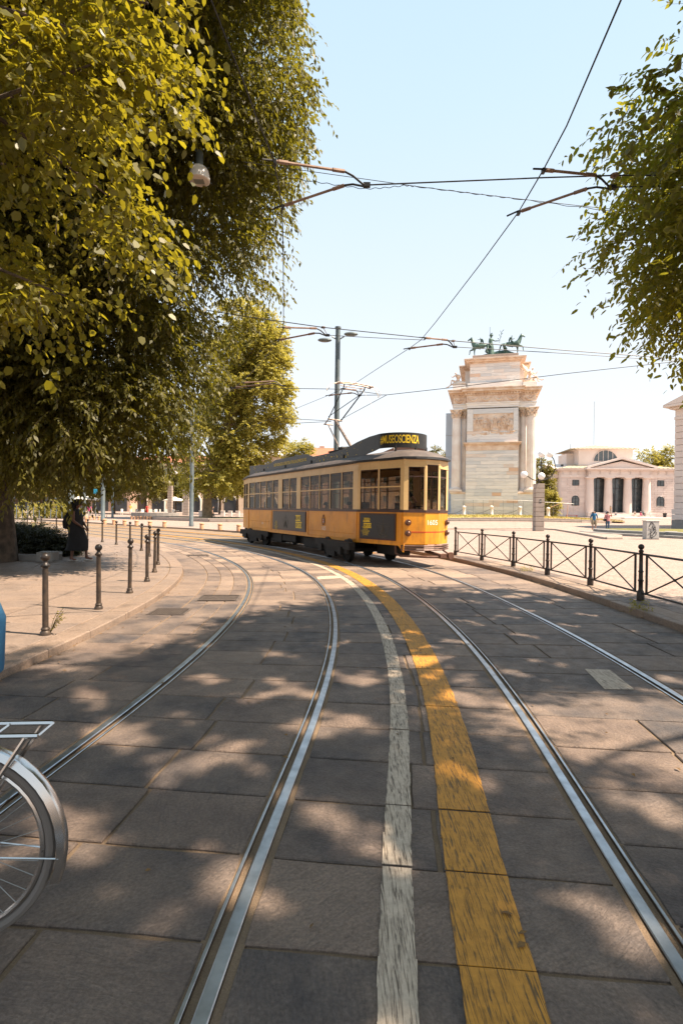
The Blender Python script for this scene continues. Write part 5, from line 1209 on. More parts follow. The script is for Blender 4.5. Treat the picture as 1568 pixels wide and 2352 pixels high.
# bench, bins
def gat(c, dy): return GM @ Vector((qx(c), dy, 0))
bn = thing('bench', gat(336, -1.2), GRZ, 'red bench standing against the far gatehouse wall', 'bench')
MB().box((0, 0, .45), (2.6, .5, .08)).build('seat', MT['benchred'], bn)
for sx in (-1, 1): MB().box((sx*1.1, 0, .2), (.08, .4, .41)).build('leg', MT['benchred'], bn)
for c, lb in ((537, 'dark litter bin left of the far gatehouse steps'), (1262, 'dark litter bin right of the far gatehouse steps')):
    b = thing('litter_bin', gat(c, -3.0), 0, lb, 'litter bin', 'litter bins by the gatehouse'); MB().lathe([(.28, 0), (.42, 1.15)], n=12).build('body', MT['adgrey'], b, smooth=True); MB().lathe([(.44, 1.15), (.46, 1.22), (.40, 1.24)], n=12).build('rim', MT['iron'], b)
for i, (Y, c0, c1) in enumerate(((gY-9, 560, 1440), (gY-14, 900, 1440))):
    m = MB(); a = P(1241.9+.208*c0, 1175, Y); b = P(1241.9+.208*c1, 1175, Y); 
    o = tag(MB().box(((a.x+b.x)/2, Y, hp(60, Y)+.1), (b.x-a.x, 1.4, .35), 0, .03).build('step', MT['pinkb']), kind='structure'); o.name = 'kerb.%03d' % (20+i)
# ================================================================== RIGHT GATEHOUSE (cut by the frame)
rX = GY(1546, 50); gt2 = thing('gatehouse', (rX.x, rX.y, .2), math.radians(-62), 'pink stone gatehouse cut off by the right edge of the photo', 'building')
hr = 11.0
def rbox(name, x0, x1, z0, z1, y0, y1, mat, bev=0, parent=None):
    m = MB(); m.box(((x0+x1)/2, (y0+y1)/2, (z0+z1)/2), (x1-x0, y1-y0, z1-z0), 0, bev); return m.build(name, mat, parent or gt2)
rbox('wall', 0, 14, -.5, hr-.6, .2, 22, MT['pinkb'])
random.seed(5)
for k in range(14):
    hh = (hr-2.6)/14*1.0; z0 = 1.9+k*((hr-2.5)/14)
    x = -.02; off = .9 if k % 2 else 1.7; first = True
    while x < 7:
        e = x+(off if first else 1.75); m = MB(); m.box((0, 0, 0), (e-x-.03, .30, (hr-2.5)/14-.03), 0, .02); m.build('stone_block', MT['pink'], gt2, ((x+e)/2, .14, z0+(hr-2.5)/28)); x = e; first = False
for (x, z0, h, w_) in ((0, -.1, .95, 3.1), (3.12, -.1, .95, 3.1), (0, .87, .5, 1.5), (1.52, .87, .5, 3), (0, 1.39, .5, 3.1), (3.12, 1.39, .5, 3.1)): rbox('plinth_block', x-.12, x+w_-.14, z0, z0+h, -.14, .2, MT['grey_stone'] if z0 < .8 else MT['pink'], .02)
for k in range(12):   # return face
    rbox('stone_block', -.03, .0, 1.9+k*.7, 1.9+k*.7+.66, .3, 3, MT['pink'])
for z, h, o in ((hr-.6, .3, .05), (hr-.3, .7, .0), (hr+.4, .2, .35), (hr+.6, .25, .75)): rbox('cornice', -o, 14+o, z, z+h-.005, -o, 23, MT['pinkb'], .03)
m = MB(); m.add([(-.75, -.75, hr+.85), (9, -.75, hr+4.4), (9, 22, hr+4.4), (-.75, 22, hr+.85), (9, -.75, hr+.85), (9, 22, hr+.85)], [(0, 1, 2, 3), (0, 4, 1), (3, 2, 5), (0, 3, 5, 4)]); m.build('roof', MT['pinkb'], gt2)
w_ = MB().box((4.6, .1, 3.6), (1.5, .5, 2.6)).build('window', MT['bglass'], gt2); w_.name = 'window.900'
MB().box((4.6, .02, 4.95), (1.9, .7, .25)).build('window_head', MT['pinkb'], gt2)
# ================================================================== BUILDINGS ON THE LEFT AND BEHIND THE TRAM
def block_building(px0, px1, Y, py_top, mat, roofm, label, floors, arcade=False, roofh=2.5, depth=14, shops=False):
    a = GY(px0, Y); b = GY(px1, Y); W = b.x-a.x; H = CAM_H+(1171-py_top)/FPX*Y-hp(a.x, Y)
    t = thing('apartment_building', (a.x, Y, hp(a.x, Y)), 0, label, 'building')
    MB().box((W/2, depth/2, H/2), (W, depth, H)).build('wall', mat, t)
    MB().box((W/2, depth/2-.3, H+.15), (W+1.0, depth+1.0, .3)).build('cornice', MT['canvas'], t)
    r = MB(); r.add([(-.6, -.6, H+.3), (W+.6, -.6, H+.3), (W+.6, depth+.6, H+.3), (-.6, depth+.6, H+.3), (3, depth/2, H+.3+roofh), (W-3, depth/2, H+.3+roofh)], [(0, 1, 5, 4), (1, 2, 5), (2, 3, 4, 5), (3, 0, 4)]); rf = r.build('roof', roofm, t)
    MB().box((W*.3, depth/2, H+.3+roofh*.8), (1.2, 1.2, 2.0)).build('chimney', mat, rf)
    z0 = 4.6 if (arcade or shops) else 1.2; fh = (H-z0)/floors; n = int(W/3.0)
    wm = MB().box((0, -.02, 0), (1.15, .10, 1.7)).mesh('window', MT['bglass']); fm = MB(); fm.box((0, -.1, .92), (1.5, .12, .16)); fm.box((0, -.12, -.92), (1.5, .2, .12)); fm.box((-.65, -.08, 0), (.12, .1, 1.72)); fm.box((.65, -.08, 0), (.12, .1, 1.72)); fm.box((0, -.09, 0), (.06, .06, 1.7)); fm = fm.mesh('frame', MT['canvas'])
    for f in range(floors):
        for k in range(n): o = link('window', wm, t, (W*(k+.5)/n, 0, z0+fh*(f+.5))); link('frame', fm, o)
    if arcade or shops:
        for k in range(int(W/4.2)):
            x = 4.2*(k+.5); 
            if arcade:
                pts = [(-1.5, 0), (1.5, 0)]+[(1.5*math.cos(q), 2.6+1.5*math.sin(q)) for q in np.linspace(0, PI, 9)]; m = MB(); m.add([(x+p[0], -.06, p[1]) for p in pts], [tuple(range(len(pts)))]); o = m.build('arcade_opening', MT['shop'], t); m = MB(); m.path([(x+p[0], -.1, p[1]) for p in pts[1:]], .16, 5); m.build('arch_trim', MT['canvas'], o)
            else:
                m = MB(); m.box((x, -.06, 1.6), (3.6, .1, 3.0)); o = m.build('shop_front', MT['shop'], t)
                if k % 2: m = MB(); m.add([(x-1.8, -.1, 3.4), (x+1.8, -.1, 3.4), (x+1.8, -1.8, 2.7), (x-1.8, -1.8, 2.7), (x-1.8, -1.8, 2.4), (x+1.8, -1.8, 2.4)], [(0, 3, 2, 1), (3, 4, 5, 2)]); m.build('awning', MT['awning'], o)
    return t
block_building(-260, 300, 118, 1068, MT['plaster2'], MT['tile'], 'long low building with dark shopfronts behind the trees at the far left', 2, shops=True)
block_building(302, 560, 122, 1072, MT['plaster1'], MT['tile'], 'cream building with an arcade behind the cafe trees', 2, arcade=True)
block_building(561, 668, 126, 1050, MT['plaster1'], MT['canvas'], 'pale cream building seen just above the rear of the tram', 3, arcade=True)
block_building(690, 840, 130, 1052, MT['plaster2'], MT['tile'], 'building with red tiled roof beside the dark pole, above the tram', 3, roofh=3.0)
block_building(842, 1010, 150, 1080, MT['plaster1'], MT['tile'], 'low building hidden behind the tram front', 2)
# ================================================================== OVERHEAD WIRES
def wire(pts, r, label, name='contact_wire', cat='wire', grp='overhead wires', mat='cable', n=5):
    p0 = Vector(pts[0]); m = MB(); m.path([Vector(p)-p0 for p in pts], r, n); o = m.build(name, MT[mat], None, p0); tag(o, label, cat, grp); return o
WH = 5.8
def smooth3(px, r, hfun=None): pass
A_px = [(485, 0), (520, 90), (560, 190), (593, 282), (609.5, 318), (629, 372), (640, 425), (647, 473), (649.5, 530), (650.5, 606), (651, 700), (651, 750)]
wire([PH(x, y, WH) for x, y in [(470, -60)]+A_px+[(647, 768), (640, 781), (600, 833), (566, 868), (520, 905), (470, 940)]], .0085, 'contact wire curving above the left track, vertical against the sky')
B_px = [(1460, -90), (1425, 0), (1300, 290), (1247, 390), (1190, 487), (1100, 610), (1000, 740), (966, 781), (938, 801), (880, 838), (823, 872)]
last = TM @ Vector((2.78, 0, 6.08))
wire([PH(x, y, 5.8+.28*max(0, min(1, (y-400)/470))) for x, y in B_px[:-1]]+[last], .0085, 'contact wire running diagonally down to the tram pantograph')
wire([last, PH(754, 908, 5.95), PH(700, 930, 5.9), PH(640, 955, 5.85), PH(560, 985, 5.8), PH(480, 1015, 5.8)], .008, 'contact wire beyond the pantograph running left to the trees')
# pull-off brackets
def delta(a1, a2, h1, top, lab, Wz=WH, scale=1.0):
    """two tubes from the contact wire points to the common hook"""
    A1 = PH(*a1, Wz); A2 = PH(*a2, Wz); Hk = P(*h1, (A1.y+A2.y)/2)
    t = thing('pull_off_bracket', Hk, 0, lab, 'bracket', 'pull-off brackets holding the contact wires'); o = Hk
    for i, A in enumerate((A1, A2)):
        k = Hk+(A-Hk)*.16; k2 = Hk+(A-Hk)*.26+Vector((0, 0, (.10 if i == 0 else .07)))*scale; k3 = Hk+(A-Hk)*.05
        m = MB(); m.path([k2-o, A-o], .017*scale, 7); e = (A-k2).normalized(); m.path([k2-o, k2+e*.16-o], .024*scale, 7); m.path([A-o-e*.16, A-o-e*.04], .025*scale, 7); tu = m.build('tube_arm', MT['copper'], t)
        m = MB(); m.path([k2-o, k+Vector((0, 0, .07*scale*(1 if i == 0 else .8)))-o, k3-o, Vector((0, 0, -.02))], .014*scale, 5); m.build('offset_hook', MT['cable'], tu)
        m = MB(); m.path([A+Vector((-.02, 0, .01))-e*.02-o, A+e*.16-o], .012*scale, 5); m.box(tuple(A-o+Vector((0, 0, -.015))), (.035, .06, .05)); m.build('wire_clamp', MT['cable'], tu)
    m = MB(); m.box((0, 0, 0), (.09*scale, .05, .05)); m.build('joint', MT['cable'], t)
    if top is not None:
        T = P(*top, Hk.y); m = MB(); m.tube(Vector((0, 0, 0)), T-o, .007*scale, n=5); m.lathe([(.012, -.02), (.055, -.012), (.055, .012), (.012, .02)], tuple(T-o), 8); m.build('insulator', MT['copper'], t)
    return Hk
h1 = delta((632, 370), (650, 473), (842, 425), None, 'pull-off bracket in the upper middle of the sky, at the left contact wire')
h2 = delta((1247, 390), (1190, 487), (1405, 430), (1410, 403), 'pull-off bracket before the foliage at the upper right')
h3 = delta((651, 752), (640, 781), (752, 770), (742, 752), 'small pull-off bracket beside the top of the dark pole', scale=1.15)
h4 = delta((975, 776), (940, 800), (1044, 797), (1040, 783), 'small pull-off bracket left of the bronze horses', scale=1.15)
h5 = delta((560, 879), (540, 890), (652, 886), None, 'distant pull-off bracket against the yellow plane tree', scale=1.3)
h6 = delta((790, 893), (756, 908), (826, 908), (828, 893), 'distant pull-off bracket just behind the pantograph', 6.0, 1.3)
Y1 = (h1.y+h2.y)/2
wire([h1, P(1250, 408, h2.y), P(1410, 403, h2.y), P(1600, 402, h2.y)], .0095, 'dark span cable crossing the sky between the two upper brackets', 'span_wire')
wire([h2, P(1490, 428, h2.y), P(1620, 424, h2.y)], .008, 'short cable from the upper right bracket into the foliage', 'span_wire')
def sag(a, b, s, n=10): a = Vector(a); b = Vector(b); return [a.lerp(b, k/n)-Vector((0, 0, s*4*(k/n)*(1-k/n))) for k in range(n+1)]
tw = sag(P(560, 372, 9), P(955, 428, 9), -.0)+sag(P(955, 428, 9), P(1600, 500, 9.6), .02)[1:]
wire(tw, .0055, 'thin straight wire high across the sky from the left tree to the right tree', 'span_wire')
tw2 = [P(x, y, 9.02) for x, y in ((560, 380), (640, 405), (720, 417), (780, 426), (840, 434), (885, 431), (930, 426))]+[P(x, y, 9.1+.001*(x-955)) for x, y in ((955, 428.5), (1050, 440), (1120, 449), (1180, 456), (1300, 472), (1450, 490), (1600, 503))]
m = MB(); p0 = tw2[0]; L_ = []
for i in range(len(tw2)-1):
    for k in range(10): q = tw2[i].lerp(tw2[i+1], k/10); L_.append(q-p0+Vector((0, 0, .011*math.sin(len(L_)*1.3))))
m.path(L_, .0062, 4); tag(m.build('twisted_cable', MT['cable'], None, p0), 'twisted thin cable wound along the high wire across the sky', 'cable')
wire([P(470, 712, 12.5), P(570, 728, 12.5), P(742, 752, 12.5), P(1040, 783, 13), P(1300, 805, 13.5), P(1620, 829, 14)], .011, 'upper span cable passing the top of the dark pole and the bronze horses', 'span_wire')
wire([h3, P(900, 778, 12.9), P(975, 781, 13)], .008, 'short span cable between the pole top brackets', 'span_wire'); wire([h4, P(1300, 812, 13.5), P(1620, 834, 14)], .009, 'lower span cable running right from the bracket near the horses', 'span_wire')
wire([P(500, 892, 20), P(660, 892, 20), P(790, 894, 20), P(870, 905, 20)], .012, 'thin far span wire crossing behind the pantograph', 'span_wire')
wire([h6, P(888, 907, 19.5), P(1040, 890, 19), P(1300, 858, 18.5), P(1620, 823, 18)], .012, 'long thin wire rising right across the face of the arch', 'span_wire')
wire([P(640, 960, 24), P(760, 967, 24.2)], .012, 'short wire from the plane tree to the dark pole, upper', 'span_wire'); wire([P(640, 974, 24), P(760, 968, 24.2)], .012, 'short wire from the plane tree to the dark pole, lower', 'span_wire')
wire([P(780, 965, 24), P(888, 907, 20)], .011, 'thin stay wire from the dark pole up to the right', 'span_wire')
wire([P(486, 735, 11), P(420, 690, 11), P(330, 650, 11)], .009, 'span cable end lost in the hackberry foliage', 'span_wire')
# bell lamp hung from a cross wire inside the trees
hl = P(458, 415, 11.0); lamp = thing('street_lamp', hl, 0, 'white bell shaped street lamp hanging among the dark leaves', 'lamp')
MB().lathe([(.0, .30), (.10, .30), (.14, .27), (.19, .20), (.215, .08), (.22, .0), (.212, .0), (.205, .06)], n=24).build('shade', MT['globe'], lamp, smooth=True)
MB().lathe([(.0, -.012), (.20, -.012), (.212, .0)], n=24).build('rim_glass', MT['pinkb'], lamp, smooth=True); m = MB(); m.box((0, 0, -.02), (.2, .13, .02)); m.build('lens', MT['metal_grey'], lamp)
MB().lathe([(.075, .28), (.08, .55), (.05, .62)], n=12).build('neck', MT['pole'], lamp, smooth=True); MB().path([(0, 0, .6), (-.3, .3, .95), (-1.5, 1.4, 1.1)], .04, 6).build('arm', MT['pole'], lamp)
# ================================================================== FOLIAGE
def unit(a): return a/np.maximum(1e-9, np.linalg.norm(a, axis=-1, keepdims=True))
def proj(p):
    """world points -> photo pixels"""
    q = p-np.array([0, 0, CAM_H]); f = q@np.array(cF); return 784+q@np.array(cR)/f*FPX, 1176-q@np.array(cU)/f*FPX, f
def shell_points(rs, lobes, n, lo=.72):
    w_ = np.array([l[2] if len(l) > 2 else l[1][0]*l[1][1]+l[1][2]*l[1][0] for l in lobes], float); k = rs.choice(len(lobes), n, p=w_/w_.sum())
    d = unit(rs.normal(size=(n, 3))); r = lo+(1-lo)*rs.rand(n)**.6
    c = np.array([l[0] for l in lobes])[k]; R_ = np.array([l[1] for l in lobes])[k]
    return c+d*R_*r[:, None], d
def leaf_mesh(name, mat, sp, sd, rs, L=.55, k=12, ll=.11, lw=.045, droop=.35, side=.8, hang=.25, var=.3, cup=.18, hexa=False, cull=None, base=None, twig=0):
    """sprays at sp, growing along sd, k leaves on each, every leaf a folded blade"""
    n = len(sp); u = (np.arange(k)+.6)/k; Ls = L*(1+var*rs.uniform(-1, 1, n))
    t = u[None, :]*Ls[:, None]; dr = droop*(1+.4*rs.uniform(-1, 1, n))
    pos = sp[:, None, :]+sd[:, None, :]*t[..., None]; pos[..., 2] -= dr[:, None]*u[None, :]**1.7*Ls[:, None]
    tan = np.repeat(sd[:, None, :], k, 1).copy(); tan[..., 2] -= 1.7*dr[:, None]*u[None, :]**.7; tan = unit(tan)
    up = unit(np.array([0, 0, 1.])+.45*rs.normal(size=(n, k, 3))); sgn = np.where(np.arange(k) % 2 == 0, 1., -1.)[None, :, None]
    sdv = unit(np.cross(tan, up)); d = unit(tan*.65+sdv*sgn*side+np.array([0, 0, -hang])+.22*rs.normal(size=(n, k, 3)))
    nr = unit(up-d*(up*d).sum(-1, keepdims=True)); wv = np.cross(d, nr)
    s_ = (1+var*rs.uniform(-1, 1, (n, k, 1)))
    a = pos; b = pos+d*ll*s_*.45+wv*lw*s_*.5+nr*lw*cup; c = pos+d*ll*s_-nr*ll*.08; e = pos+d*ll*s_*.45-wv*lw*s_*.5+nr*lw*cup
    if cull is not None:
        ok = ~cull((pos+base).reshape(-1, 3)); n, k = int(ok.sum()), 1
        f_ = lambda x: np.broadcast_to(x, pos_shape+(x.shape[-1],)).reshape(-1, x.shape[-1])[ok][:, None, :]
        pos_shape = pos.shape[:2]; P0 = pos; pos, d, wv, nr, s_, a, b, c, e = [f_(x) for x in (P0, d, wv, nr, s_, a, b, c, e)]
    nf = n*k; K = 6 if hexa else 4
    if hexa:
        b1 = pos+d*ll*s_*.22+wv*lw*s_*.40+nr*lw*cup*.6; b2 = pos+d*ll*s_*.68+wv*lw*s_*.38+nr*lw*cup*.3; e1 = pos+d*ll*s_*.22-wv*lw*s_*.40+nr*lw*cup*.6; e2 = pos+d*ll*s_*.68-wv*lw*s_*.38+nr*lw*cup*.3
        V = np.stack([a, b1, b2, c, e2, e1], 2).reshape(-1, 3)
    else: V = np.stack([a, b, c, e], 2).reshape(-1, 3)
    me = bpy.data.meshes.new(name); me.vertices.add(len(V)); me.vertices.foreach_set('co', V.astype(np.float32).ravel()); me.loops.add(nf*K); me.loops.foreach_set('vertex_index', np.arange(nf*K, dtype=np.int32)); me.polygons.add(nf); me.polygons.foreach_set('loop_start', (np.arange(nf)*K).astype(np.int32)); me.materials.append(mat); me.update(calc_edges=True)
    return me, (a, b, c, e)
def twig_mesh(sp, sd, L, droop, w, mat):
    u = np.array([0, .35, .7, 1.0]); pos = sp[:, None, :]+sd[:, None, :]*(u*L)[None, :, None]; pos[..., 2] -= droop*u[None, :]**1.7*L
    n = len(sp); sdv = unit(np.cross(sd, np.array([.2, .1, 1.])))[:, None, :]; ww = (w*(1.2-u))[None, :, None]; V = np.stack([pos-sdv*ww, pos+sdv*ww], 2).reshape(-1, 3)
    q = []; base_ = (np.arange(n)*8)[:, None]
    F = np.concatenate([base_+np.array([[2*i, 2*i+1, 2*i+3, 2*i+2]]) for i in range(3)], 1).reshape(-1)
    me = bpy.data.meshes.new('twigs'); nf = 3*n; me.vertices.add(len(V)); me.vertices.foreach_set('co', V.astype(np.float32).ravel()); me.loops.add(nf*4); me.loops.foreach_set('vertex_index', F.astype(np.int32)); me.polygons.add(nf); me.polygons.foreach_set('loop_start', (np.arange(nf)*4).astype(np.int32)); me.materials.append(mat); me.update(calc_edges=True); return me
def make_tree(name, label, base, trunk_pts, trunk_r, lobes, seed, mat, bark, nclump, rc, nspray, cat='tree', group=None, keep=None, lo=.7, fill=0, limbs=14, singles=0, outward=.6, **kw):
    rs = np.random.RandomState(seed); base = Vector(base); t = thing(name, base, 0, label, cat, group)
    cl, cd = shell_points(rs, lobes, nclump, lo)
    if fill:
        c2, d2 = shell_points(rs, lobes, fill, .1); cl = np.vstack([cl, c2]); cd = np.vstack([cd, d2])
    if keep is not None: m_ = keep(cl); cl, cd = cl[m_], cd[m_]
    n = len(cl)*nspray; cc = np.repeat(cl, nspray, 0); dd = np.repeat(cd, nspray, 0)
    q = rs.normal(size=(n, 3)); sp = cc+unit(q)*rc*(rs.rand(n, 1)**.5)*np.array([1, 1, .75]); sd = unit(unit(q)*.7+dd*outward+.5*rs.normal(size=(n, 3))); sd[:, 2] = sd[:, 2]*.6; sd = unit(sd)
    if keep is not None: m_ = keep(sp); sp, sd = sp[m_], sd[m_]
    b = np.array(base); me, q4 = leaf_mesh('foliage', mat, sp-b, sd, rs, base=b, **kw)
    if kw.get('twig'): link('twigs', twig_mesh(sp[::2]-b, sd[::2], kw['L'], kw['droop'], kw['twig'], bark), t)['kind'] = 'stuff'
    o = link('foliage', me, t); o['kind'] = 'stuff'
    if trunk_pts:
        m = MB(); tp = [Vector(p)-base for p in trunk_pts]; m.path(tp, [trunk_r*(1.25 if i == 0 else 1-.62*i/(len(tp)-1)) for i in range(len(tp))], 12); tr_ = m.build('trunk', bark, t, smooth=True)
        lm = MB(); sel = rs.choice(len(cl), min(limbs, len(cl)), replace=False) if len(cl) else []
        for j in sel:
            e = Vector(cl[j])-base; s = tp[min(len(tp)-1, 1+int(rs.randint(0, max(1, len(tp)-1))))]; mid = s.lerp(e, .5)+Vector((rs.uniform(-.3, .3), rs.uniform(-.3, .3), .12*(e-s).length))
            lm.path([s, s.lerp(mid, .5)+Vector((0, 0, .1)), mid, e], [trunk_r*.3, trunk_r*.22, trunk_r*.13, trunk_r*.04], 6)
        lm.build('limbs', bark, t, smooth=True)['kind'] = 'stuff'
    return t, q4, o
def single_leaves(tree, q4, mat, count, filt):
    """the largest visible leaves as parts of their own: shared blade mesh, own placement"""
    a, b, c, e = [x.reshape(-1, 3) for x in q4]; base = np.array(tree.location); w_ = a+base; px, py, f = proj(w_); ok = (f > .5) & (px > 5) & (px < 1563) & (py > 5) & (py < 1170) & filt(px, py); idx = np.where(ok)[0]
    idx = idx[np.argsort(f[idx])][:count]
    vs = [(0, 0, 0), (.28, .26, .05), (.30, 0, -.03), (.28, -.26, .05), (.62, .36, .03), (.64, 0, -.02), (.62, -.36, .03), (1, 0, -.06)]
    m = MB(); m.add([(x, y*.9, z) for x, y, z in vs], [(0, 1, 2), (0, 2, 3), (1, 4, 5, 2), (2, 5, 6, 3), (4, 7, 5), (5, 7, 6)]); me = m.mesh('leaf', mat, True)
    for i in idx:
        o = Vector(a[i]); x = Vector(c[i])-o; L = x.length; x = x.normalized(); y = (Vector(b[i])-Vector(e[i])); y = (y-x*y.dot(x)).normalized(); z = x.cross(y); L *= 1.1
        l = link('leaf', me, tree); l.matrix_local = Matrix(((x.x*L, y.x*L, z.x*L, o.x), (x.y*L, y.y*L, z.y*L, o.y), (x.z*L, y.z*L, z.z*L, o.z), (0, 0, 0, 1)))
def right_limit(tab, margin=0):
    xs, ys = zip(*tab)
    return lambda py: np.interp(py, ys, xs)
# near lime branch, upper left
lim1 = right_limit([(440, -200), (455, 0), (462, 60), (465, 170), (440, 230), (460, 260), (458, 300), (395, 345), (350, 350), (330, 390), (385, 440), (395, 520), (400, 590), (385, 630), (340, 690), (280, 710), (150, 730), (40, 800)])
def keep1(p):
    px, py, f = proj(p); return (f > .4) & ((px < lim1(py)-14) & (py < 700) & ~((px > 372) & (py > 335) & (py < 465)) | (px < -60))
t1, q1, o1 = make_tree('lime_tree', 'near lime tree with broad yellow green leaves hanging in from the upper left', (-7.2, 4.6, .08), [(-7.2, 4.6, .06), (-7.1, 4.7, 2.2), (-6.9, 4.9, 4.2), (-6.2, 5.2, 6.5)], .26,
    [((-4.6, 6.0, 6.5), (2.6, 1.7, 3.4)), ((-3.6, 5.9, 5.3), (2.0, 1.2, 1.9)), ((-3.9, 6.2, 8.6), (2.3, 1.6, 1.9)), ((-7, 5, 8.5), (2.8, 3, 3.0), 5)], 3, MT['leaf_lime'], MT['bark'], 165, .40, 22, keep=keep1, fill=20, lo=.45, limbs=34, L=.5, k=8, ll=.088, lw=.074, droop=.5, side=.9, hang=.5, cup=.2, hexa=True, var=.45, twig=.004)
single_leaves(t1, q1, MT['leaf_lime'], 290, lambda px, py: (px < 470))
# big hackberry with drooping sprays
lim2 = right_limit([(655, -300), (672, 0), (690, 60), (708, 180), (700, 260), (684, 330), (668, 380), (655, 470), (668, 520), (682, 560), (660, 600), (632, 650), (585, 705), (560, 760), (530, 850), (505, 940), (490, 1010), (455, 1060), (420, 1100), (380, 1125), (200, 1150), (50, 1165)])
def keep2(p):
    px, py, f = proj(p); return ~((px > 418) & (px < 500) & (py > 350) & (py < 452) & (f < 11.4)) & (px < lim2(py)-9) & (py < np.interp(px, [0, 120, 420, 560], [1090, 1098, 1100, 1100])+8*np.sin(px*.05)) & ((p[:, 0] > -15) | (p[:, 2] > 3))
t2, q2, o2 = make_tree('hackberry_tree', 'huge dark tree with drooping fine leaves filling the left side of the photo', (-9.35, 14.2, .10), [(-9.35, 14.2, .05), (-9.4, 14.15, 2.4), (-9.2, 14.0, 5), (-8.6, 13.6, 9), (-8.0, 13, 13)], .42,
    [((-5.6, 13.4, 13.6), (4.9, 3.8, 5.4)), ((-6.6, 13.0, 9.0), (4.8, 3.6, 5.0)), ((-9.5, 13.5, 6.4), (5.2, 4.2, 3.6)), ((-6.9, 12.6, 5.2), (3.2, 2.6, 2.6)), ((-11, 13.5, 12), (5.5, 4.5, 6), 40), ((-8.5, 12.8, 3.9), (4.4, 2.6, 1.3), 14), ((-4.6, 11.6, 13.0), (3.8, 2.3, 4.2), 44), ((-9.5, 11.4, 9.0), (4.4, 2.0, 3.4), 26), ((-3.7, 8.6, 12.7), (2.8, 1.7, 1.5), 26), ((-6.6, 9.2, 12.7), (3.0, 1.9, 1.7), 26)], 5, MT['leaf_hack'], MT['bark'], 1050, .85, 34, keep=keep2, fill=420, lo=.78, L=.7, k=13, ll=.14, lw=.058, droop=.55, side=.7, hang=.6, twig=.004)  # last lobes are unseen foliage, added to shade the lower leaves
# right hand tree over the camera
lim4 = [(1500, -300), (1440, 0), (1395, 60), (1372, 120), (1330, 165), (1325, 215), (1318, 262), (1345, 310), (1325, 345), (1345, 380), (1372, 430), (1352, 520), (1335, 585), (1345, 620), (1420, 640), (1440, 660), (1500, 700), (1492, 760), (1512, 800), (1600, 830)]
def lit4(p):  # holes cut in the unseen foliage to throw sun patches on the road
    px, py, f = proj(p); vis = (f > .2) & (py > -60) & (px < 1600); gx = p[:, 0]-.661*p[:, 2]; gy = p[:, 1]+.135*p[:, 2]
    h = np.sin(gx*4.1+1.3+.8*np.sin(gy*2.3))*np.sin(gy*5.2+.4+.9*np.sin(gx*2.9))+.35*np.sin(gx*9.7+gy*7.9)+.30*np.sin(gx*17.3-gy*13.1+2)+.25*np.sin(gx*1.3-gy*.9)
    h = h+.22*((gx < .3) & (gy < 4.2))
    return (h > .60) & ~vis
def keep4(p):
    px, py, f = proj(p); lx = np.interp(py, [b for a, b in lim4], [a for a, b in lim4])
    vis = (f > .2) & (py > -60) & (px < 1620)
    hole = (py > 560) & (px < 1500) & (py < 830) & ((px-1330)*.9 < (py-560)*.75) & (py > 640)
    gx = p[:, 0]-.661*p[:, 2]; gy = p[:, 1]+.135*p[:, 2]; bd = np.interp(gx, [-6, -4, -2.6, -1.6, -.6, .6, 2, 6], [3.6, 4.6, 5.4, 6.6, 9.0, 10.6, 11.0, 11.4])+.5*np.sin(gx*3.1)+.3*np.sin(gx*7.7+1)
    lit = (((gx-2.6)/1.7)**2+((gy-3.9)/.9)**2 < 1) | (((gx-.95)/.35)**2+((gy-5.6)/1.1)**2 < 1)
    return (gy < bd) & ~(lit & ~(vis & (px < 1600))) & ~(vis & (px < lx+8)) & ~(vis & (py > 795)) & ~(vis & hole) & (p[:, 2] > 3.0) & (p[:, 2] < 15)
t4, q4_, o4 = make_tree('ash_tree', 'tree with feathery paired leaves hanging in from the upper right', (9.2, 5.2, .085), [(9.2, 5.2, .05), (9.1, 5.1, 3), (8.6, 5.0, 6), (7.8, 5.0, 9)], .3,
    [((6.6, 7.0, 7.4), (3.2, 2.6, 3.2), 30), ((6.2, 6.6, 5.0), (2.2, 1.6, 1.3), 8), ((5.6, 4.4, 10.4), (4.6, 4.0, 2.2), 26), ((6.5, 1.5, 9.0), (3.8, 3.0, 2.2), 14), ((8.6, 5, 8), (3, 4.5, 4), 12), ((4.2, 2.0, 10.0), (3.0, 3.2, 1.5), 12), ((4.5, 5.0, 12.5), (3.8, 3.4, 1.3), 8), ((4.0, -1.5, 8.6), (4.5, 3.5, 1.4), 22), ((1.5, -1.0, 9.5), (4.0, 3.5, 1.5), 20)], 9, MT['leaf_right'], MT['bark'], 1500, .60, 22, keep=keep4, fill=60, lo=.6, L=.58, k=12, ll=.105, lw=.050, droop=.5, side=1.0, hang=.35, hexa=True, cull=lit4, twig=.003)
single_leaves(t4, q4_, MT['leaf_right'], 250, lambda px, py: (px > 1300))
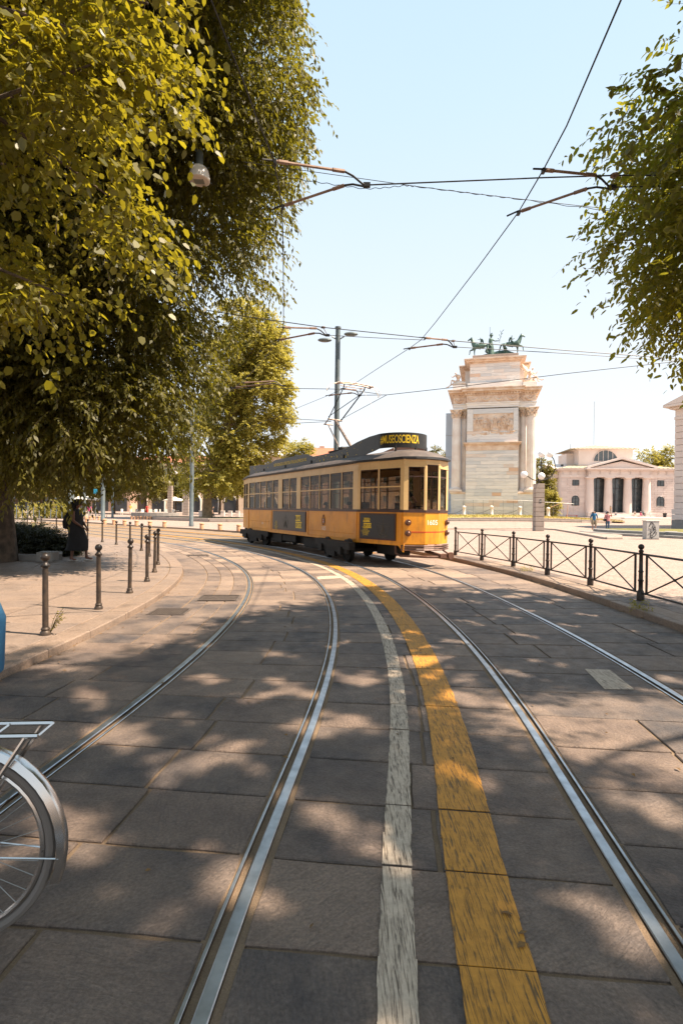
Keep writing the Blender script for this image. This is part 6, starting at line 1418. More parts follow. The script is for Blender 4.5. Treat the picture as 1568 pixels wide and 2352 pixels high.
# yellow plane tree behind the grey pole
def keep3(p):
    px, py, f = proj(p); lx = np.interp(py, [600, 690, 720, 800, 900, 960, 1010, 1060, 1100, 1145], [600, 640, 650, 662, 668, 672, 655, 622, 585, 560]); return (px < lx-3) & (py > 690-3*(px-600)*0) & (py < 1142)
b3 = GY(477, 66)
make_tree('plane_tree', 'tall yellow green plane tree with thick pale trunk behind the thick grey pole', b3, [b3-Vector((0, 0, .1)), b3+Vector((-.1, 0, 3)), b3+Vector((.8, 0, 7)), b3+Vector((3.5, 0, 14)), b3+Vector((4.8, 0, 20))], .60,
    [((-11.6, 66, 15.5), (5.6, 5, 9.5)), ((-9.6, 65, 18.5), (3.6, 4, 7)), ((-15.5, 66, 10), (5, 5, 6)), ((-13, 65, 22.5), (4, 4, 5)), ((-16.5, 64, 5.5), (3.4, 3, 2.2), 10)], 12, MT['leaf_plane'], MT['bark_plane'], 300, .95, 24, keep=keep3, fill=60, lo=.72, limbs=26, L=1.1, k=9, ll=.30, lw=.24, droop=.35, side=.9, hang=.3)
# smaller and distant trees
def dtree(px, Y, py_top, py_bot, wpx, label, seed, mat='leaf_far', name='street_tree', trunk=True, n=70, grp='distant trees', ns=16):
    b = GY(px, Y); k = Y/FPX; zt, zb = CAM_H+(1170-py_top)*k, CAM_H+(1170-py_bot)*k; rx = wpx*k/2; zc = (zt+zb)/2; rz = (zt-zb)/2
    lb = [((b.x, Y, zc), (rx, rx*.8, rz)), ((b.x-rx*.45, Y-.5, zc-rz*.25), (rx*.6, rx*.5, rz*.6)), ((b.x+rx*.4, Y-.4, zc-rz*.1), (rx*.6, rx*.5, rz*.65))]
    tp = [b-Vector((0, 0, .1)), Vector((b.x, Y, zb)), Vector((b.x+.1, Y, zc)), Vector((b.x, Y, zc+rz*.5))]
    s = max(.16, .32*Y/90)
    return make_tree(name, label, b, tp, max(.12, .22*Y/90), lb, seed, MT[mat], MT['bark'], n, rx*.28, ns, group=grp, lo=.55, fill=n//4, limbs=8, L=s*2.6, k=7, ll=s, lw=s*.62, droop=.3)
dl = [(262, 92, 1068, 1148, 92, 'green cafe tree whose trunk stands in the round planter', 'leaf_far'), (335, 88, 1060, 1150, 88, 'green cafe tree just left of the slim stone pillar', 'leaf_far'), (402, 96, 1085, 1150, 60, 'green tree behind the slim stone pillar', 'leaf_far'),
      (205, 100, 1078, 1150, 70, 'distant green tree above the head of the woman, right', 'leaf_far'), (150, 96, 1074, 1152, 70, 'distant green tree above the head of the woman, left', 'leaf_far'), (95, 84, 1074, 1150, 84, 'distant dark tree left of the woman above the hedge', 'leaf_far'), (38, 80, 1072, 1148, 84, 'distant dark tree beside the big left trunk', 'leaf_far'),
      (545, 92, 1075, 1140, 78, 'green tree just left of the rear of the tram', 'leaf_plane'), (505, 98, 1080, 1142, 60, 'green tree directly behind the plane tree trunk', 'leaf_far'),
      (685, 112, 1006, 1120, 64, 'feathery pale tree rising above the rear roof of the tram', 'leaf_plane'), (1008, 112, 1010, 1150, 60, 'round green tree between the tram roof and the arch', 'leaf_far'), (965, 125, 1040, 1150, 70, 'low green tree hidden behind the tram front', 'leaf_far'),
      (1243, 104, 1044, 1150, 46, 'tall green tree between the arch and the far gatehouse', 'leaf_far'), (1262, 96, 1118, 1178, 26, 'small bright green tree at the left corner of the far gatehouse', 'leaf_plane'),
      (1486, 150, 1022, 1170, 70, 'green tree behind the right end of the far gatehouse, left one', 'leaf_plane'), (1530, 150, 1016, 1170, 66, 'green tree behind the right end of the far gatehouse, right one', 'leaf_plane'), (1225, 140, 1062, 1170, 50, 'green tree seen just right of the arch column', 'leaf_far'), (1290, 160, 1072, 1170, 60, 'green tree behind the left roof of the far gatehouse', 'leaf_far')]
for i, (px, Y, a, b, w_, lb, mt) in enumerate(dl): dtree(px, Y, a, b, w_, lb, 30+i, mt, n=80 if w_ > 60 else 55, ns=20 if px < 600 else 15)
rp = thing('round_planter', GY(375-.0-20, 78), 0, 'low round dark stone planter under the green cafe trees', 'planter'); rp.location = GY(402-15-12-18, 80)
for k in range(24):
    a0_, a1_ = 2*PI*k/24, 2*PI*(k+.98)/24; m = MB(); m.prism([(r*math.cos(a), r*.6*math.sin(a)) for r, a in ((3.6, a0_), (3.6, a1_), (3.1, a1_), (3.1, a0_))], 0, .5, .02); m.build('edging_stone', MT['grey_stone'], rp)
m = MB(); m.lathe([(3.1, 0), (3.1, .42), (.01, .5)], n=24); m.v = [(x, y*.6, z) for x, y, z in m.v]; m.build('soil', MT['groove'], rp)
b_ = GY(500, 64.0); lb_ = tag(thing('tree_bed', b_), None); lb_['label'] = 'long low bed with grass round the plane tree trunk'; lb_['category'] = 'planter'
pl_ = [(-4.0-7, 0), (1, -7.5), (9, -6.5), (13, 4), (-6, 5)]; m = MB(); m.prism([(x*.9, y) for x, y in pl_], 0, .22); m.build('soil', MT['grass_green'], lb_)
for i in range(len(pl_)):
    a, b2 = Vector(pl_[i]), Vector(pl_[(i+1) % len(pl_)]); a.x *= .9; b2.x *= .9; d = b2-a; n = max(1, int(d.length/1.6))
    for k in range(n): c = a+d*((k+.5)/n); m = MB(); m.box((0, 0, 0), (d.length/n-.03, .25, .36), math.atan2(d.y, d.x), .02); m.build('edging_stone', MT['pillar'], lb_, (c.x, c.y, .16))
# shrubs in the left bed
rs = np.random.RandomState(77)
for i, (px, Y, h, r, lb) in enumerate([(8, 16.6, .95, 1.1, 'dark shrub at the left edge beside the big trunk'), (52, 16.9, .9, 1.0, 'dark shrub in the bed, second from the left'), (92, 16.4, .82, .85, 'dark shrub in the bed beside the brown bollards'), (122, 16.2, .62, .6, 'small dark shrub just left of the woman'), (30, 19.5, 1.05, 1.4, 'dark shrub at the back of the left bed')]):
    b = GY(px, Y); b.z = .18; t, q, o = make_tree('shrub', lb, b, [b, b+Vector((0, 0, h*.5))], .03, [((b.x, b.y, h*.45), (r, r*.8, h*.5))], 60+i, MT['leaf_dark'], MT['bark'], 60, .26, 26, cat='shrub', group='dark shrubs in the left bed', fill=30, lo=.5, limbs=8, L=.26, k=8, ll=.06, lw=.035, droop=.2)
# ground weeds by the railing
for i, (px, py, lb) in enumerate([(1209, 1311, 'small weed on the strip at the foot of the railing, middle'), (1475, 1400, 'small dry weed at the foot of the nearest railing post')]):
    b = G(px, py, .1); t, q, o = make_tree('weed', lb, b, None, 0, [((b.x, b.y, .16), (.12, .1, .06))], 80+i, MT['leaf_plane'], MT['bark'], 8, .05, 8, cat='plant', L=.09, k=5, ll=.03, lw=.015)
# fallen leaves and twigs
m = MB(); random.seed(40)
for k in range(420):
    u = random.random()
    if u < .6: i = random.randrange(10, nearmax); p = bpt(i, -random.expovariate(14)-.01); z = .006
    elif u < .8: q = pt(random.uniform(1.5, 14), T_KL+random.expovariate(10)); p = Vector(q); z = .006
    else: p = Vector((random.uniform(-3, 4.4), random.uniform(1.6, 12))); z = .008
    a = random.uniform(0, 6.3); s_ = random.uniform(.010, .026); m.add([(p.x-s_*math.cos(a), p.y-s_*math.sin(a), z), (p.x+s_*.5*math.sin(a), p.y-s_*.5*math.cos(a), z+random.uniform(.0, .012)), (p.x+s_*math.cos(a), p.y+s_*math.sin(a), z+.002), (p.x-s_*.5*math.sin(a), p.y+s_*.5*math.cos(a), z+random.uniform(.0, .01))], [(0, 1, 2, 3)])
tag(m.build('fallen_leaves', M('dead_leaf', (.22, .12, .04), (.12, .07, .03), 30, .8)), 'small dry fallen leaves along the kerbs', kind='stuff')
# ================================================================== PEOPLE, HORSES (skin modifier bodies)
def skin_mesh(name, nodes, edges, labels, mats, root=0, sub=1, smooth=True):
    """nodes: [(xyz, rx, ry)], edges [(i,j,label)], labels -> material index"""
    me = bpy.data.meshes.new(name); me.from_pydata([n[0] for n in nodes], [(e[0], e[1]) for e in edges], [])
    o = bpy.data.objects.new(name, me); COL.objects.link(o)
    mod = o.modifiers.new('s', 'SKIN'); mod.use_smooth_shade = True; mod.branch_smoothing = .5
    for i, n in enumerate(nodes): sv_ = me.skin_vertices[0].data[i]; sv_.radius = (n[1], n[2]); sv_.use_root = (i == root)
    if sub: s2 = o.modifiers.new('d', 'SUBSURF'); s2.levels = sub; s2.render_levels = sub
    dg = bpy.context.evaluated_depsgraph_get(); out = bpy.data.meshes.new_from_object(o.evaluated_get(dg)); bpy.data.objects.remove(o); bpy.data.meshes.remove(me)
    out.materials.clear()
    for m in mats: out.materials.append(m)
    P_ = np.array([n[0] for n in nodes], float); A = P_[[e[0] for e in edges]]; B = P_[[e[1] for e in edges]]; lab = np.array([labels.get(e[2], 0) for e in edges]); BA = B-A; LL = np.maximum(1e-9, (BA**2).sum(1))
    rr = np.array([(nodes[e[0]][1]+nodes[e[1]][1])/2 for e in edges])
    for p in out.polygons:
        c = np.array(p.center); t = np.clip(((c-A)*BA).sum(1)/LL, 0, 1); d = np.linalg.norm(c-(A+BA*t[:, None]), axis=1)/np.sqrt(rr); p.material_index = int(lab[d.argmin()]); p.use_smooth = True
    out.name = name; return out
BASE = dict(pelvis=(0, 0, .95), waist=(0, 0, 1.10), chest=(0, 0, 1.30), neck=(0, .01, 1.47), head=(0, -.01, 1.60), crown=(0, .0, 1.66),
    sh=(.17, 0, 1.41), el=(.24, .03, 1.13), wr=(.25, -.06, .88), hip=(.09, 0, .90), kn=(.10, -.02, .50), an=(.10, .02, .09), toe=(.11, -.15, .045))
def person(name_loc, rz, label, H=1.72, pose=None, mats=None, lab=None, wide=1.0, female=False, group=None, hands=True, bald=False, hairmat=None, hat=None, cat='person', sub=1):
    p = {}
    for k, v in BASE.items():
        if k in ('sh', 'el', 'wr', 'hip', 'kn', 'an', 'toe'): p[k+'L'] = (v[0], v[1], v[2]); p[k+'R'] = (-v[0], v[1], v[2])
        else: p[k] = v
    p.update(pose or {})
    nodes = []; ix = {}; edges = []
    def nd(k, pos, rx, ry=None): ix[k] = len(nodes); nodes.append((tuple(pos), rx, ry or rx))
    W = wide
    nd('pelvis', p['pelvis'], .145*W, .115*W); nd('waist', p['waist'], .13*W, .10*W); nd('chest', p['chest'], .15*W, .115*W); nd('neckb', Vector(p['chest']).lerp(Vector(p['neck']), .75), .085, .075); nd('neck', p['neck'], .052)
    hd = Vector(p['head']); cr = Vector(p['crown']); nk = Vector(p['neck'])
    nd('jaw', nk.lerp(hd, .55)+Vector((0, -.015, 0)), .062, .066); nd('head', hd, .078, .088); nd('crown', cr, .062, .075)
    E = lambda a, b, l: edges.append((ix[a], ix[b], l))
    E('pelvis', 'waist', 'shirt'); E('waist', 'chest', 'shirt'); E('chest', 'neckb', 'shirt'); E('neckb', 'neck', 'skin'); E('neck', 'jaw', 'skin'); E('jaw', 'head', 'skin'); E('head', 'crown', 'scalp')
    fw = Vector(p.get('face', (0, -1, 0)))
    nd('nose', hd+fw*.098+Vector((0, 0, -.02)), .012); E('head', 'nose', 'skin')
    for S_ in 'LR':
        sg = 1 if S_ == 'L' else -1
        nd('sh'+S_, p['sh'+S_], .066*W); nd('ua'+S_, Vector(p['sh'+S_]).lerp(Vector(p['el'+S_]), .45), .052*W); nd('el'+S_, p['el'+S_], .041); nd('fa'+S_, Vector(p['el'+S_]).lerp(Vector(p['wr'+S_]), .35), .040); nd('wr'+S_, p['wr'+S_], .025, .03)
        E('neckb', 'sh'+S_, 'shirt'); E('sh'+S_, 'ua'+S_, 'sleeve'); E('ua'+S_, 'el'+S_, 'arm'); E('el'+S_, 'fa'+S_, 'fore'); E('fa'+S_, 'wr'+S_, 'fore')
        d = (Vector(p['wr'+S_])-Vector(p['el'+S_])).normalized(); lat = d.cross(Vector((0, 0, 1))) if abs(d.z) < .8 else d.cross(Vector((1, 0, 0))); lat = lat.normalized(); w_ = Vector(p['wr'+S_]); nr = d.cross(lat)
        nd('pm'+S_, w_+d*.055, .036, .018); E('wr'+S_, 'pm'+S_, 'skin')
        if hands:
            for q, (o, L) in enumerate(((-.027, .065), (-.009, .078), (.009, .074), (.026, .058))):
                a = w_+d*.085+lat*o; b = a+d*L*.55+nr*.012; c = a+d*L*.9+nr*.04
                nd('f1%d%s' % (q, S_), a, .009); nd('f2%d%s' % (q, S_), b, .008); nd('f3%d%s' % (q, S_), c, .007); E('pm'+S_, 'f1%d%s' % (q, S_), 'skin'); E('f1%d%s' % (q, S_), 'f2%d%s' % (q, S_), 'skin'); E('f2%d%s' % (q, S_), 'f3%d%s' % (q, S_), 'skin')
            nd('t1'+S_, w_+d*.045+lat*.038*sg*-1+nr*.01, .011); nd('t2'+S_, w_+d*.085+lat*.052*sg*-1+nr*.025, .009); E('pm'+S_, 't1'+S_, 'skin'); E('t1'+S_, 't2'+S_, 'skin')
        nd('hip'+S_, p['hip'+S_], .098*W); nd('th'+S_, Vector(p['hip'+S_]).lerp(Vector(p['kn'+S_]), .5), .078*W); nd('kn'+S_, p['kn'+S_], .056); nd('ca'+S_, Vector(p['kn'+S_]).lerp(Vector(p['an'+S_]), .35)+Vector((0, .015, 0)), .052); nd('an'+S_, p['an'+S_], .036)
        E('pelvis', 'hip'+S_, 'pants'); E('hip'+S_, 'th'+S_, 'pants'); E('th'+S_, 'kn'+S_, 'knee'); E('kn'+S_, 'ca'+S_, 'shin'); E('ca'+S_, 'an'+S_, 'shin')
        t_ = Vector(p['toe'+S_]); a_ = Vector(p['an'+S_]); fd = Vector((t_.x-a_.x, t_.y-a_.y, 0)).normalized()
        nd('he'+S_, a_-fd*.035+Vector((0, 0, -.045)), .034, .03); nd('mf'+S_, a_.lerp(t_, .55)+Vector((0, 0, -.012)), .040, .03); nd('to'+S_, t_, .034, .024); E('an'+S_, 'he'+S_, 'shoe'); E('an'+S_, 'mf'+S_, 'shoe'); E('mf'+S_, 'to'+S_, 'shoe')
    me = skin_mesh('body', nodes, edges, lab, mats, 0, sub)
    t = thing('person', name_loc, rz, label, cat, group); k = H/1.74; body = link('body', me, t); t.scale = (k, k, k)
    if not bald:
        hm = MB(); c = cr+Vector((0, 0, -.012))-fw*.02
        if hat is None:
            n0 = 14; vs = []; fs = []
            for i in range(7):
                th = PI/2-i*PI/2/5.2
                for j in range(n0):
                    a = 2*PI*j/n0; d = Vector((math.cos(a)*math.cos(th), math.sin(a)*math.cos(th), math.sin(th))); front = max(0, Vector((d.x, d.y, 0)).normalized().dot(fw)) if i else 0
                    z = d.z*.098; 
                    if front > .35 and i > 3: z = max(z, .028)
                    vs.append(tuple(c+Vector((d.x*.088, d.y*.10, z))))
            for i in range(6):
                for j in range(n0): fs.append((i*n0+j, i*n0+(j+1) % n0, (i+1)*n0+(j+1) % n0, (i+1)*n0+j))
            fs.append(tuple(range(n0-1, -1, -1))); hm.add(vs, fs)
            if female: hm.sphere(tuple(c-fw*.085+Vector((0, 0, -.03))), .06, 10, 6)
            hm.build('hair', hairmat or MT['hair'], t, smooth=True)
        else:
            hm.lathe([(.15, -.01), (.155, 0), (.095, .02), (.09, .08), (.06, .10), (.001, .105)], tuple(c+Vector((0, 0, .02))), 14); hm.build('hat', hat, t, smooth=True)
    return t
def eyes(t, hd, fw, mouth=True):
    rt = Vector((fw.y, -fw.x, 0)); m = MB()
    for s in (-1, 1): m.sphere(tuple(hd+fw*.074+rt*.032*s+Vector((0, 0, .012))), .011, 6, 4)
    o = m.build('eyes', MT['cable'], t); m = MB()
    for s in (-1, 1): m.sphere(tuple(hd+rt*.080*s+Vector((0, 0, -.005))), .02, 6, 4, (.5, 1, 1.4))
    return o
# ---- woman in black, facing right
fwv = Vector((0.1, -1, -.02)).normalized()
wp_ = dict(face=tuple(fwv), pelvis=(0, .03, .97), waist=(0, .02, 1.12), chest=(0, .04, 1.30), neck=(0, .01, 1.48), head=(0, -.045, 1.60), crown=(0, -.035, 1.665),
  shL=(.15, .03, 1.40), shR=(-.17, .03, 1.40), elL=(.17, -.05, 1.12), elR=(-.24, -.05, 1.13), wrL=(.05, -.24, .965), wrR=(-.06, -.22, .95),
  hipL=(.09, .01, .90), hipR=(-.09, .03, .90), knL=(.10, -.22, .52), knR=(-.10, .0, .50), anL=(.09, -.24, .10), anR=(-.10, .10, .09), toeL=(.10, -.42, .055), toeR=(-.12, -.06, .045))
wl = G(178, 1288, FOOT_Z)
wom = person((wl.x-.02, wl.y, FOOT_Z), math.radians(84), 'woman in a sleeveless black dress and black head wrap standing on the pavement, looking right', 1.72, wp_, [MT['skin_d'], MT['black_c'], MT['leather']],
    dict(skin=0, scalp=0, shirt=1, sleeve=0, arm=0, fore=0, pants=1, knee=0, shin=0, shoe=2), wide=1.12, bald=True)
def ringloft(m, rings, n=22):
    vs = []
    for (c, rx, ry) in rings:
        for k in range(n): a = 2*PI*k/n; fold = 1+(.035*math.sin(a*7) if c[2] < .8 else 0); vs.append((c[0]+rx*math.cos(a)*fold, c[1]+ry*math.sin(a)*fold, c[2]))
    fs = [(i*n+k, i*n+(k+1) % n, (i+1)*n+(k+1) % n, (i+1)*n+k) for i in range(len(rings)-1) for k in range(n)]; m.add(vs, fs)
m = MB(); ringloft(m, [((0, .03, 1.46), .10, .06), ((0, .035, 1.42), .165, .10), ((0, .03, 1.33), .185, .14), ((0, .0, 1.25), .185, .165), ((0, .02, 1.12), .175, .155), ((0, .04, .97), .205, .20), ((0, -.01, .78), .215, .225), ((0, -.05, .58), .21, .28), ((0, -.03, .40), .225, .30), ((0, .0, .30), .235, .32)]); m.build('dress', MT['black_c'], wom, smooth=True)
m = MB(); hc = Vector((0, -.035, 1.655)); m.sphere(tuple(hc+Vector((0, .02, 0))), .118, 16, 10, (.92, 1.05, .85)); m.sphere(tuple(hc+Vector((0, .17, -.03))), .06, 10, 6, (1, 1.3, .8)); m.sphere(tuple(hc+Vector((0, .10, -.09))), .085, 10, 6); m.build('head_wrap', MT['black_c'], wom, smooth=True)
m = MB(); m.path([(0, .08, 1.60), (0, .12, 1.48), (0, .13, 1.36)], [.09, .075, .04], 10); m.build('scarf_tail', MT['black_c'], wom, smooth=True)
eyes(wom, Vector(wp_['head']), fwv)
for s, a in ((1, 'L'), (-1, 'R')):
    q = Vector(wp_['an'+a]); tq = Vector(wp_['toe'+a]); m = MB(); d = (tq-q); d.z = 0; d = d.normalized(); c = (q+tq)/2; m.box((c.x-d.x*.01, c.y-d.y*.01, .012), (.085, .27, .024), math.atan2(-d.x, d.y), .01) ; m.build('sole', MT['sole'], wom)
bp_ = thing('backpack', Vector(wom.location)+Matrix.Rotation(math.radians(84), 3, 'Z') @ Vector((0, .22, 1.13)), math.radians(84), 'black backpack worn by the woman in black', 'backpack')
m = MB(); ringloft(m, [((0, .0, -.26), .05, .04), ((0, .05, -.22), .14, .11), ((0, .05, -.05), .16, .13), ((0, .02, .12), .14, .10), ((0, -.02, .25), .08, .05)], 14); m.build('bag', MT['black_c'], bp_, smooth=True)
m = MB(); m.path([(.0, .12, -.2), (.01, .13, -.34), (0, .12, -.42)], .006, 4); m.build('strap_end', MT['leather'], bp_)
for s in (-1, 1): m = MB(); m.path([(s*.1, -.05, .22), (s*.12, -.16, .28), (s*.13, -.28, .18), (s*.12, -.26, -.05)], .018, 5); m.build('strap', MT['black_c'], bp_)
# ---- walking man and woman on the square
ml = G(1363, 1220.5, .085)
man = person(ml, math.radians(-12), 'bald man in a blue t-shirt and beige shorts walking across the square', 1.76, dict(elL=(.27, .06, 1.13), wrL=(.30, .0, .88), elR=(-.27, .05, 1.13), wrR=(-.30, -.03, .90), knL=(.10, -.10, .50), anL=(.09, -.05, .09), toeL=(.10, -.21, .05), knR=(-.10, .0, .50), anR=(-.09, .12, .11), toeR=(-.10, -.03, .04)),
    [MT['skin_l'], MT['blue_c'], MT['beige_c'], MT['leather']], dict(skin=0, scalp=0, shirt=1, sleeve=1, arm=1, fore=0, pants=2, knee=2, shin=0, shoe=3), wide=1.22, bald=True)
eyes(man, Vector(BASE['head']), Vector((0, -1, 0)))
m = MB()
for s in (-1, 1): ringloft(m, [((s*.10, 0, .93), .13, .13), ((s*.11, -.02, .75), .125, .13), ((s*.115, -.03 if s < 0 else -.06, .56), .115, .12)], 14)
m.build('shorts', MT['beige_c'], man, smooth=True)
wl2 = G(1394, 1221.5, .085)
w2 = person(wl2, math.radians(-14), 'woman in a pink shirt and blue jeans with sunglasses, one hand raised to her head', 1.68, dict(elL=(.33, -.02, 1.30), wrL=(.22, -.12, 1.55), elR=(-.25, .04, 1.12), wrR=(-.22, -.10, .95), knL=(.06, -.10, .50), anL=(.03, -.06, .09), toeL=(.04, -.21, .05), knR=(-.08, .02, .50), anR=(-.04, .13, .12), toeR=(-.05, -.02, .04)),
    [MT['skin_l'], MT['pinkc'], MT['jeans'], MT['leather']], dict(skin=0, scalp=0, shirt=1, sleeve=1, arm=1, fore=0, pants=2, knee=2, shin=2, shoe=3), wide=1.08, female=True)
m = MB(); ringloft(m, [((0, 0, 1.38), .17, .12), ((0, -.01, 1.22), .18, .14), ((0, 0, 1.02), .19, .15), ((0, 0, .93), .20, .16)], 16); m.build('blouse', MT['pinkc'], w2, smooth=True)
m = MB(); m.box((0, -.10, 1.62), (.15, .03, .045), 0, .01); m.build('sunglasses', MT['cable'], w2)
hbg = thing('handbag', Vector(w2.location)+Vector((-.24, -.05, .96)), 0, 'small black shoulder bag carried by the woman in pink', 'handbag'); m = MB(); m.box((0, 0, 0), (.26, .12, .17), 0, .04); m.build('bag', MT['black_c'], hbg); m = MB(); m.path([(0, 0, .08), (.08, -.12, .3), (.3, -.06, .5)], .01, 4); m.build('strap', MT['black_c'], hbg)
# ---- people on the far steps
def seated(h): return dict(pelvis=(0, 0, .15), waist=(0, -.02, .3), chest=(0, -.08, .50), neck=(0, -.12, .66), head=(0, -.15, .79), crown=(0, -.14, .86), shL=(.17, -.09, .60), shR=(-.17, -.09, .60), elL=(.22, -.25, .40), elR=(-.22, -.25, .40), wrL=(.08, -.42, .42), wrR=(-.08, -.42, .42), hipL=(.09, -.03, .14), hipR=(-.09, -.03, .14), knL=(.12, -.45, .38), knR=(-.12, -.45, .38), anL=(.11, -.52, -.05), anR=(-.11, -.52, -.05), toeL=(.12, -.68, -.1), toeR=(-.12, -.68, -.1))
L0 = dict(skin=0, scalp=0, shirt=1, sleeve=1, arm=0, fore=0, pants=2, knee=2, shin=2, shoe=3)
def on_steps(c, dy, z): v = GM @ Vector((qx(c), dy, z)); return v
ppl = [(690, 'seated person in dark blue on the far steps, left of the porch column', 'blue_c', 'black_c', 1, None, -1.6), (773, 'seated person in grey and white on the far steps beside the yellow one', 'white_c', 'jeans', 1, None, -2.2), (977, 'seated dark haired person in pale clothes on the far steps', 'white_c', 'beige_c', 1, None, -1.9),
       (1028, 'seated person in magenta with a white hat on the far steps', 'mag_c', 'mag_c', 1, 'white_c', -2.4), (1064, 'seated person in teal with a cap on the far steps', 'teal_c', 'black_c', 1, 'teal_c', -1.9)]
for c, lb, a, b2, s_, ht, dy in ppl:
    person(on_steps(c, dy, .80 if dy > -2 else .6), GRZ, lb, 1.7, seated(1), [MT['skin_l'], MT[a], MT[b2], MT['leather']], L0, hands=False, hat=MT[ht] if ht else None, group='people on the far steps', sub=1)
person(on_steps(745, -1.2, .95), GRZ+1.4, 'standing person in a yellow top and dark cap on the far steps', 1.72, dict(elL=(.26, -.16, 1.2), wrL=(.1, -.34, 1.3)), [MT['skin_l'], MT['yel_c'], MT['beige_c'], MT['leather']], L0, hands=False, hat=MT['black_c'], group='people on the far steps')
person(on_steps(1103, -3.6, .05), GRZ+.5, 'person dressed all in white with a hat, standing below the far steps', 1.72, None, [MT['skin_l'], MT['white_c'], MT['white_c'], MT['white_c']], dict(L0, arm=1, fore=1), hands=False, hat=MT['white_c'], group='people on the far steps')
# ---- distant people on the left square
def walker(px, Y, rz, a, b2, lb, H=1.72): 
    q = GY(px, Y); return person(q, rz, lb, H, dict(knL=(.10, -.15, .50), anL=(.09, -.20, .09), toeL=(.10, -.36, .06), knR=(-.10, .02, .50), anR=(-.09, .22, .14), toeR=(-.10, .08, .05)), [MT['skin_l'], MT[a], MT[b2], MT['leather']], L0, hands=False, group='distant people on the left square')
walker(489.5, 60, 1.6, 'black_c', 'black_c', 'runner in dark clothes just right of the plane tree trunk'); walker(338, 80, .3, 'red_c', 'red_c', 'person in red standing near the cafe chairs'); walker(300, 84, .5, 'yel_c', 'white_c', 'person in yellow near the cafe tables')
walker(206, 62, .2, 'mag_c', 'white_c', 'person in pink and white walking behind the woman in black')
# ---- cafe furniture
def chair():
    t = thing('cafe_chair', (0, 0, 0), 0, 'x', 'chair', 'white cafe chairs on the left square'); MB().box((0, 0, .45), (.5, .48, .05), 0, .01).build('seat', MT['canvas'], t); MB().box((0, .22, .72), (.48, .04, .46), 0, .01).build('backrest', MT['canvas'], t)
    for x, y in ((-.2, -.2), (.2, -.2), (-.2, .2), (.2, .2)): MB().box((x, y, .21), (.05, .05, .43)).build('leg', MT['canvas'], t)
    return t
c0 = chair(); ctt = tree_of(c0)
cl_ = [(278, 'leftmost white cafe chair'), (316, 'white cafe chair left of the person in red'), (328, 'white cafe chair nearest the left of the red person'), (347, 'white cafe chair just right of the person in red'), (358, 'white cafe chair under the tree in the round planter'), (371, 'white cafe chair left of the slim stone pillar'), (382, 'white cafe chair touching the slim stone pillar in view'), (400, 'white cafe chair right of the slim stone pillar')]
for i, (px, lb) in enumerate(cl_): o = c0 if i == 0 else copy_tree(ctt); o.location = GY(px, 86+random.uniform(-2, 2)); o.rotation_euler = (0, 0, random.uniform(0, 6)); o['label'] = lb
for px, lb in ((322, 'white cafe table left of the person in red'), (353, 'white cafe table right of the person in red'), (405, 'white cloth covered cafe table under the parasol')):
    t = thing('cafe_table', GY(px, 87), 0, lb, 'table', 'cafe tables'); MB().lathe([(.45, .72), (.45, .76)], n=12).build('tabletop', MT['canvas'], t); MB().lathe([(.22, 0), (.05, .04), (.04, .72)], n=8).build('stand', MT['canvas'], t)
for px, Y, lb in ((401, 92, 'pale open parasol right of the slim stone pillar'), (205, 95, 'pale parasol above the distant person in pink'), (188, 90, 'pale parasol near the head of the woman')):
    t = thing('parasol', GY(px, Y), 0, lb, 'parasol', 'pale cafe parasols'); MB().lathe([(.04, 0), (.04, 2.5)], n=6).build('pole', MT['metal_grey'], t); m = MB(); m.lathe([(2.1, 2.35), (2.12, 2.45), (.08, 3.1)], n=8); m.build('canopy', MT['canvas'], t)
# chain posts on the left square
lpst = [(462, 0), (477, 0), (512, 0), (529, 0), (546, 0), (565, 0)]; q0 = None
for i, (px, _) in enumerate(lpst):
    p = GY(px, 74)
    if q0 is None: q0 = thing('chain_post', p, 0, 'x', 'post', 'white stone posts on the left square'); MB().box((0, 0, .45), (.5, .5, .95), 0, .03).build('block', MT['pinkb'], q0); MB().box((0, 0, .96), (.56, .56, .09), 0, .02).build('cap', MT['pinkb'], q0); qq = tree_of(q0); o = q0
    else: o = copy_tree(qq); o.location = p
    o['label'] = ['white stone post left of the plane tree trunk, outer one', 'white stone post left of the plane tree trunk, inner one', 'first white stone post right of the plane tree trunk', 'second white stone post right of the plane tree trunk', 'third white stone post right of the plane tree trunk', 'white stone post just left of the tram rear'][i]
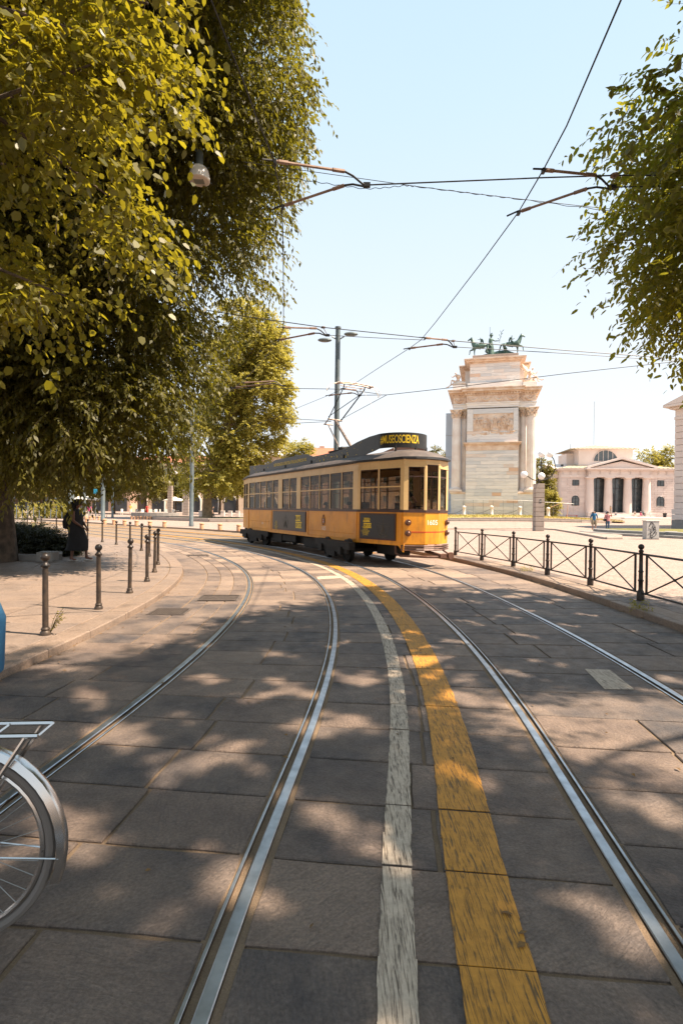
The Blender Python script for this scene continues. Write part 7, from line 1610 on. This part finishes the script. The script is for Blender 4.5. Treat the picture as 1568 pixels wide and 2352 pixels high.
# far left fence, hedge, parked bicycles, blue sign
ff = thing('post_fence', GY(30, 60), 0, 'low line of thin metal posts along the far left street edge', 'fence'); o0 = ff.location
for k in range(17): a = GY(26+k*13, 60); MB().tube(a-o0, a-o0+Vector((random.uniform(-.03, .03), 0, 1.5)), .05, n=6).build('post', MT['pole'], ff)
for i, (px, w_, lb) in enumerate(((60, 3.0, 'low green bush behind the post fence, left one'), (128, 2.4, 'bright green bush behind the post fence, near the woman'), (158, 1.6, 'bright green bush just left of the head of the woman'))):
    b = GY(px, 62.5); make_tree('shrub', lb, b, None, 0, [((b.x, b.y, 1.0), (w_, 1.2, 1.0))], 140+i, MT['leaf_plane'], MT['bark'], 34, .5, 12, cat='shrub', group='distant bushes', fill=10, lo=.5, L=.4, k=6, ll=.16, lw=.11)
def bicycle(loc, rz, label, sc=1.0, metal='chrome', rack=True, detail=24, fender=True):
    t = thing('bicycle', loc, rz, label, 'bicycle'); R_ = .34
    def ring(cx, r, rr, mat, name, par, a0=0, a1=2*PI, n=40, w_=None):
        m = MB(); N = n; pts = [(cx+r*math.cos(a0+(a1-a0)*k/N), 0, R_+r*math.sin(a0+(a1-a0)*k/N)) for k in range(N+1)]; m.path(pts, rr, 8, cap=True); return m.build(name, mat, par, smooth=True)
    for cx in (0, 1.05):
        w = ring(cx, R_-.018, .018, MT['tyre'], 'wheel', t); ring(cx, R_-.045, .011, MT['chrome'], 'rim', w); m = MB(); m.tube((cx, -.05, R_), (cx, .05, R_), .025, n=10)
        for k in range(detail): a = 2*PI*k/detail; m.tube((cx+.02*math.cos(a+1), .03*(1 if k % 2 else -1), R_+.02*math.sin(a+1)), (cx+(R_-.05)*math.cos(a), 0, R_+(R_-.05)*math.sin(a)), .0016, n=3, cap=False)
        m.build('spokes', MT['metal_grey'], w)
        if fender:
            m = MB(); vs = []; N = 22; a0, a1 = (math.radians(-15), math.radians(165)) if cx == 0 else (math.radians(20), math.radians(200))
            a0, a1 = (math.radians(20), math.radians(200)) if cx == 0 else (math.radians(-5), math.radians(150))
            for k in range(N+1):
                a = a0+(a1-a0)*k/N
                for (o, dy) in ((-.012, -.03), (.010, -.018), (.016, 0), (.010, .018), (-.012, .03)): vs.append((cx+(R_+.025+o)*math.cos(a), dy, R_+(R_+.025+o)*math.sin(a)))
            m.add(vs, [(5*k+j, 5*k+j+1, 5*k+j+6, 5*k+j+5) for k in range(N) for j in range(4)]); f_ = m.build('mudguard', MT[metal], t, smooth=True)
            m = MB()
            for sy in (-1, 1): m.tube((cx, sy*.05, R_), (cx+(R_+.02)*math.cos(a0+.25 if cx else a1-.25), sy*.025, R_+(R_+.02)*math.sin(a0+.25 if cx else a1-.25)), .003, n=4)
            m.build('mudguard_stay', MT['chrome'], f_)
    m = MB(); bb = (.46, 0, .30); st = (.34, 0, .78); hd0 = (.90, 0, .86); hd1 = (.93, 0, .72)
    for a, b, r in ((bb, st, .016), (bb, hd1, .019), (st, hd0, .016), (hd0, hd1, .02), ((0, .055, R_), (.44, .03, .30), .011), ((0, -.055, R_), (.44, -.03, .30), .011), ((0, .055, R_), (.345, .02, .76), .009), ((0, -.055, R_), (.345, -.02, .76), .009), (hd1, (1.05, .05, R_), .012), (hd1, (1.05, -.05, R_), .012)): m.tube(a, b, r, n=8)
    m.build('frame', MT[metal], t, smooth=True)
    m = MB(); m.tube((.34, 0, .78), (.325, 0, .90), .013, n=8); m.sphere((.30, 0, .93), .10, 12, 6, (1.3, .8, .35)); m.build('saddle', MT['cable'], t, smooth=True)
    m = MB(); m.path([(.90, 0, .86), (.88, 0, 1.02), (.84, .1, 1.06), (.72, .28, 1.02), (.62, .30, 1.0)], .012, 7); m.path([(.88, 0, 1.02), (.84, -.1, 1.06), (.72, -.28, 1.02), (.62, -.30, 1.0)], .012, 7); m.build('handlebar', MT['chrome'], t, smooth=True)
    m = MB(); m.lathe([(.09, -.004), (.09, .004)], (0, 0, 0), 20); Rm = Matrix.Translation(Vector(bb)) @ Matrix.Rotation(PI/2, 4, 'X'); m.v = [tuple(Rm @ Vector(v)) for v in m.v]; m.tube((bb[0], -.1, bb[2]), (bb[0]+.05, -.1, bb[2]-.16), .01); m.tube((bb[0], .1, bb[2]), (bb[0]-.05, .1, bb[2]+.16), .01); m.build('crankset', MT['chrome'], t)
    if rack:
        m = MB()
        for sy in (-1, 1): m.path([(-.30, sy*.055, .755), (.25, sy*.055, .755), (.34, sy*.03, .74)], .009, 6); m.tube((-.26, sy*.06, .75), (0, sy*.06, R_), .008, n=6); m.tube((.02, sy*.06, .75), (0, sy*.06, R_), .007, n=6)
        for x in (-.30, -.15, .0, .15): m.tube((x, -.055, .755), (x, .055, .755), .005, n=4)
        m.build('rear_rack', MT['chrome'], t)
    t.scale = (sc, sc, sc); return t
bike = bicycle((-1.385, 1.90, 0), math.radians(180+4), 'bicycle leaving the photo at the lower left, only its rear wheel and rack in view', 1.03, detail=32)
ride = dict(pelvis=(0, .12, .98), waist=(0, .06, 1.12), chest=(0, -.08, 1.32), neck=(0, -.16, 1.50), head=(0, -.22, 1.62), crown=(0, -.20, 1.68), shL=(.17, -.10, 1.42), shR=(-.17, -.10, 1.42), elL=(.24, -.26, 1.20), elR=(-.24, -.26, 1.20), wrL=(.28, -.42, 1.05), wrR=(-.28, -.42, 1.05),
   hipL=(.09, .06, .93), hipR=(-.09, .06, .93), knL=(.11, -.34, .78), knR=(-.11, -.20, .58), anL=(.11, -.16, .40), anR=(-.11, -.04, .20), toeL=(.12, -.32, .38), toeR=(-.12, -.20, .16))
cyc = person((-1.30-.30*1.03, 1.93, 0), math.radians(-90+4), 'cyclist in a blue top riding out of the photo at the left edge', 1.74, ride, [MT['skin_l'], MT['cyan_c'], MT['black_c'], MT['leather']], dict(L0), wide=1.05)
cbp = thing('backpack', Vector(cyc.location)+Vector((.232, -.02, 1.12)), 0, 'blue backpack on the back of the cyclist at the left edge', 'backpack')
m = MB(); ringloft(m, [((0, 0, -.20), .07, .09), ((.02, 0, -.14), .10, .14), ((.02, 0, .05), .10, .15), ((.0, 0, .2), .06, .11), ((-.02, 0, .24), .02, .05)], 14); m.build('bag', MT['blue_c'], cbp, smooth=True)
bk2 = bicycle(GY(220, 66), math.radians(10), 'distant bicycle parked by the blue sign on the far left', 1.0, 'iron', False, 10, False)
sg = thing('street_sign', GY(219.5, 65), 0, 'small blue round sign on a thin post at the far left', 'sign'); MB().tube((0, 0, 0), (0, 0, 3.3), .04, n=6).build('post', MT['metal_grey'], sg); MB().box((0, -.06, 3.35), (.45, .04, .55), 0, .02).build('sign_plate', MT['cyan_c'], sg)
# ---- bronze horses on the arch, marble figures, relief
def horse(loc, rz, flip=1, rear=0.0):
    N = [((0, .75, 1.35), .30, .34), ((0, .25, 1.30), .31, .36), ((0, -.35, 1.32), .30, .36), ((0, -.75, 1.42), .27, .33), ((0, -1.0, 1.75), .17, .25), ((0, -1.12, 2.1), .13, .19), ((0, -1.18, 2.35), .12, .15), ((0, -1.42, 2.24), .09, .11), ((0, -1.62, 2.08), .06, .07)]
    ed = [(i, i+1, 'b') for i in range(8)]; n = len(N)
    def leg(att, pts):
        nonlocal n; prev = att
        for (q, r) in pts: N.append((q, r, r)); ed.append((prev, n, 'b')); prev = n; n += 1
    for s in (-1, 1): leg(0, [((s*.16, .82, 1.02), .18), ((s*.17, .62+.1*s, .72), .11), ((s*.17, .92, .45), .065), ((s*.17, .85, .12), .05), ((s*.17, .78, .04), .07)])
    leg(3, [((.16, -.75, 1.0), .14), ((.16, -.78, .60), .075), ((.16, -.75, .2), .05), ((.16, -.8, .05), .065)])
    leg(3, [((-.16, -.95, 1.05), .14), ((-.16, -1.35, .95), .075), ((-.16, -1.38, .55), .05), ((-.16, -1.45, .45), .065)])
    leg(0, [((0, 1.08, 1.45), .10), ((0, 1.28, 1.1), .10), ((0, 1.42, .55), .06)])
    leg(6, [((.07, -1.12, 2.52), .03)]); leg(6, [((-.07, -1.12, 2.52), .03)])
    me = skin_mesh('horse', N, ed, {}, [MT['bronze']], 1, 1); return me
hme = horse(None, 0)
BT = [(arch.location+Matrix.Rotation(ARZ, 3, 'Z') @ Vector((ax(px), 2.6, ZST)), rz) for px, rz in ((1099, math.radians(-92)), (1168, math.radians(92)))]
Bl = ['bronze horse with rider on the left of the arch top', 'bronze horse with rider on the right of the arch top']
rdp = dict(pelvis=(0, 0, .0), waist=(0, 0, .16), chest=(0, 0, .36), neck=(0, -.03, .55), head=(0, -.06, .68), crown=(0, -.05, .75), shL=(.2, 0, .48), shR=(-.2, 0, .48), elL=(.32, -.2, .35), elR=(-.3, .1, .3), wrL=(.2, -.42, .42), wrR=(-.25, -.1, .1), hipL=(.12, -.02, -.03), hipR=(-.12, -.02, -.03), knL=(.34, -.28, -.28), knR=(-.34, -.28, -.28), anL=(.34, -.10, -.66), anR=(-.34, -.10, -.66), toeL=(.36, -.26, -.72), toeR=(-.36, -.26, -.72))
LB = dict(skin=0, scalp=0, shirt=0, sleeve=0, arm=0, fore=0, pants=0, knee=0, shin=0, shoe=0)
for (p, rz), lb in zip(BT, Bl):
    t = thing('horse_statue', p, ARZ+rz, lb, 'statue', 'bronze statues on the arch'); k = .98; t.scale = (1.5, 1.08, 1.12); link('horse', hme, t)
    m = MB(); m.path([(0, -1.22, 2.50), (0, -1.02, 2.2), (0, -.86, 1.9), (0, -.66, 1.66)], [.05, .10, .09, .05], 6); m.build('mane', MT['bronze'], t, smooth=True)
    pr = person((0, .0, 1.72), 0, None, 1.55, rdp, [MT['bronze']], LB, wide=1.15, hands=False, bald=True); pr.parent = t; pr.name = 'rider'
    for key in ('category', 'label', 'group'):
        if key in pr.keys(): del pr[key]
    m = MB(); m.path([(.05, .12, .5), (.1, .25, .2), (.0, .34, -.25)], [.10, .12, .05], 6); m.build('cloak', MT['bronze'], pr, smooth=True)
fp = arch.location+Matrix.Rotation(ARZ, 3, 'Z') @ Vector((ax(1122), 2.8, ZST))
fg = person(fp, ARZ+math.radians(60), 'bronze standing figure with a crested helmet holding up a branch, between the two horses', 3.0, dict(elL=(.36, -.12, 1.32), wrL=(.42, -.45, 1.28), elR=(-.26, .04, 1.12)), [MT['bronze']], LB, wide=1.15, hands=False, bald=True, cat='statue', group='bronze statues on the arch'); fg.name = 'figure_statue'
m = MB(); ringloft(m, [((0, 0, 1.1), .16, .14), ((0, 0, .7), .24, .22), ((0, 0, .3), .28, .26), ((0, 0, .02), .32, .3)], 14); m.build('robe', MT['bronze'], fg, smooth=True)
m = MB(); m.sphere((0, -.02, 1.70), .12, 10, 6, (1, 1.3, .8)); m.path([(0, .1, 1.72), (0, .0, 1.86), (0, -.12, 1.84)], .03, 5); m.build('helmet', MT['bronze'], fg)
m = MB(); m.path([(.42, -.48, 1.1), (.46, -.55, 1.5), (.52, -.65, 2.0)], .012, 4)
for k in range(9): q = Vector((.42+.012*k, -.48-.02*k, 1.25+.09*k)); a = k*2.2; m.path([tuple(q), tuple(q+Vector((.14*math.cos(a), .14*math.sin(a), .14)))], [.012, .022], 4)
m.build('branch', MT['bronze'], fg); m = MB(); m.tube((-.25, -.05, .85), (-.22, -.02, 2.3), .015, n=5); m.build('spear', MT['bronze'], fg)
m = MB(); m.path([(-2.0, 0, .25), (0, 0, .45), (1.0, .1, .5), (2.2, 0, .2)], [.15, .35, .35, .1], 8); rk = m.build('chariot_base', MT['bronze'], arch, (ax(1140), 2.8, ZST), smooth=True)
# marble figures on the corners
recl = dict(pelvis=(0, .1, .35), waist=(0, .05, .6), chest=(0, -.05, .85), neck=(0, -.12, 1.05), head=(0, -.2, 1.18), crown=(0, -.18, 1.26), shL=(.2, -.05, .98), shR=(-.2, -.05, .98), elL=(.32, -.3, .8), elR=(-.34, -.2, .7), wrL=(.15, -.5, .9), wrR=(-.2, -.45, .5), hipL=(.12, .05, .32), hipR=(-.12, .05, .32), knL=(.2, -.45, .62), knR=(-.16, -.5, .40), anL=(.2, -.55, .2), anR=(-.16, -.95, .15), toeL=(.22, -.75, .12), toeR=(-.18, -1.12, .2))
for px, rz, lb in ((1047, -1.9, 'hunched marble river figure on the left corner of the arch cornice'), (1210, 1.2, 'winged marble figure on the right corner of the arch cornice')):
    p = arch.location+Matrix.Rotation(ARZ, 3, 'Z') @ Vector((ax(px), 1.8, zt_+.75)); s = person(p, ARZ+rz, lb, 2.9, recl, [MT['marble_w']], LB, wide=1.35, hands=False, bald=True, cat='statue', group='marble statues on the arch corners'); s.name = 'figure_statue'
    m = MB(); m.sphere((0, .15, .2), .4, 10, 6, (1.2, 1.5, .7)); m.sphere((0, .05, .85), .2, 8, 5, (1.3, .8, 1)); m.build('drapery', MT['marble_w'], s, smooth=True)
    if px > 1100: m = MB(); m.path([(0, .15, .9), (-.1, .5, 1.35), (-.1, .62, 1.65)], [.10, .17, .03], 6); m.path([(.1, .15, .9), (.25, .45, 1.3), (.3, .5, 1.55)], [.10, .16, .03], 6); m.build('wings', MT['marble_w'], s, smooth=True)
# relief: eleven figures half sunk in the panel
random.seed(3); rw = RX1-RX0; rh = RZ1-RZ0
poses = [dict(elL=(.3, -.1, 1.2), wrL=(.35, -.1, 1.5), elR=(-.26, 0, 1.15)), dict(elR=(-.34, -.1, 1.25), wrR=(-.2, -.1, 1.0), knL=(.16, -.1, .55)), dict(elL=(.2, -.2, 1.15), wrL=(0, -.2, 1.2)), dict(knL=(.25, -.1, .6), anL=(.3, 0, .12), chest=(.08, 0, 1.28), neck=(.14, 0, 1.44), head=(.2, -.02, 1.56), crown=(.2, -.02, 1.62)), dict(chest=(-.1, 0, 1.24), neck=(-.2, 0, 1.38), head=(-.28, -.02, 1.46), crown=(-.3, 0, 1.52), shL=(.04, 0, 1.36), shR=(-.26, 0, 1.3), wrR=(-.5, 0, 1.0), elR=(-.4, 0, 1.2))]
rme = [None]*5
for i in range(12):
    k = i % 5; x = RX0+rw*(i+.5+random.uniform(-.2, .2))/12; z = RZ0+rh*random.choice((.02, .06, .14, .28, .30)); hgt = rh*random.uniform(.58, .70); z = min(z, RZ1-hgt-.04)
    pr = person((x, -.02, z), random.uniform(-.7, .7), None, hgt*1.74/1.74, poses[k], [MT['marble_w']], LB, wide=1.25, hands=False, bald=True, sub=0); bd = [c for c in COL.objects if c.parent == pr]
    for c in bd:
        c.parent = arch; kx = hgt/1.74; c.matrix_local = Matrix.Translation((x, -.0, z)) @ Matrix.Diagonal((kx*1.15, kx*.75, kx, 1)) @ Matrix.Rotation(random.uniform(-.8, .8), 4, 'Z'); c.name = 'relief_figure'
    bpy.data.objects.remove(pr)
m = MB()
for i in range(26): x = RX0+rw*random.random(); z = RZ0+rh*random.random()**2*.5; m.sphere((x, -.0, z+.1), random.uniform(.12, .3), 8, 5, (1.5, .5, .6))
for i in range(14): x = RX0+rw*random.random(); z = RZ0+rh*random.uniform(.25, .9); m.path([(x, -.05, z), (x+random.uniform(-.4, .4), -.14, z+.2), (x+random.uniform(-.6, .6), -.06, z+.35)], [.05, .08, .03], 5)
m.build('relief_drapery', MT['marble_w'], arch, smooth=True)['kind'] = 'stuff'

drv = person(DRIVER, TRZ+PI/2, 'tram driver in a dark shirt standing behind the front windows', 1.74, dict(elL=(.24, -.2, 1.15), wrL=(.12, -.40, 1.12), elR=(-.24, -.2, 1.15), wrR=(-.12, -.40, 1.12)), [MT['skin_l'], MT['black_c'], MT['black_c'], MT['leather']], L0, hands=False)
for i_, (lx, ly, c_, lb_2) in enumerate(((3.6, -.75, 'white_c', 'passenger in white seated behind the side windows near the tram front'), (1.9, -.75, 'jeans', 'passenger in dark blue seated near the middle of the tram'), (-.6, -.6, 'pinkc', 'passenger in pink standing behind the middle windows of the tram'))):
    ps = seated(1) if i_ < 2 else None; person(TM @ Vector((lx, ly, .98 if i_ < 2 else .74)), TRZ+PI if i_ < 2 else TRZ, lb_2, 1.66, ps, [MT['skin_l'], MT[c_], MT['black_c'], MT['leather']], L0, hands=False, group='tram passengers')
